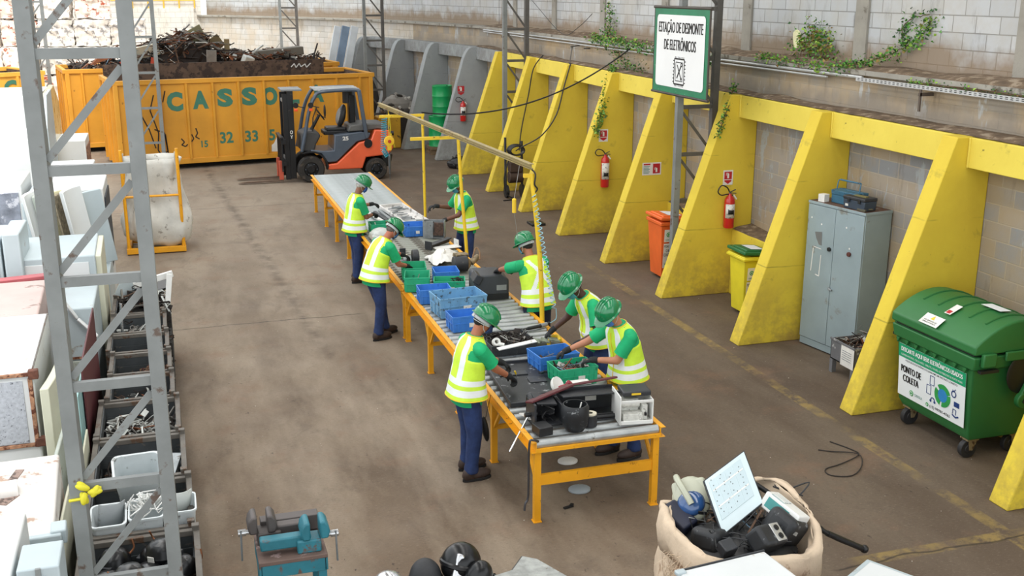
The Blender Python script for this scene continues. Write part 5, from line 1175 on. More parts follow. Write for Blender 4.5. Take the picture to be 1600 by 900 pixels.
def lidface(y, k0, k1):   # a face lying on the lid between profile points
    p, q = V((A[k0][0], 0, A[k0][1])), V((A[k1][0], 0, A[k1][1])); up = (q-p).normalized(); return Face(V((p.x, y, p.z))+V((-.012, 0, .010)), (0, -1, 0), up), (q-p).length
Fa, L_ = lidface(9.17, 0, 2)
m = M(); Fa.rect(m, .0, .01, .28, .15, .012); s_ = m.build('warning_label', mSWH, t); m = M(); Fa.poly(m, [(.11, .085), (.17, .085), (.14, .14)], .015); m.build('warning_triangle', mPY, s_); m = M(); Fa.text(m, 'NÃO DEPOSITAR LIXO', .14, .055, .016, .2, .01, .015); Fa.text(m, 'SOMENTE ELETRÔNICOS', .14, .03, .016, .2, .01, .015); m.build('label_text', mBK, s_, sharp=180)
Fa, L_ = lidface(9.0, 2, 4)
m = M(); Fa.rect(m, .0, .02, .09, .19, .012); s_ = m.build('small_label', mSWH, t); m = M(); Fa.rect(m, .012, .03, .07, .08, .015); m.build('red_mark', mSRED, s_)
Fa, L_ = lidface(8.80, 6, 8)
m = M(); Fa.rect(m, -.04, .0, .24, .14, .014); m.build('paper_sheet', mat('sheet_white', 'dfe3e6', .6, var=.03), t)

# ------------------------------------------------------------------ wheelie bins
def wheelie(label, x, y, h, w_, mm, lidm, tilt=0, paper=True, front='x', name='wheelie_bin'):
    t = thing(name, label, 'wheelie bin', (x, y, 0)); d_ = w_*1.1; k = .80
    m = M(); m.rings([quadring(x-w_/2*k, x+w_/2*k, y-d_/2*k, y+d_/2*k, .05), quadring(x-w_/2, x+w_/2, y-d_/2, y+d_/2, h-.12), quadring(x-w_/2-.025, x+w_/2+.025, y-d_/2-.025, y+d_/2+.025, h-.12), quadring(x-w_/2-.025, x+w_/2+.025, y-d_/2-.025, y+d_/2+.025, h-.06)]); m.build('bin_body', mm, t, bevel=.012)
    m = M(); m.box((x, y, h-.02), (w_+.07, d_+.08, .05), rot(0, 5, 0)); m.box((x, y, h+.01), (w_-.06, d_-.06, .03), rot(0, 5, 0)); ld = m.build('lid', lidm, t, bevel=.012)
    if paper: m = M(); m.box((x+.02, y-.02, h+.032), (w_*.5, d_*.62, .002), rot(0, 5, 0)); m.build('paper_sheet', mat('sheet_white', 'dfe3e6', .6), ld)
    for q in (-1, 1): m = M(); m.cyl((x+w_/2*.8-.02, y+q*d_/2*.7-.025, .09), (x+w_/2*.8-.02, y+q*d_/2*.7+.025, .09), .09, n=18); m.build('wheel', mBLK, t, bevel=.006)
    return t
def binlabels(t, F, w_, h, txt=True):
    m = M(); F.rect(m, 0, h*.68, w_, h, .002); F.rect(m, 0, 0, w_, h*.64, .002); p = m.build('poster', mSWH, t)
    m = M(); F.disc(m, w_/2, h*.87, w_*.27, .005); F.ring(m, w_/2, h*.10, w_*.26, w_*.09, .005, 0, 18, 20, 130); F.ring(m, w_/2, h*.10, w_*.26, w_*.09, .005, 0, 18, 150, 250); F.ring(m, w_/2, h*.10, w_*.26, w_*.09, .005, 0, 18, 270, 370); m.build('green_emblem', mat('emblem_green', '2f9a4c', .5), p)
    m = M(); F.ring(m, w_/2, h*.87, w_*.17, w_*.05, .008); m.build('emblem_ring', mSWH, p)
    m = M(); F.text(m, 'PONTO', w_/2, h*.53, h*.07, w_*.85, .01, .005); F.text(m, 'DE', w_/2, h*.42, h*.07, w_*.4, .01, .005); F.text(m, 'COLETA', w_/2, h*.31, h*.07, w_*.9, .01, .005); m.build('lettering', mBK, p, sharp=180)
    m = M(); F.text(m, 'CASSOLA', w_/2, h*.72, h*.035, w_*.7, .02, .005); m.build('logo_text', mat('logo_teal', '5b8f80', .5), p, sharp=180)
mBO = mat('bin_orange', 'ea6a2c', .45, var=.07); mBY = mat('bin_yellow', 'e2d22e', .45, var=.07)
t = wheelie('orange wheelie bin with white collection labels behind the sign column', 7.86, 16.15, 1.06, .50, mBO, mBO)
binlabels(t, Face((7.655, 15.895, .22), (1, 0, 0), (0, -.05, .74)), .15, .66)
t = wheelie('yellow wheelie bin with a dark green lid, half hidden behind a yellow buttress', 8.10, 13.85, .98, .42, mBY, mat('lid_green', '1f6a3a', .4), paper=True)
binlabels(t, Face((7.93, 13.63, .16), (1, 0, 0), (0, -.045, .74)), .13, .60)
m = M(); m.bx(7.85, 8.35, 13.58, 14.12, .86, .90); m.build('rim_collar', mBY, t, bevel=.01)
t = thing('paper_sign', 'small white and green paper sign on the plinth behind the lattice column', 'sign', (8.2, 15.25, 1.0)); m = M(); m.box((8.25, 15.85, 1.17), (.16, .012, .22), rot(-10)); m.build('sheet', mSWH, t); m = M(); m.box((8.25, 15.842, 1.2), (.10, .006, .06), rot(-10)); m.build('green_print', mat('emblem_green', '2f9a4c', .5), t)

# ------------------------------------------------------------------ metal cabinet, tool boxes, parts crate
mCAB = mat('cabinet_grey', '93a3a8', .5, .1, var=.07, vs=2, dirt='7f8078', da=.62, ds=3)
CX0, CX1, CY0, CY1 = 8.20, 8.66, 11.38, 12.40
t = thing('metal_cabinet', 'tall grey two-door metal cabinet standing between two yellow buttresses', 'cabinet', (8.43, 11.9, 0))
m = M(); m.bx(CX0+.02, CX1, CY0, CY1, .02, 1.97); m.build('carcass', mCAB, t, bevel=.004)
m = M(); m.bx(CX0, CX1+.0, CY0-.008, CY1+.008, 1.965, 2.0); tp = m.build('top_panel', mCAB, t, bevel=.003); m = M(); m.bx(CX0+.01, CX1-.01, CY0+.01, CY1-.01, 2.0, 2.003); m.build('rust_skin', mat('rust_top', '5d4334', .9, var=.35, vs=5, dirt='8d8d84', da=.6, ds=5), tp)
mid = (CY0+CY1)/2
Fc = Face((CX0, CY1, 0), (0, -1, 0))
for k, (a, b) in enumerate(((mid+.004, CY1-.006), (CY0+.006, mid-.004))):
    m = M(); m.bx(CX0, CX0+.019, a, b, .12, 1.955); d_ = m.build('door', mCAB, t, bevel=.003)
    if k == 0:
        m = M(); m.cyl((CX0, mid+.06, 1.42), (CX0-.025, mid+.06, 1.42), .028, n=14); m.build('knob', mBLK, d_, bevel=.004)
        m = M(); Fc.poly(m, [(.16, 1.60), (.29, 1.62), (.30, 1.44), (.25, 1.44), (.19, 1.52)], .001); m.build('torn_sticker', mat('sticker_grey', '6f706e', .8), d_)
        m = M(); Fc.line(m, [(.15, 1.38), (.13, 1.06)], .012, .001); Fc.line(m, [(.15, 1.40), (.30, 1.39)], .008, .001); Fc.line(m, [(.30, 1.31), (.29, 1.02), (.22, 1.03)], .012, .001); m.build('tape_outline', mSWH, d_)
    else:
        m = M(); m.cyl((CX0, mid-.30, 1.43), (CX0-.028, mid-.30, 1.43), .030, n=14); m.build('knob', mat('knob_rust', '5a2f28', .6), d_, bevel=.004)
    m = M()
    for u, v in (((.08, 1.78), (.27, 1.72)) if k == 0 else ((.72, 1.76), (.80, 1.5))): Fc.disc(m, u, v, .012, .001, n=10)
    m.build('paint_dot', mSWH, d_)
m = M(); m.cyl((CX0, mid+.0, .90), (CX0-.02, mid+.0, .90), .02, n=10); m.cyl((CX0-.02, mid, .90), (CX0-.02, mid-.05, .89), .012, n=8); m.build('lock', mGR, t)
m = M(); m.bx(CX0+.01, CX0+.02, CY0+.01, CY1-.01, .02, .11); m.build('plinth', mCAB, t)
t = thing('cantilever_tool_box', 'blue metal cantilever tool box with raised handles on the cabinet', 'tool box', (8.43, 11.95, 2.004))
mTBX = mat('toolbox_blue', '3d6d86', .45, .2, dirt='2d3b44', da=.6, ds=14)
m = M(); m.box((8.44, 11.92, 2.06), (.20, .44, .11)); m.box((8.38, 11.92, 2.15), (.10, .44, .06), rot(0, -6, 0)); m.box((8.50, 11.92, 2.15), (.10, .44, .06), rot(0, 6, 0)); m.build('trays', mTBX, t, bevel=.006)
m = M()
for y in (11.72, 12.12): m.tube(smoothpts([(8.40, y, 2.12), (8.42, y, 2.27), (8.44, (y+11.92)/2+.09*(1 if y > 12 else -1), 2.30)]), .008, 6)
m.tube([(8.44, 11.74, 2.30), (8.44, 12.10, 2.30)], .012, 8); m.build('handle', mTBX, t)
m = M()
for y in (11.695, 12.145):
    for q in (-.05, 0, .05): m.bar((8.44+q, y, 2.03), (8.44-q*.3, y, 2.17), .014, .004)
m.build('link_arms', mTBX, t)
t = thing('black_tool_box', 'dark plastic tool box in front of the blue one on the cabinet', 'tool box', (8.30, 11.66, 2.004))
m = M(); m.box((8.33, 11.62, 2.065), (.20, .36, .12), None, 0, 1.05); m.build('box_body', mat('toolbox_navy', '34404e', .5), t, bevel=.01); m = M(); m.box((8.33, 11.62, 2.145), (.225, .38, .045)); m.build('box_lid', mDKP, t, bevel=.012)
m = M(); m.box((8.33, 11.60, 2.172), (.06, .2, .01)); m.build('lid_insert', mat('olive_insert', '7b7446', .6), t); m = M(); m.box((8.226, 11.74, 2.05), (.004, .05, .03)); m.build('label_card', mLBL, t)
for y in (11.52, 11.70): m = M(); m.box((8.215, y, 2.12), (.012, .04, .05)); m.build('latch', mBLK, t, bevel=.003)
m = M(); m.box((8.275, 12.21, 2.055), (.10, .10, .10), rot(0, 0, 8)); small('white_carton', m, mSWH, 'small white carton on the cabinet beside the blue tool box', 'carton', bevel=.002)
m = M(); m.bar((8.24, 11.50, 2.03), (8.36, 11.42, 2.03), .035, .02); m.bar((8.24, 11.56, 2.02), (8.24, 11.42, 2.02), .025, .03); small('angle_grinder', m, mat('tool_olive', '5d5a4a', .5, .3), 'small hand tool lying at the cabinet corner in front of the dark tool box', 'tool', bevel=.004)
def turn(names, c, ang, dx, dy):
    c = V(c)
    for o in [q for q in bpy.data.objects if q.parent is None and (q.name.split('.')[0] in names)]:
        o.location = c + Matrix.Rotation(ang, 3, 'Z') @ (o.location-c) + V((dx, dy, 0)); o.rotation_euler.z += ang
turn(('metal_cabinet', 'cantilever_tool_box', 'black_tool_box', 'white_carton', 'angle_grinder'), (8.43, 11.9, 0), R(9.5), -.07, -.02)
t = thing('parts_crate', 'grey crate of scrap parts on legs with a white notice, at the cabinet foot', 'crate', (8.05, 10.95, 0), 0)
mGC = mat('crate_grey', '6b6c6f', .55, dirt='b0b0ae', da=.6, ds=8)
m = M(); x0, x1, y0, y1 = 7.80, 8.25, 10.72, 11.22
m.bx(x0, x0+.015, y0, y1, .18, .45); m.bx(x1-.015, x1, y0, y1, .18, .45); m.bx(x0, x1, y0, y0+.015, .18, .45); m.bx(x0, x1, y1-.015, y1, .18, .45); m.bx(x0, x1, y0, y1, .18, .20); m.bx(x0-.012, x0, y0-.01, y1+.01, .43, .46); m.bx(x0-.012, x1, y0-.012, y0, .43, .46); m.build('crate_wall', mGC, t, bevel=.004)
for x, y in ((x0+.03, y0+.03), (x0+.03, y1-.03), (x1-.03, y0+.03), (x1-.03, y1-.03)): m = M(); m.bar((x, y, .18), (x, y, 0), .06, .06); m.build('leg', mGC, t)
Fp = Face((x0-.002, 10.99, .19), (0, -1, 0)); m = M(); Fp.rect(m, 0, -.02, .27, .24, .003); m.build('notice', mSWH, t)
m = M(); 
for k in range(5): Fp.rect(m, .03, .06+.028*k, .22, .067+.028*k, .006)
m.build('notice_print', mat('print_grey', '7d8288', .6), t)
rd = random.Random(21); m = M(); m.box((8.025, 10.97, .35), (.40, .46, .12), None, 7); scrap(m, 7.83, 8.22, 10.76, 11.18, lambda x, y: .42+.16*max(0, (x-7.95)*2.5), 110, rd, (30, 25, 25, 6, 0, 14, 0), .3, zmin=.36); tag(m.build('scrap_parts', mSCR+[mSCR[0]]), 'mixed motors and metal bits heaped in the grey crate by the cabinet', 'scrap', kind='stuff')

# ------------------------------------------------------------------ drums, hose machine, rags, far items
mDR = mat('drum_green', '0f9a55', .4, var=.08, coat=.2)
def drum(label, x, y, z, dk=False):
    t = thing('steel_drum', label, 'drum', (x, y, z), 0, 'green steel drums'); r = .29; h = .88; P = [(r, 0), (r+.008, .01), (r, .025)]
    for q in (.28, .58): P += [(r, q-.03), (r+.012, q), (r, q+.03)]
    P += [(r, h-.025), (r+.008, h-.01), (r, h), (r-.015, h-.02), (.01, h-.02)]
    m = M(); m.lathe(P, (x, y, z), 30); m.build('drum_shell', mDR, t)
    m = M(); m.cyl((x+.15, y, z+h-.02), (x+.15, y, z+h-.005), .03, n=12); m.build('bung', mBLK, t)
drum('upper green steel drum of the stack between grey buttresses', 7.72, 31.2, 1.10); drum('lower green steel drum, under the other green drum', 7.60, 31.2, .22)
m = M(); m.bx(7.28, 7.98, 30.9, 31.5, 0, .06); m.bx(7.28, 7.98, 30.9, 31.5, .14, .22)
for y in (30.93, 31.17, 31.41): m.bx(7.28, 7.98, y, y+.08, .06, .14)
small('wooden_pallet', m, mat('pallet_wood', '77634a', .85, var=.2, vs=8), 'wooden pallet under the stacked green drums', 'pallet')
t = thing('pressure_washer', 'dark pressure washer with coiled black hose between two far yellow buttresses', 'pressure washer', (7.55, 23.9, 0), 0)
m = M()
for q in range(9): r = .20-.004*q; m.tube([(7.60+r*cos(a*.35+q), 23.75-.02*q, 1.12+r*.62*sin(a*.35+q)) for a in range(19)], .018, 6)
m.build('coiled_hose', mBLK, t)
m = M(); m.tube([(7.38, 23.8, .10), (7.38, 23.85, 1.40)], .03, 8); m.tube([(7.78, 23.8, .10), (7.78, 23.85, 1.30)], .03, 8); m.tube([(7.38, 23.82, .9), (7.78, 23.82, .9)], .025, 8); m.build('frame', mDKP, t)
m = M(); m.cyl((7.45, 23.8, .48), (7.78, 23.8, .48), .14, n=16); m.box((7.6, 23.8, .72), (.28, .24, .22)); m.build('pump_motor', mat('pump_brown', '4b3b33', .6, .2), t, bevel=.01)
for x in (7.40, 7.78): m = M(); m.cyl((x-.03, 23.8, .15), (x+.03, 23.8, .15), .15, n=18); m.build('wheel', mBLK, t)
m = M(); m.tube(smoothpts([(7.38, 23.6, .9), (7.28, 23.6, .5), (7.34, 23.6, .12), (7.5, 23.5, .02), (7.2, 23.4, .012)]), .016, 6); m.build('loose_hose', mBLK, t)
def sheetheap(name, label, cat, c, rad, cols, seed, n=46):
    rd = random.Random(seed); m = M(); c = V(c)
    for k in range(n):
        a = rd.uniform(0, 2*pi); q = sqrt(rd.random()); h = rad[2]*(1-q*q)
        m.ell(c+V((cos(a)*q*rad[0], sin(a)*q*rad[1], h*rd.uniform(.3, .95)+.05)), (rd.uniform(.08, .26)*rad[0]*1.2, rd.uniform(.08, .26)*rad[0], rd.uniform(.05, .16)*rad[0]*1.4), rot(rd.uniform(-60, 60), rd.uniform(-60, 60), rd.uniform(0, 180)), 7, rd.randrange(len(cols)))
    m.ell(c+V((0, 0, rad[2]*.35)), (rad[0]*.9, rad[1]*.9, rad[2]*.55), None, 12, 0)
    return tag(m.build(name, cols, sharp=25), label, cat, kind='stuff')
sheetheap('rag_heap', 'heap of grey and brown rags between the grey buttresses', 'rags', (6.95, 33.9, .95), (.55, .4, .62), [mat('rag_grey', '8d8a84', .9), mat('rag_brown', '6e5c4e', .9), mat('rag_dark', '3c3833', .9), mat('rag_pale', 'bdbab2', .9)], 3)
t = thing('rag_bin', 'dark bin under the heap of rags', 'bin', (6.95, 33.9, 0)); m = M(); m.bx(6.5, 7.45, 33.5, 34.3, 0, .98); m.build('bin_body', mat('dark_bin', '3a3530', .8), t, bevel=.03)
m = M(); m.bx(6.05, 6.75, 32.55, 33.15, 0, .95); o = small('yellow_box', m, mat('box_yellow', 'c9981f', .5, dirt='5a431c', da=.6, ds=6), 'yellow steel box behind the rear of the forklift', 'box', bevel=.03)
sheetheap('dark_sack_heap', 'dark tangled sacks behind the grey column at the container end', 'sacks', (6.42, 36.0, 0), (.42, .5, 2.1), [mat('rag_dark', '3c3833', .9), mBLK], 5, 60)
sheetheap('dark_part_heap', 'small dark scrap parts on the floor at a yellow buttress foot', 'scrap', (7.45, 28.4, 0), (.35, .3, .30), [mBLK, mat('rag_dark', '3c3833', .9)], 8, 26)
mSIL = mat('silver_panel', 'd3d9dd', .4, .3, var=.08); mSIB = mat('panel_bluegrey', '7b8ea3', .45, .3)
for k, (x, c, wd) in enumerate(((5.30, mSIL, .22), (5.56, mSIB, .26), (5.84, mSIL, .24))):
    m = M(); m.box((x, 37.35-.12*k, 1.78), (wd, .14, 3.5), rot(-3, 13, 0)); small('silver_panel', m, c, ('left pale', 'middle blue-grey', 'right pale')[k]+' tall panel leaning behind the orange container end', 'panel', bevel=.01, )
# low dark box on the floor
m = M(); m.bx(6.95, 7.25, 20.6, 20.95, 0, .05); small('floor_block', m, mBLK, 'small dark block on the floor between two yellow buttresses', 'block', bevel=.01)
# cord on the floor
m = M(); m.tube(smoothpts([(6.52, 9.25, .008), (6.62, 9.0, .008), (6.60, 8.85, .012), (6.30, 8.72, .010), (6.08, 8.66, .008), (6.05, 8.52, .008), (6.25, 8.45, .008), (6.48, 8.62, .014), (6.60, 8.86, .022), (6.38, 9.02, .010), (6.28, 9.10, .008)]), .006, 6); small('loose_cord', m, mat('cord_dark', '2c2622', .8), 'dark looped cord lying alone on the open floor', 'cord')
m = M(); m.lathe([(.01, 0), (.022, .006), (.018, .014), (.004, .016)], (5.3, 11.9, 0), 9, sx=1.5); small('white_scrap', m, mWHT, 'tiny white scrap on the floor right of the workers', 'scrap')

# ------------------------------------------------------------------ ledge: cable tray, brackets, cables, plants, holes with painted daylight
mTRAY = mat('tray_galvanised', 'c2c4c4', .45, .3, var=.1)
t = thing('cable_tray', 'perforated pale cable tray running along the high ledge at the right', 'cable tray', (8.6, 10.2, 3.55))
m = M(); m.bx(8.52, 8.53, 8.0, 12.2, 3.56, 3.61); m.bx(8.53, 8.64, 8.0, 12.2, 3.56, 3.565); m.build('tray_profile', mTRAY, t)
m = M()
for k in range(52):
    y = 8.04+k*.08
    for z in (3.573, 3.592): m.bx(8.5185, 8.5200, y, y+.04, z, z+.008)
m.build('slot_pattern', mBK, t)
for y in (8.9, 10.9): m = M(); m.bar((8.70, y, 3.50), (8.50, y, 3.50), .03, .04); m.bx(8.51, 8.53, y-.015, y+.015, 3.30, 3.56); m.build('bracket', mat('bracket_brown', '5c5148', .7), t)
t = thing('conduit_pipe', 'thin grey conduit following the high ledge towards the back', 'conduit', (8.6, 24, 3.55)); m = M(); m.tube([(8.62, 12.2, 3.60), (8.62, 18, 3.60), (8.62, 24, 3.61), (8.62, 29.9, 3.60)], .022, 6); m.tube([(8.62, 13, 3.55), (8.62, 20, 3.54), (8.62, 29.9, 3.55)], .015, 6); m.build('pipe', mTRAY, t)
for y in (17.2, 22, 28): m = M(); m.bar((8.70, y, 3.48), (8.56, y, 3.48), .03, .03); m.build('bracket', mSTEELD, t)
for k, (pts, lb) in enumerate([([(8.28, 22.02, 3.18), (8.12, 21.98, 2.7), (7.94, 21.95, 2.1), (7.62, 22.0, 1.66), (7.38, 22.6, 1.35), (7.50, 23.4, 1.15)], 'black hose hanging from a buttress head down to the pressure washer'),
                  ([(8.45, 24.3, 3.22), (8.26, 24.45, 2.9), (8.16, 24.5, 2.3), (7.97, 24.45, 1.5), (7.90, 24.40, 1.0)], 'black cable hanging straight down a far yellow buttress'),
                  ([(8.6, 27.2, 5.0), (8.66, 25.4, 4.3), (8.66, 23.6, 3.72), (8.66, 22.6, 3.9), (8.70, 21.9, 4.2)], 'thin dark wire sagging across the upper wall between columns')]):
    m = M(); m.tube(smoothpts(pts), .014 if k < 2 else .006, 6); small('hanging_cable', m, mBLK, lb, 'cable')
m = M(); m.bar((8.45, 22.4, 3.50), (8.28, 22.1, 3.16), .02, .02); m.bar((8.65, 22.5, 3.52), (8.40, 22.35, 3.50), .03, .02); small('cable_hook', m, mSTEELD, 'angled steel hook on the wall that carries the hanging hose', 'hook')
# flat pale patches for gaps in the wall foot, daylight painted into the colour
class _G: m = mat('painted_daylight', 'f6f2c4', .8, var=.1, vs=9, dirt='b9cf60', da=.56, ds=14)
mDAYPAINT = _G
for y, z, lb in ((19.35, 3.95, 'small hole with painted daylight in the upper wall foot left of the sign'), (14.62, 3.98, 'bright hole with painted daylight in the upper wall foot right of the sign')):
    m = M(); m.add([(9.116, y+.10*cos(a)*(1+.2*sin(3*a)), z+.16*sin(a)*(1+.15*cos(2*a))) for a in [2*pi*k/12 for k in range(12)]]+[(9.112, y+.10*cos(a)*(1+.2*sin(3*a)), z+.16*sin(a)*(1+.15*cos(2*a))) for a in [2*pi*k/12 for k in range(12)]], [tuple(range(12))]+[tuple(range(23, 11, -1))]+[(i, (i+1) % 12, 12+(i+1) % 12, 12+i) for i in range(12)]); small('wall_opening', m, mDAYPAINT.m, lb, 'opening')
# vines
mLF = [mat('leaf_mid', '4f8a33', .6, var=.3, vs=9), mat('leaf_light', '8aae3f', .6, var=.2, vs=9), mat('leaf_dark', '2f5a28', .6), mat('leaf_dry', '8c7440', .8)]
mSTM = mat('stem_brown', '5d4a30', .8)
def vine(label, pts, n, spread, ls, seed, wts=(8, 5, 4, 1), name='vine'):
    rd = random.Random(seed); P = smoothpts(pts, 5); t = thing(name, label, 'vine', pts[0])
    m = M(); m.tube([p+V((rd.uniform(-1, 1), rd.uniform(-1, 1), rd.uniform(-1, 1)))*.01 for p in P], .006, 5); m.build('stem', mSTM, t)
    m = M(); ids = [i for i, w_ in enumerate(wts) for _ in range(w_)]
    for k in range(int(n*1.6)):
        u = rd.random()*(len(P)-1); i = int(u); c = P[i].lerp(P[min(i+1, len(P)-1)], u-i) + V((rd.gauss(0, spread[0]), rd.gauss(0, spread[1]), rd.gauss(0, spread[2])))
        L = ls*rd.uniform(.45, 1.15); Rm = rot(rd.uniform(-70, 70), rd.uniform(-70, 70), rd.uniform(0, 360)); fo = L*.18
        q = [V((0, 0, 0)), V((L*.35, L*.38, fo)), V((0, L, 0)), V((-L*.35, L*.38, fo))]
        m.add([c+Rm @ x for x in q], [(0, 1, 2), (0, 2, 3)], rd.choice(ids))
    m.build('leaves', mLF, t, sharp=180)
vine('thick green vine crawling along the ledge right of the sign and up the blocks', [(8.62, 14.8, 3.72), (8.6, 14.2, 3.70), (8.6, 13.2, 3.68), (8.62, 12.6, 3.72), (8.9, 12.4, 3.80), (9.06, 12.0, 3.98), (9.08, 11.7, 4.15), (9.08, 11.55, 4.35)], 620, (.04, .10, .04), .055, 1)
vine('bushy yellowing plant growing at the upper wall foot right of the sign', [(9.0, 14.3, 3.75), (9.0, 14.1, 4.05), (9.02, 13.85, 3.95), (9.0, 13.6, 3.80)], 460, (.05, .16, .12), .06, 2, (4, 6, 2, 5))
vine('sparse vine climbing the upper wall blocks with dark leaves', [(9.08, 12.0, 4.0), (9.08, 12.1, 4.2), (9.08, 11.9, 4.35), (9.08, 11.6, 4.40)], 60, (.01, .08, .05), .06, 3, (3, 1, 6, 0))
vine('green vine trailing along the ledge left of the sign', [(8.62, 21.6, 3.70), (8.6, 20.6, 3.68), (8.6, 19.2, 3.66), (8.6, 17.6, 3.62), (8.6, 16.3, 3.60)], 760, (.04, .16, .06), .065, 4)
vine('leafy vine hanging down over the head of a yellow buttress', [(8.45, 20.1, 3.20), (8.36, 19.95, 3.10), (8.18, 19.75, 2.85), (8.05, 19.62, 2.55), (7.98, 19.58, 2.25), (7.90, 19.55, 2.0)], 420, (.035, .05, .06), .06, 5)
vine('thin plant on the mid wall between the ledge vine and the hanging vine', [(8.62, 20.6, 3.6), (8.62, 20.2, 3.42), (8.62, 19.8, 3.25), (8.60, 19.0, 3.22)], 220, (.02, .22, .08), .05, 6, (3, 1, 7, 3))
vine('small vine at the buttress head behind the sign column', [(8.42, 15.2, 3.25), (8.32, 15.05, 3.15), (8.16, 14.88, 2.95), (8.08, 14.86, 2.75), (8.0, 14.86, 2.55)], 130, (.03, .03, .05), .055, 7, (5, 3, 5, 1))
vine('clump of leaves at the upper wall foot high left of the sign', [(9.0, 21.9, 3.75), (9.0, 21.6, 3.95), (9.05, 21.9, 4.4)], 160, (.03, .14, .08), .06, 8, (5, 3, 5, 2))
vine('small leaves on the cable tray at the far right', [(8.56, 11.2, 3.62), (8.56, 10.6, 3.63), (8.56, 9.2, 3.63), (8.56, 8.6, 3.63)], 110, (.02, .05, .02), .045, 9)
# litter at the plinth corner behind the container
m = M(); rd = random.Random(31)
for k in range(150): p = V((rd.uniform(8.40, 8.66), rd.uniform(8.2, 9.7), 1.17)); d = V((rd.uniform(-1, 1), rd.uniform(-1, 1), rd.uniform(0, .5)))*.07; m.tube([p, p+d*.5+V((0, 0, .02)), p+d], .003, 4)
tag(m.build('dry_straw', mat('straw', 'b3a383', .9)), 'dry straw lying on the plinth behind the green container', 'straw', kind='stuff')
# ------------------------------------------------------------------ steel bins along the left
mBIN = mat('bin_steel', '45494b', .6, .3, var=.2, vs=4, dirt='6a6359', da=.6, ds=7)
mBINR = mat('bin_frame', '67625b', .65, .25, var=.2, vs=5, dirt='5c4534', da=.56, ds=8)
def stillage(label, y0, y1, x0=-.86, x1=-.02, h=.78):
    t = thing('steel_stillage', label, 'bin', ((x0+x1)/2, (y0+y1)/2, 0), 0, 'steel bins along the left side')
    def wall(a0, a1, fixed, axis):   # corrugated sheet
        m = M(); n = 6; zs = [.10+(h-.10)*i/(2*n) for i in range(2*n+1)]
        for i in range(2*n):
            off = .018 if (i//2) % 2 else 0
            z0, z1 = zs[i], zs[i+1]
            if axis == 'y': m.bx(fixed-.006+off, fixed+.006+off, a0, a1, z0, z1+.001)
            else: m.bx(a0, a1, fixed-.006+off, fixed+.006+off, z0, z1+.001)
        m.build('corrugated_side', mBIN, t)
    wall(y0+.03, y1-.03, x0+.03, 'y'); wall(y0+.03, y1-.03, x1-.05, 'y'); wall(x0+.03, x1-.03, y0+.03, 'x'); wall(x0+.03, x1-.03, y1-.05, 'x')
    m = M(); m.bx(x0+.03, x1-.03, y0+.03, y1-.03, .08, .10); m.build('floor_plate', mBIN, t)
    for x in (x0+.025, x1-.025):
        for y in (y0+.025, y1-.025):
            m = M(); m.bx(x-.025, x+.025, y-.025, y+.025, 0, h+.05); m.box((x, y, h+.055), (.055, .055, .02)); m.build('corner_post', mBINR, t, bevel=.004)
    for a, b in (((x0, y0+.02), (x1, y0+.02)), ((x0, y1-.02), (x1, y1-.02)), ((x0+.02, y0), (x0+.02, y1)), ((x1-.02, y0), (x1-.02, y1))):
        m = M(); m.bar((a[0], a[1], h), (b[0], b[1], h), .045, .045); m.build('top_rail', mBINR, t, bevel=.004)
    return t
YB = [6.78, 7.74, 8.70, 9.66, 10.62, 11.40, 12.14, 12.88, 13.70, 14.55]
BN = ['nearest steel bin, full of black compressors', 'steel bin holding white plastic buckets, behind the compressor bin', 'steel bin with the red flask, third from the camera',
      'steel bin with white cables and grey plates, fourth from the camera', 'steel bin with mixed small parts and a turquoise piece', 'steel bin with a coil of brown cable inside', 'nearly empty steel bin behind the cable coil bin',
      'steel bin with dark tubes near the far end of the row', 'farthest steel bin, heaped with torn panels']
for i, lb in enumerate(BN): stillage(lb, YB[i]+.02, YB[i+1]-.02, -.86+(.05 if i > 3 else 0)-(.0 if i < 6 else .05), -.02-(.03*i if i < 4 else .05+.02*i))
# contents
mCOMP = mat('compressor_black', '131416', .28, .2, var=.3, vs=6, dirt='5b5752', da=.68, ds=9)
def compressor(label, x, y, z, rz=0, s=1.0, group='black compressors in the nearest bin'):
    t = thing('compressor', label, 'compressor', (x, y, z), R(rz), group); T = Matrix.Translation((x, y, z)) @ Matrix.Rotation(R(rz), 4, 'Z') @ Matrix.Scale(s, 4)
    m = M(); m.T = T; m.lathe([(.02, 0), (.075, .01), (.10, .04), (.108, .09), (.108, .095), (.112, .10), (.108, .105), (.10, .15), (.07, .185), (.02, .195)], n=22, sx=1.15); m.build('shell', mCOMP, t)
    m = M(); m.T = T; m.box((.115, .02, .09), (.04, .07, .07)); m.build('terminal_box', mDKP, t, bevel=.006)
    m = M(); m.T = T; m.tube(smoothpts([(-.08, .06, .12), (-.13, .08, .16), (-.14, .06, .22)]), .007, 6); m.build('copper_pipe', mat('copper', '8a5a3c', .4, .6), t)
    m = M(); m.T = T; m.box((-.02, -.118, .10), (.05, .006, .05), rot(5)); m.build('label_card', mLBL, t)
    return t
rd = random.Random(12); cs = [(-.70, 6.98), (-.45, 6.96), (-.20, 6.98), (-.66, 7.26), (-.38, 7.27), (-.17, 7.28), (-.62, 7.54), (-.33, 7.55)]
c0 = compressor('black hermetic compressor lying among the others in the nearest bin', cs[0][0], cs[0][1], .58, 20)
for i, (x, y) in enumerate(cs[1:]):
    c = copy_tree(c0); place(c, (x, y, .58+rd.uniform(0, .05)), R(rd.uniform(0, 360)))
for i, (x, y) in enumerate([(-.5, 7.1), (-.28, 7.4)]): c = copy_tree(c0); place(c, (x, y, .70), R(rd.uniform(0, 360)))
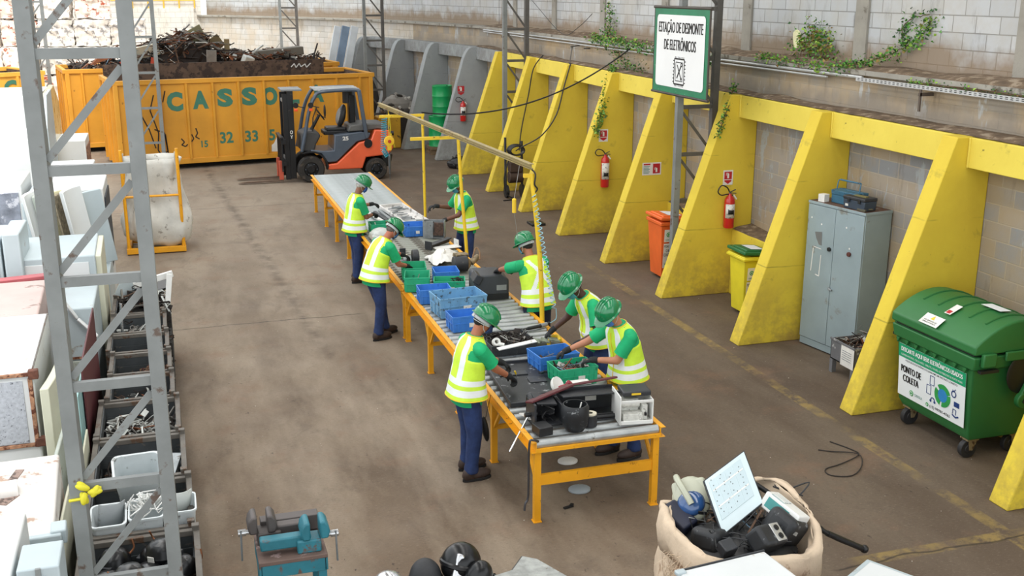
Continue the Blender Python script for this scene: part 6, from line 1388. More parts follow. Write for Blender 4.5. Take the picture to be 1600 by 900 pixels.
m = M(); m.bx(-.80, -.10, 6.84, 7.66, .12, .58); tag(m.build('scrap_parts', mat('dark_scrap_fill', '1f1e1d', .8, var=.5, vs=25), bevel=.03), 'dark oily parts filling the nearest bin under the compressors', 'scrap', kind='stuff')
mBKT = mat('bucket_white', 'c9cfd0', .5, var=.08, vs=4, dirt='7d7d78', da=.62, ds=9)
def bucket(label, x, y, z, w_, d_, h, rx=0, ry=0, rz=0):
    t = thing('white_bucket', label, 'bucket', (x, y, z)); T = Matrix.Translation((x, y, z)) @ (rot(rx, ry, rz)).to_4x4()
    def rr(a, b, z_, r=.35):
        P = []
        for sx, sy, a0 in ((1, -1, -90), (1, 1, 0), (-1, 1, 90), (-1, -1, 180)):
            rad = min(a, b)*r
            for k in range(5): g = R(a0+22.5*k); P.append(V((sx*(a-rad)+rad*cos(g), sy*(b-rad)+rad*sin(g), z_)))
        return P
    m = M(); m.T = T; a, b = w_/2, d_/2
    m.rings([rr(a*.8, b*.8, 0), rr(a*.97, b*.97, h-.02), rr(a*1.05, b*1.05, h-.015), rr(a*1.05, b*1.05, h), rr(a*.95, b*.95, h), rr(a*.77, b*.77, .01)]); m.build('bucket_wall', mBKT, t)
    return t
bucket('white tapered plastic bucket tipped towards the camera, under the red flask', -.46, 8.55, .74, .36, .30, .34, 28, 0, 4)
bucket('left white bucket of the row at the front of its bin, holding a bent sheet', -.66, 7.98, .62, .25, .28, .28, 10)
bucket('middle white bucket of the row, full of white cables', -.39, 7.98, .62, .25, .28, .28, 6)
bucket('right white bucket of the row, beside the column chord', -.14, 8.00, .62, .22, .28, .28, 4)
m = M(); m.bx(-.80, -.12, 7.80, 8.64, .12, .60); tag(m.build('scrap_parts', mat('dark_scrap_fill', '1f1e1d', .8), bevel=.03), 'dark parts filling the bin below the white buckets', 'scrap', kind='stuff')
for k, (x, y, rz, lb, c) in enumerate([(-.66, 8.02, 20, 'curved grey plastic sheet standing in the left white bucket', '8b9092'), (-.36, 8.12, -10, 'white board standing behind the cables in the middle bucket', 'd2d4d0'), (-.17, 8.08, 15, 'pale board standing in the right white bucket', 'b8bcb8')]):
    m = M(); P = []
    for i in range(9):
        a = -1+i/4
        for z in (0, .30): P.append((a*.10, .04*a*a, z))
    m.T = Matrix.Translation((x, y, .66)) @ rot(12, 4, rz).to_4x4(); m.add(P, [(2*i, 2*i+2, 2*i+3, 2*i+1) for i in range(8)]); small('plastic_sheet', m, mat('sheet_'+c, c, .5, dirt='6f6d68', da=.6, ds=9), lb, 'sheet', solid=.006)
rd = random.Random(5); m = M()
for k in range(16):
    c = V((-.39+rd.uniform(-.09, .09), 7.95+rd.uniform(-.09, .08), .88+rd.uniform(0, .05))); m.tube(smoothpts([c+V((rd.uniform(-.08, .08), rd.uniform(-.08, .08), rd.uniform(-.05, .10))) for _ in range(5)], 3), .005, 5)
tag(m.build('white_cables', mWHT), 'tangle of thin white cables spilling from the middle white bucket', 'cables', kind='stuff')
m = M(); m.tube(smoothpts([(-.55, 7.95, .82), (-.66, 7.86, .70), (-.80, 7.86, .68), (-.86, 7.90, .80), (-.88, 7.92, .92)]), .008, 6); small('loose_cord', m, mWHT, 'single white cord running from the buckets to the left bin edge', 'cord')
t = thing('red_flask', 'small red round flask beside a steel cylinder in the third bin', 'flask', (-.42, 8.98, .68)); m = M(); m.ell((-.42, 8.98, .76), (.075, .075, .07), None, 18); m.cyl((-.42, 8.98, .81), (-.42, 8.98, .85), .03, n=12); m.build('flask_body', mEXT, t); m = M(); m.cyl((-.42, 8.98, .845), (-.42, 8.98, .865), .035, n=12); m.build('cap', mDKP, t)
t = thing('steel_canister', 'ribbed steel cylinder beside the red flask in the third bin', 'canister', (-.60, 9.0, .66)); m = M(); m.lathe([(.075, 0), (.08, .02), (.08, .17), (.07, .19), (.03, .2), (.03, .23)], (-.60, 9.0, .66), 20); m.build('canister_body', mGR, t)
m = M(); m.bar((-.28, 8.9, .58), (-.16, 9.3, .74), .10, .03); small('steel_channel', m, mGR, 'steel channel leaning right of the red flask in the third bin', 'channel', bevel=.004)
def fill(label, i, h, n, seed, wts, sc, core='2e2c2a', bulge=.12):
    rd = random.Random(seed); x0, x1, y0, y1 = -.78, -.16, YB[i]+.09, YB[i+1]-.10; m = M(); m.bx(x0, x1, y0, y1, .12, h-.05, 7)
    scrap(m, x0, x1, y0, y1, lambda x, y: h+bulge*(1-((x+.47)/.33)**2)*.6, n, rd, wts, sc, zmin=h-.10); tag(m.build('scrap_parts', mSCR+[mat('core_'+core, core, .9, var=.5, vs=25)]), label, 'scrap', kind='stuff')
fill('dark metal pieces around the red flask in the third bin', 2, .58, 70, 11, (60, 6, 20, 4, 0, 6, 0), .4)
fill('white cables, plates and grey parts in the fourth bin', 3, .68, 130, 12, (14, 3, 26, 2, 0, 50, 0), .42)
fill('small mixed parts in the fifth bin', 4, .60, 110, 13, (30, 8, 26, 4, 0, 24, 2), .3)
fill('tangled dark parts in the sixth bin', 5, .52, 60, 14, (40, 16, 10, 4, 0, 6, 0), .3)
fill('few dark scraps in the bin behind the cable coil', 6, .46, 40, 15, (50, 12, 14, 0, 0, 6, 0), .3)
fill('dark tubes in the second farthest bin', 7, .66, 60, 16, (60, 10, 16, 0, 0, 8, 0), .5)
fill('dark torn parts heaped in the farthest bin', 8, .80, 120, 17, (64, 6, 12, 0, 0, 14, 0), .5, bulge=.4)
m = M(); rd = random.Random(9)
for k in range(22): r = rd.uniform(.10, .19); a0 = rd.uniform(0, 6); m.tube([(-.34+r*cos(a0+a*.5), 11.74+r*.8*sin(a0+a*.5), .56+rd.uniform(0, .16)+.03*sin(a)) for a in range(12)], .008, 5, rd.choice((0, 0, 1, 2)))
small('coiled_cable', m, [mat('cable_brown', '6b4f3c', .7), mat('cable_pale', 'b7a78e', .7), mat('cable_maroon', '54302c', .7)], 'coil of brown and cream cable lying in a steel bin', 'cable')
m = M(); m.prism([(0, 0), (.12, .02), (.10, .12), (-.02, .10)], .05, (-.70, 10.85, .62), ((1, 0, 0), (0, .3, .95))); small('turquoise_piece', m, mat('turquoise', '5fb6c4', .5), 'small turquoise plastic cup in the fifth bin', 'cup', bevel=.01)
for k, (c, sz, r, lb, mm) in enumerate([((-.66, 14.15, 1.05), (.22, .02, .32), (10, 25, 20), 'pale bent panel at the left of the torn panel heap', mat('pale_panel', 'c2cdd0', .5)), ((-.34, 14.1, 1.12), (.5, .05, .08), (0, -12, 8), 'white strip across the top of the torn panel heap', mWHT), ((-.16, 14.0, 1.02), (.07, .04, .36), (-10, 8, 0), 'white broken strip standing at the right of the torn panel heap', mWHT), ((-.42, 14.2, 1.0), (.5, .3, .03), (20, -10, 10), 'black shiny panel under the white strip in the far bin', mCOMP)]):
    m = M(); m.box(c, sz, rot(*r)); small('broken_panel', m, mm, lb, 'panel', bevel=.006)
m = M(); m.cyl((-.72, 13.0, .55), (-.70, 13.05, 1.12), .016, n=8); small('chrome_tube', m, mat('chrome', 'c8cbcd', .25, .9), 'thin bright metal tube standing in the second farthest bin', 'tube')
m = M(); rd = random.Random(2)
for k in range(7): m.ell((-.655+.045*cos(k*2.1), 6.585+.012*(k%2), 1.71+.045*sin(k*2.1)), (.045, .018, .022), rot(0, 50*k, 0), 10)
m.tube([(-.765, 6.592, 1.665), (-.70, 6.59, 1.67), (-.655, 6.59, 1.70)], .010, 6); small('yellow_ribbon', m, mat('ribbon_yellow', 'd8cf2e', .6), 'yellow ribbon knotted round the foreground column at a rung', 'ribbon')

# ------------------------------------------------------------------ scrapped appliances
mAW = mat('appliance_white', 'cfd2d2', .4, var=.04, vs=2, dirt='a59a88', da=.66, ds=6)
mAP = mat('appliance_pale_blue', 'adb9bd', .45, var=.05, vs=2, dirt='8d8478', da=.64, ds=5)
mAC = mat('appliance_cream', 'c9c9b4', .5, var=.07, vs=2, dirt='8e8264', da=.64, ds=5)
mAG = mat('appliance_greygreen', 'a5aca3', .5, var=.1, vs=3, dirt='6f6a5c', da=.62, ds=6)
mDIRTW = mat('stained_white', 'cfcbc6', .6, var=.10, vs=2, dirt='a58a78', da=.57, ds=4)
mRST = mat('rust_edge', '9a7258', .85, var=.35, vs=16, dirt='5a2f1e', da=.5, ds=18)
mTEX = mat('dusty_grey', 'a7abb2', .8, var=.12, vs=30, dirt='53565c', da=.60, ds=45, bump=.4)
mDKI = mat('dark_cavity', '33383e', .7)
def abox(name, label, cat, x0, x1, y0, y1, z0, z1, mm, rz=0, extras=(), bev=.02, rx=0, ry=0):
    c = ((x0+x1)/2, (y0+y1)/2, z0); t = thing(name, label, cat, c, R(rz), None); w_, d_, h = x1-x0, y1-y0, z1-z0
    T = Matrix.Translation(c) @ Matrix.Rotation(R(rz), 4, 'Z') @ rot(rx, ry, 0).to_4x4()
    m = M(); m.T = T; m.box((0, 0, h/2), (w_, d_, h)); m.build('cabinet_shell', mm, t, bevel=bev, seg=3)
    for nm, cc, ss, em, bv in extras:
        m = M(); m.T = T; m.box(cc, ss); m.build(nm, em, t, bevel=bv)
    return t, T
# nearest, lowest in the picture
t, T = abox('washing_machine', 'white machine with yellow spots at the lower left corner', 'washing machine', -1.78, -1.06, 5.85, 6.92, 0, 1.48, mat('spotted_white', 'dcdedd', .5, var=.05, dirt='d9b93a', da=.70, ds=5), 0)
t, T = abox('steel_profile', 'blue-grey folded steel profile standing right of the nearest white machine', 'profile', -1.03, -.80, 6.1, 6.42, 0, 1.50, mAP, 0, (('groove', (0, -.162, .75), (.03, .02, 1.5), mSTEEL, .003), ('slot', (.03, -.165, 1.42), (.02, .008, .05), mBK, 0)), .01)
t, T = abox('freezer', 'stained white freezer back with a black cable, nearest large appliance', 'freezer', -1.86, -.98, 7.08, 8.50, 0, 1.19, mDIRTW, 3)
m = M(); m.T = T; m.tube([(-.4, .05, 1.19), (.18, .10, 1.19)], .09, 12); m.build('moulded_channel', mDIRTW, t)
m = M(); m.T = T; m.box((.13, .32, 1.192), (.06, .34, .008), rot(0, 0, -14)); m.box((.11, -.02, 1.192), (.10, .16, .008), rot(0, 0, -30)); m.build('brown_tape', mat('tape_brown', '8f7a70', .8, dirt='5a4c46', da=.5, ds=20), t)
m = M(); m.T = T; m.tube(smoothpts([(-.05, .12, 1.29), (-.01, .05, 1.28), (.02, -.2, 1.21), (.03, -.5, 1.21), (.05, -.71, 1.19), (.06, -.74, .9)]), .011, 6); m.build('black_cable', mBLK, t)
m = M(); m.T = T; m.box((.0, -.70, 1.16), (.98, .06, .09)); m.box((.47, -.62, 1.17), (.10, .16, .10)); m.build('front_edge', mAP, t, bevel=.01)
t, T = abox('refrigerator', 'white refrigerator with grey dusty front and rusty edges, second large appliance', 'refrigerator', -2.15, -1.27, 9.42, 11.20, 0, 1.59, mAW, 1)
m = M(); m.T = T; m.box((-.05, -.892, 1.23), (.80, .012, .56)); m.build('dusty_back_panel', mTEX, t, bevel=.003)
m = M(); m.T = T; m.box((0, -.90, 1.565), (.88, .03, .03)); m.box((.41, -.90, 1.22), (.035, .03, .62)); m.box((0, -.90, .93), (.88, .03, .03)); m.build('rusty_frame', mRST, t, bevel=.004)
m = M(); m.T = T
for z in (1.56, .95): m.box((.44, -.885, z), (.08, .07, .08))
m.build('corner_hinge', mat('hinge_rust', '5f3a2c', .8, var=.3, vs=20), t, bevel=.008)
m = M(); m.T = T; m.box((.435, 0, 1.596), (.012, 1.7, .012)); m.build('edge_trim', mBINR, t)
# bulging door leaning on its right side
def bowed(name, label, cat, x, y0, y1, z0, z1, th, bulge, mm, lean=0, n=8, axis='x'):
    m = M(); rs = []
    for i in range(n+1):
        u = i/n; y = y0+(y1-y0)*u; b = bulge*4*u*(1-u); rs.append([V((x+b, y, z0)), V((x+b+th, y, z0)), V((x+b+th+lean, y, z1)), V((x+b+lean, y, z1))])
    m.rings(rs); return single(name, m, mm, label, cat, bevel=.008)
bowed('bowed_sheet', 'bowed cream refrigerator door standing beside the dusty refrigerator', 'door', -1.20, 9.25, 11.1, .02, 1.48, .07, .07, mAC)
bowed('door_panel', 'tall grey-green door sheet standing between the freezers and the bins', 'panel', -1.05, 7.0, 9.2, .02, 1.16, .03, -.02, mAG)
bowed('door_panel', 'thin dull cream sheet standing right of the grey-green door sheet', 'panel', -.955, 6.7, 8.4, .02, 1.02, .02, -.015, mAC)
bowed('door_panel', 'narrow turquoise and white glass strip standing left of the bins', 'panel', -.965, 9.6, 11.3, .02, 1.26, .022, .0, mat('pale_turquoise', '9cc5c6', .3))
bowed('door_panel', 'dark maroon edged sheet standing beside the turquoise strip', 'panel', -.935, 10.0, 11.9, .02, 1.42, .018, .0, mat('maroon', '5b2a2e', .5))
bowed('door_panel', 'small cream curved sheet beside the third and fourth bins', 'panel', -.91, 8.7, 9.6, .02, .95, .018, .0, mAC)
# beige board and pink lid further back
abox('chest_freezer', 'low appliance with a brownish pink top, behind the dusty refrigerator', 'freezer', -2.45, -1.42, 11.32, 12.75, 0, 1.55, mat('dusty_pink', 'b7a29c', .6, var=.08, vs=2, dirt='8a766e', da=.6, ds=4), 2)
m = M(); m.box((-1.72, 12.95, 1.53), (.8, .14, .05), rot(0, -2, 4)); m.box((-1.72, 12.95, .75), (.75, .10, 1.5)); small('faded_lid', m, mat('faded_red', 'a8555a', .5), 'faded red lid strip behind the pinkish freezer', 'panel', bevel=.01)
t, T = abox('refrigerator', 'pale blue refrigerator standing at the left end of the far bins', 'refrigerator', -1.36, -.95, 12.35, 13.35, 0, 1.30, mAP, 0, (('lower_panel', (.03, -.51, .42), (.34, .03, .55), mAG, .006), ('dark_gap', (0, -.512, .73), (.38, .012, .025), mRST, 0), ('dark_slot', (.06, -.528, .45), (.025, .012, .45), mDKI, 0)))
m = M(); m.bar((-1.12, 12.28, 1.20), (-1.32, 12.28, 1.55), .07, .03); m.bar((-1.12, 12.28, 1.20), (-.93, 12.26, .98), .07, .03); small('plastic_bar', m, mAW, 'pale slanted plastic arm leaning over the pale blue refrigerator', 'arm', bevel=.015)
t, T = abox('refrigerator', 'white refrigerator lying on its side, directly behind the pale blue one', 'refrigerator', -1.90, -.98, 13.62, 14.9, 0, 1.60, mAP, 1, (('seal_groove', (-.02, -.645, 1.30), (.80, .008, .44), mAW, .01), ('dark_interior', (.18, -.648, .95), (.40, .01, .25), mDKI, 0), ('side_door', (.49, .0, .85), (.07, 1.2, 1.45), mAC, .01)))
t, T = abox('refrigerator', 'white refrigerator shell with dark open cavity and rusty top, left of the lying one', 'refrigerator', -2.75, -1.98, 13.5, 14.4, 0, 1.88, mAP, 0, (('dark_cavity', (.10, -.452, 1.45), (.30, .012, .65), mDKI, 0), ('rusty_top_edge', (.10, -.456, 1.83), (.42, .02, .06), mRST, .004), ('perforated_strip', (.31, -.458, 1.45), (.07, .02, .75), mAW, .004), ('left_flap', (-.22, -.47, 1.4), (.22, .04, .85), mAG, .008)))
t, T = abox('refrigerator', 'slim pale appliance between the open refrigerator shell and the leaning doors', 'refrigerator', -1.95, -1.76, 13.45, 14.3, 0, 1.95, mAP, 0)
# stove
t, T = abox('gas_stove', 'white gas stove with glass oven door and pale blue control panel', 'stove', -3.0, -1.98, 15.9, 17.1, 0, 2.13, mAW, 0)
m = M(); m.T = T; m.box((.05, -.612, 1.93-.14), (.84, .02, .46)); m.build('oven_glass', mat('oven_glass', '8b8f9b', .15, .3, var=.35, vs=6, dirt='d8d8e0', da=.58, ds=5), t, bevel=.006)
m = M(); m.T = T; m.box((.05, -.625, 1.42), (1.0, .05, .24)); m.build('control_panel', mat('panel_lightblue', 'b3cbd8', .45, var=.05), t, bevel=.02)
m = M(); m.T = T; m.cyl((-.02+.02, -.65, 1.43), (-.0, -.66, 1.43), .055, n=18); m.build('knob_hole', mBK, t)
m = M(); m.T = T
for x, z in ((.18, 1.46), (.36, 1.42), (.18, 1.36), (.40, 1.48)): m.cyl((x, -.65, z), (x, -.655, z), .010, n=8)
m.build('screw_hole', mBK, t)
m = M(); m.T = T; m.box((.05, -.625, 1.54), (.96, .02, .03)); m.build('dark_seal', mBLK, t)
# leaning doors
for k, (x, y, w_, h, rx, rz, b, mm, lb) in enumerate([(-1.62, 15.35, .05, 1.15, -5, 62, .05, mAW, 'white edge-on door, first from the left of the leaning doors'), (-1.50, 15.45, .05, 1.12, -5, 60, .06, mAG, 'dark grey-green curved door, second of the leaning doors'), (-1.38, 15.50, .06, 1.10, -4, 55, .07, mat('cream_door', 'c9c3a0', .5), 'cream yellow curved door in the middle of the leaning doors'),
        (-1.28, 15.52, .04, 1.08, -4, 55, .07, mat('brown_edge', '7e7460', .7, var=.4, vs=20), 'brown-edged curved door right of the cream one'), (-1.14, 15.50, .07, 1.15, -4, 52, .05, mAW, 'bright white curved door, widest of the leaning doors'), (-.98, 15.75, .05, 1.05, 0, 20, .02, mAP, 'pale green-blue tub side behind the bright white door')]):
    T = Matrix.Translation((x, y, .98)) @ rot(rx, -8, rz).to_4x4(); m = M(); m.T = T; rs = []; W2 = .34
    for i in range(9): u = i/8; rs.append([V((-W2/2+W2*u, b*4*u*(1-u), 0)), V((-W2/2+W2*u, b*4*u*(1-u)+w_, 0)), V((-W2/2+W2*u, b*4*u*(1-u)+w_, h)), V((-W2/2+W2*u, b*4*u*(1-u), h))])
    m.rings(rs); tag(m.build('appliance_door', mm, bevel=.012), lb, 'door', 'leaning appliance doors')
abox('chest_freezer', 'low white freezer that carries the leaning doors', 'freezer', -1.85, -.92, 15.02, 16.2, 0, .97, mAP, 0)
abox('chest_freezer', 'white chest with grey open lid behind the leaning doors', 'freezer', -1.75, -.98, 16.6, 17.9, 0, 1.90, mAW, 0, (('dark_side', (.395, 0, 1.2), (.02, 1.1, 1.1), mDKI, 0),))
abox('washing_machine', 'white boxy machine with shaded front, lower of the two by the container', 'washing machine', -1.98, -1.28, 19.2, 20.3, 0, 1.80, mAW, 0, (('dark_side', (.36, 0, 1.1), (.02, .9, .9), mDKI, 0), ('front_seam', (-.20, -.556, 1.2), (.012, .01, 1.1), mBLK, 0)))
abox('washing_machine', 'white boxy machine farther back, nearest to the orange container', 'washing machine', -2.20, -1.60, 23.0, 24.2, 0, 1.80, mAW, 0, (('rusty_side', (.305, .0, 1.4), (.02, 1.0, .5), mRST, 0),))
t, T = abox('refrigerator', 'tall white refrigerator with a yellowed glass side, top left beside the column', 'refrigerator', -3.2, -2.25, 21.4, 23.8, 0, 2.80, mAW, 0)
m = M(); m.prism([(21.5, 2.75), (23.6, 2.85), (24.4, 2.45), (24.3, 1.5), (21.8, 1.2), (21.45, 1.9)], .10, (-2.22, 0, 0), ((0, 1, 0), (0, 0, 1))); single('oven_door_glass', m, mat('yellowed_glass', 'c7b98e', .2, dirt='8c7a4c', da=.55, ds=4), 'yellowed glass door pane leaning on the tall white refrigerator', 'door', bevel=.02)
m = M(); m.prism([(20.9, 2.3), (21.3, 2.85), (22.2, 2.88), (22.2, 1.2), (21.0, 1.0)], .05, (-2.10, 0, 0), ((0, 1, 0), (0, 0, 1))); single('glass_frame', m, mAP, 'pale blue frame edge in front of the yellowed glass pane', 'frame', bevel=.01)
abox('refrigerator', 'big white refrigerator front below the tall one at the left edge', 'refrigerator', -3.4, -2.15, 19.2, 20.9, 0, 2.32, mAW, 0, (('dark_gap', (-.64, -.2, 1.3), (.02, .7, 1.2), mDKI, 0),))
abox('refrigerator', 'white narrow refrigerator between the stove and the foreground column', 'refrigerator', -1.93, -1.80, 15.3, 17.4, 0, 1.98, mAP, 0)
abox('refrigerator', 'white refrigerator cut off by the left edge above the stove', 'refrigerator', -4.3, -3.5, 21.0, 23.0, 0, 2.35, mAW, 0)
for k, (x, y, h) in enumerate([(-3.3, 17.6, 1.7), (-3.0, 12.2, 1.5), (-3.1, 9.6, 1.5), (-2.6, 7.4, 1.1)]):
    abox('refrigerator', ['white refrigerator behind the gas stove at the picture edge', 'white refrigerator left of the pinkish freezer', 'white refrigerator left of the dusty one', 'white refrigerator left of the stained freezer'][k], 'refrigerator', x-.4, x+.4, y, y+1.4, 0, h, mAW)

# ------------------------------------------------------------------ big bag on its yellow stand
t = thing('bag_stand', 'yellow tube stand holding the white bulk bag near the orange container', 'stand', (-.36, 20.9, 0))
for x, y, h in ((-.86, 20.42, 1.92), (.10, 20.42, 1.92), (-.86, 21.35, 1.6), (.10, 21.35, 1.6)): m = M(); m.tube([(x, y, .02), (x, y, h)], .03, 8); m.build('upright', mPY if 0 else mCY, t)
for a, b in (((-.86, 20.42, 1.07), (.10, 20.42, 1.07)), ((-.86, 21.35, 1.07), (.10, 21.35, 1.07)), ((-.86, 20.42, 1.07), (-.86, 21.35, 1.07)), ((.10, 20.42, 1.07), (.10, 21.35, 1.07)), ((-.86, 21.35, 1.58), (.10, 21.35, 1.58))): m = M(); m.tube([a, b], .022, 8); m.build('cross_tube', mCY, t)
m = M(); m.bx(-.90, .14, 20.38, 20.46, .02, .12); m.bx(-.90, .14, 21.31, 21.39, .02, .12); m.bx(-.90, -.82, 20.46, 21.31, .02, .12); m.bx(.06, .14, 20.46, 21.31, .02, .12); m.build('base_frame', mCY, t, bevel=.005)
def sack(m, cx, cy, rx_, ry_, zs, prof, seed, n=56, amp=.05, sq=.55, top=None, mi=0, fz=3.2):
    rs = []
    for z, k in zip(zs, prof):
        r = []
        for j in range(n):
            a = 2*pi*j/n; c, s_ = cos(a), sin(a); X = (abs(c)**sq)*(1 if c > 0 else -1)*rx_*k; Y = (abs(s_)**sq)*(1 if s_ > 0 else -1)*ry_*k
            p = V((cx+X, cy+Y, z)); q = noise.noise(V((p.x*fz, p.y*fz, p.z*fz*.6+seed)))*amp + noise.noise(V((p.x*9+seed, p.y*9, p.z*3)))*amp*.35
            zz = z + (top(a) if top and z == zs[-1] or (top and z in zs[-3:]) else 0)
            r.append(V((p.x+c*q, p.y+s_*q, zz)))
        rs.append(r)
    m.rings(rs, mi, cap=False); return m
mBAG = mat('bulk_bag_white', 'c9c7bf', .75, var=.12, vs=3, dirt='8b867c', da=.60, ds=5, bump=1, bs=7)
t = thing('bulk_bag', 'white woven bulk bag hanging slack in the yellow stand', 'bag', (-.36, 20.9, .1))
m = M(); zs = [.12+.1*i for i in range(17)]; pf = [.78, 1.0, 1.14, 1.22, 1.26, 1.24, 1.18, 1.10, 1.04, .99, .96, .94, .93, .93, .93, .93, .92]
sack(m, -.31, 20.88, .49, .40, zs, pf, 3, amp=.17, fz=2.6); m.build('bag_fabric', mBAG, t, solid=.01, sharp=180)
m = M(); m.ell((-.34, 20.88, .18), (.38, .34, .10)); m.build('bag_bottom', mBAG, t)
m = M()
for x in (-.82, .07): m.tube(smoothpts([(x, 20.5, 1.6), (x-.01, 20.44, 1.78), (x, 20.43, 1.86)]), .014, 6)
m.build('lifting_loop', mBAG, t)

# ------------------------------------------------------------------ scrap bales in the yard
mBALE = []
for i, (a, b, c) in enumerate([('e6e0d8', 'b9694a', .58), ('ddd6cc', '8f8b88', .52), ('e2d8cc', 'a34f33', .54)]):
    mBALE.append(mat('bale_%d' % i, a, .8, var=.2, vs=6, dirt=b, da=c, ds=4, bump=.8, bs=10))
m = M(); n = 10
def bale_mesh(seed):
    m = M(); V3 = []
    bm = bmesh.new(); bmesh.ops.create_cube(bm, size=1); bmesh.ops.subdivide_edges(bm, edges=bm.edges[:], cuts=9, use_grid_fill=True)
    for v in bm.verts:
        d = v.co.copy(); L = max(abs(d.x), abs(d.y), abs(d.z)); k = 1 - .10*max(0, (abs(d.x)+abs(d.y)+abs(d.z))/1.5-.62)
        v.co = d*k + d.normalized()*noise.noise(d*5+V((seed, 0, 0)))*.09 + d.normalized()*noise.noise(d*12+V((0, seed, 0)))*.05
        v.co.x *= 1.12; v.co.y *= 1.0; v.co.z *= .86
    bm.verts.index_update(); vs = [v.co.copy() for v in bm.verts]; fs = [tuple(v.index for v in f.verts) for f in bm.faces]; bm.free()
    m.add([v+V((0, 0, .43)) for v in vs], fs); return m
bales = []
for i in range(3):
    m = bale_mesh(i*7.3); o = m.build('scrap_bale', mBALE[i], sharp=25); o.location = (0, 0, 0); bales.append(o)
rd = random.Random(4); used = [False]*3
for col in range(11):
    for row in range(5 if col < 9 else (4 if col == 9 else 3)):
        k = rd.randrange(3); b = bales[k]
        o = b if not used[k] else b.copy()
        if used[k]: COL.objects.link(o)
        used[k] = True
        o.location = (-11.6+col*1.17+rd.uniform(-.05, .05), 40.6+.25*row+rd.uniform(-.12, .12), row*.91); o.rotation_euler = (0, 0, rd.choice((0, pi))+rd.uniform(-.07, .07))
        tag(o, 'pale crushed scrap bale in the stacked wall beyond the containers', 'bale', 'crushed bales stacked in the yard')
# ------------------------------------------------------------------ foreground
# vice on its bench
mTEAL = mat('bench_teal', '28707e', .5, var=.15, vs=5, dirt='5f4a42', da=.58, ds=7)
mVG = mat('vice_grey', '5c5654', .55, .3, var=.15)
t = thing('vice_bench', 'small teal and brown steel bench carrying two vices, bottom left', 'bench', (.60, 7.12, 0))
m = M(); m.bx(.36, .84, 6.98, 7.42, .80, .83); m.build('bench_top', mat('bench_top', '6b5850', .7, .2, var=.15, dirt='a08a86', da=.6, ds=14), t, bevel=.004)
m = M(); m.bx(.38, .82, 6.985, 7.0, .70, .80); m.bx(.38, .82, 7.40, 7.415, .70, .80); m.bx(.36, .375, 6.99, 7.41, .70, .80); m.bx(.825, .84, 6.99, 7.41, .70, .80); m.build('apron', mTEAL, t, bevel=.003)
for x in (.40, .80):
    for y in (7.02, 7.38): m = M(); m.bx(x-.03, x+.03, y-.03, y+.03, 0, .70); m.build('leg', mTEAL, t, bevel=.004)
def vice(label, x, y, z, mm, L=.42, flip=1, nb=False):
    t = thing('bench_vice', label, 'vice', (x, y, z)); f = flip
    m = M(); m.box((x+f*(-.10), y, z+.085), (L*.85, .09, .085)); m.build('slide', mm, t, bevel=.012)
    m = M(); m.box((x+f*.06, y, z+.05), (.17, .15, .10)); m.build('base', mm, t, bevel=.012)
    for q, nm in ((.07, 'fixed_jaw'), (.14, 'moving_jaw')):
        m = M(); P = [(0, .10), (.055, .10), (.07, .15), (.06, .20), (.035, .235), (.005, .235), (0, .22)]
        if q < .1: P = [(-a, b) for a, b in P][::-1]
        m.prism([(a*1.0, b) for a, b in P], .17, (x+f*(q+.0), y+.085, z)) if f > 0 else m.prism([(-a, b) for a, b in P][::-1], .17, (x-q, y+.085, z))
        m.build(nm, mm, t, bevel=.012)
    m = M(); m.cyl((x+f*.16, y, z+.09), (x+f*.27, y, z+.09), .018, n=12); m.cyl((x+f*.22, y, z+.09), (x+f*.275, y, z+.09), .026, n=12); m.build('screw', mat('chrome', 'c8cbcd', .25, .9), t)
    m = M(); m.cyl((x+f*.255, y-.02, z+.12), (x+f*.26, y-.02, z-.12), .007, n=8); m.build('handle_bar', mGR, t)
vice('blue-teal bench vice at the right of the small steel bench', .66, 7.10, .83, mTEAL)
vice('grey bench vice at the left back of the small steel bench', .52, 7.30, .83, mVG, .3, -1)
m = M(); m.box((.62, 7.40, .90), (.42, .10, .12)); small('steel_block', m, mVG, 'long dark steel block lying between the two vices', 'block', bevel=.006)

# compressors and shiny pieces at the bottom edge
mCHR = mat('crumpled_foil', 'c9cacc', .22, .85, var=.1, vs=6, bump=.6, bs=7)
t = thing('waste_bin', 'dark bin below the bottom edge holding black domes and foil', 'bin', (1.6, 6.4, 0)); m = M()
x0, x1, y0, y1 = 1.05, 2.02, 6.05, 6.78
for a in ((x0, x1, y0, y0+.015), (x0, x1, y1-.015, y1), (x0, x0+.015, y0, y1), (x1-.015, x1, y0, y1)): m.bx(*a, 0, .58)
m.bx(x0, x1, y0, y1, 0, .02); m.bx(x0+.02, x1-.02, y0+.02, y1-.02, .02, .50); m.build('bin_wall', mBIN, t)
def dome(label, x, y, z, rx, ry, rz_, mm, r_=(0, 0, 0), cut=-60):
    t = thing('compressor_dome', label, 'dome', (x, y, z-rz_*.9)); m = M(); m.ell((x, y, z), (rx, ry, rz_), rot(*r_), 26, 0, cut, 90); m.build('shell', mm, t); 
    m = M(); f = rot(*r_); m.lathe([(1.0, -.02), (1.06, -.01), (1.06, .01), (1.0, .02)], (x, y, z), 28, f @ Matrix.Diagonal((rx, ry, 1)), cap=False); m.build('weld_rim', mCOMP, t)
dome('large glossy black compressor dome, right one at the bottom edge', 1.72, 6.62, .80, .145, .14, .15, mCOMP, (-10, 15, 0))
dome('dark rounded compressor body, middle one at the bottom edge', 1.46, 6.60, .74, .115, .13, .14, mat('dusty_black', '1e1f22', .6, var=.3, vs=14), (-6, 0, 0))
dome('silver crumpled dome, left one at the bottom edge', 1.20, 6.60, .70, .125, .13, .13, mCHR, (0, -8, 0))
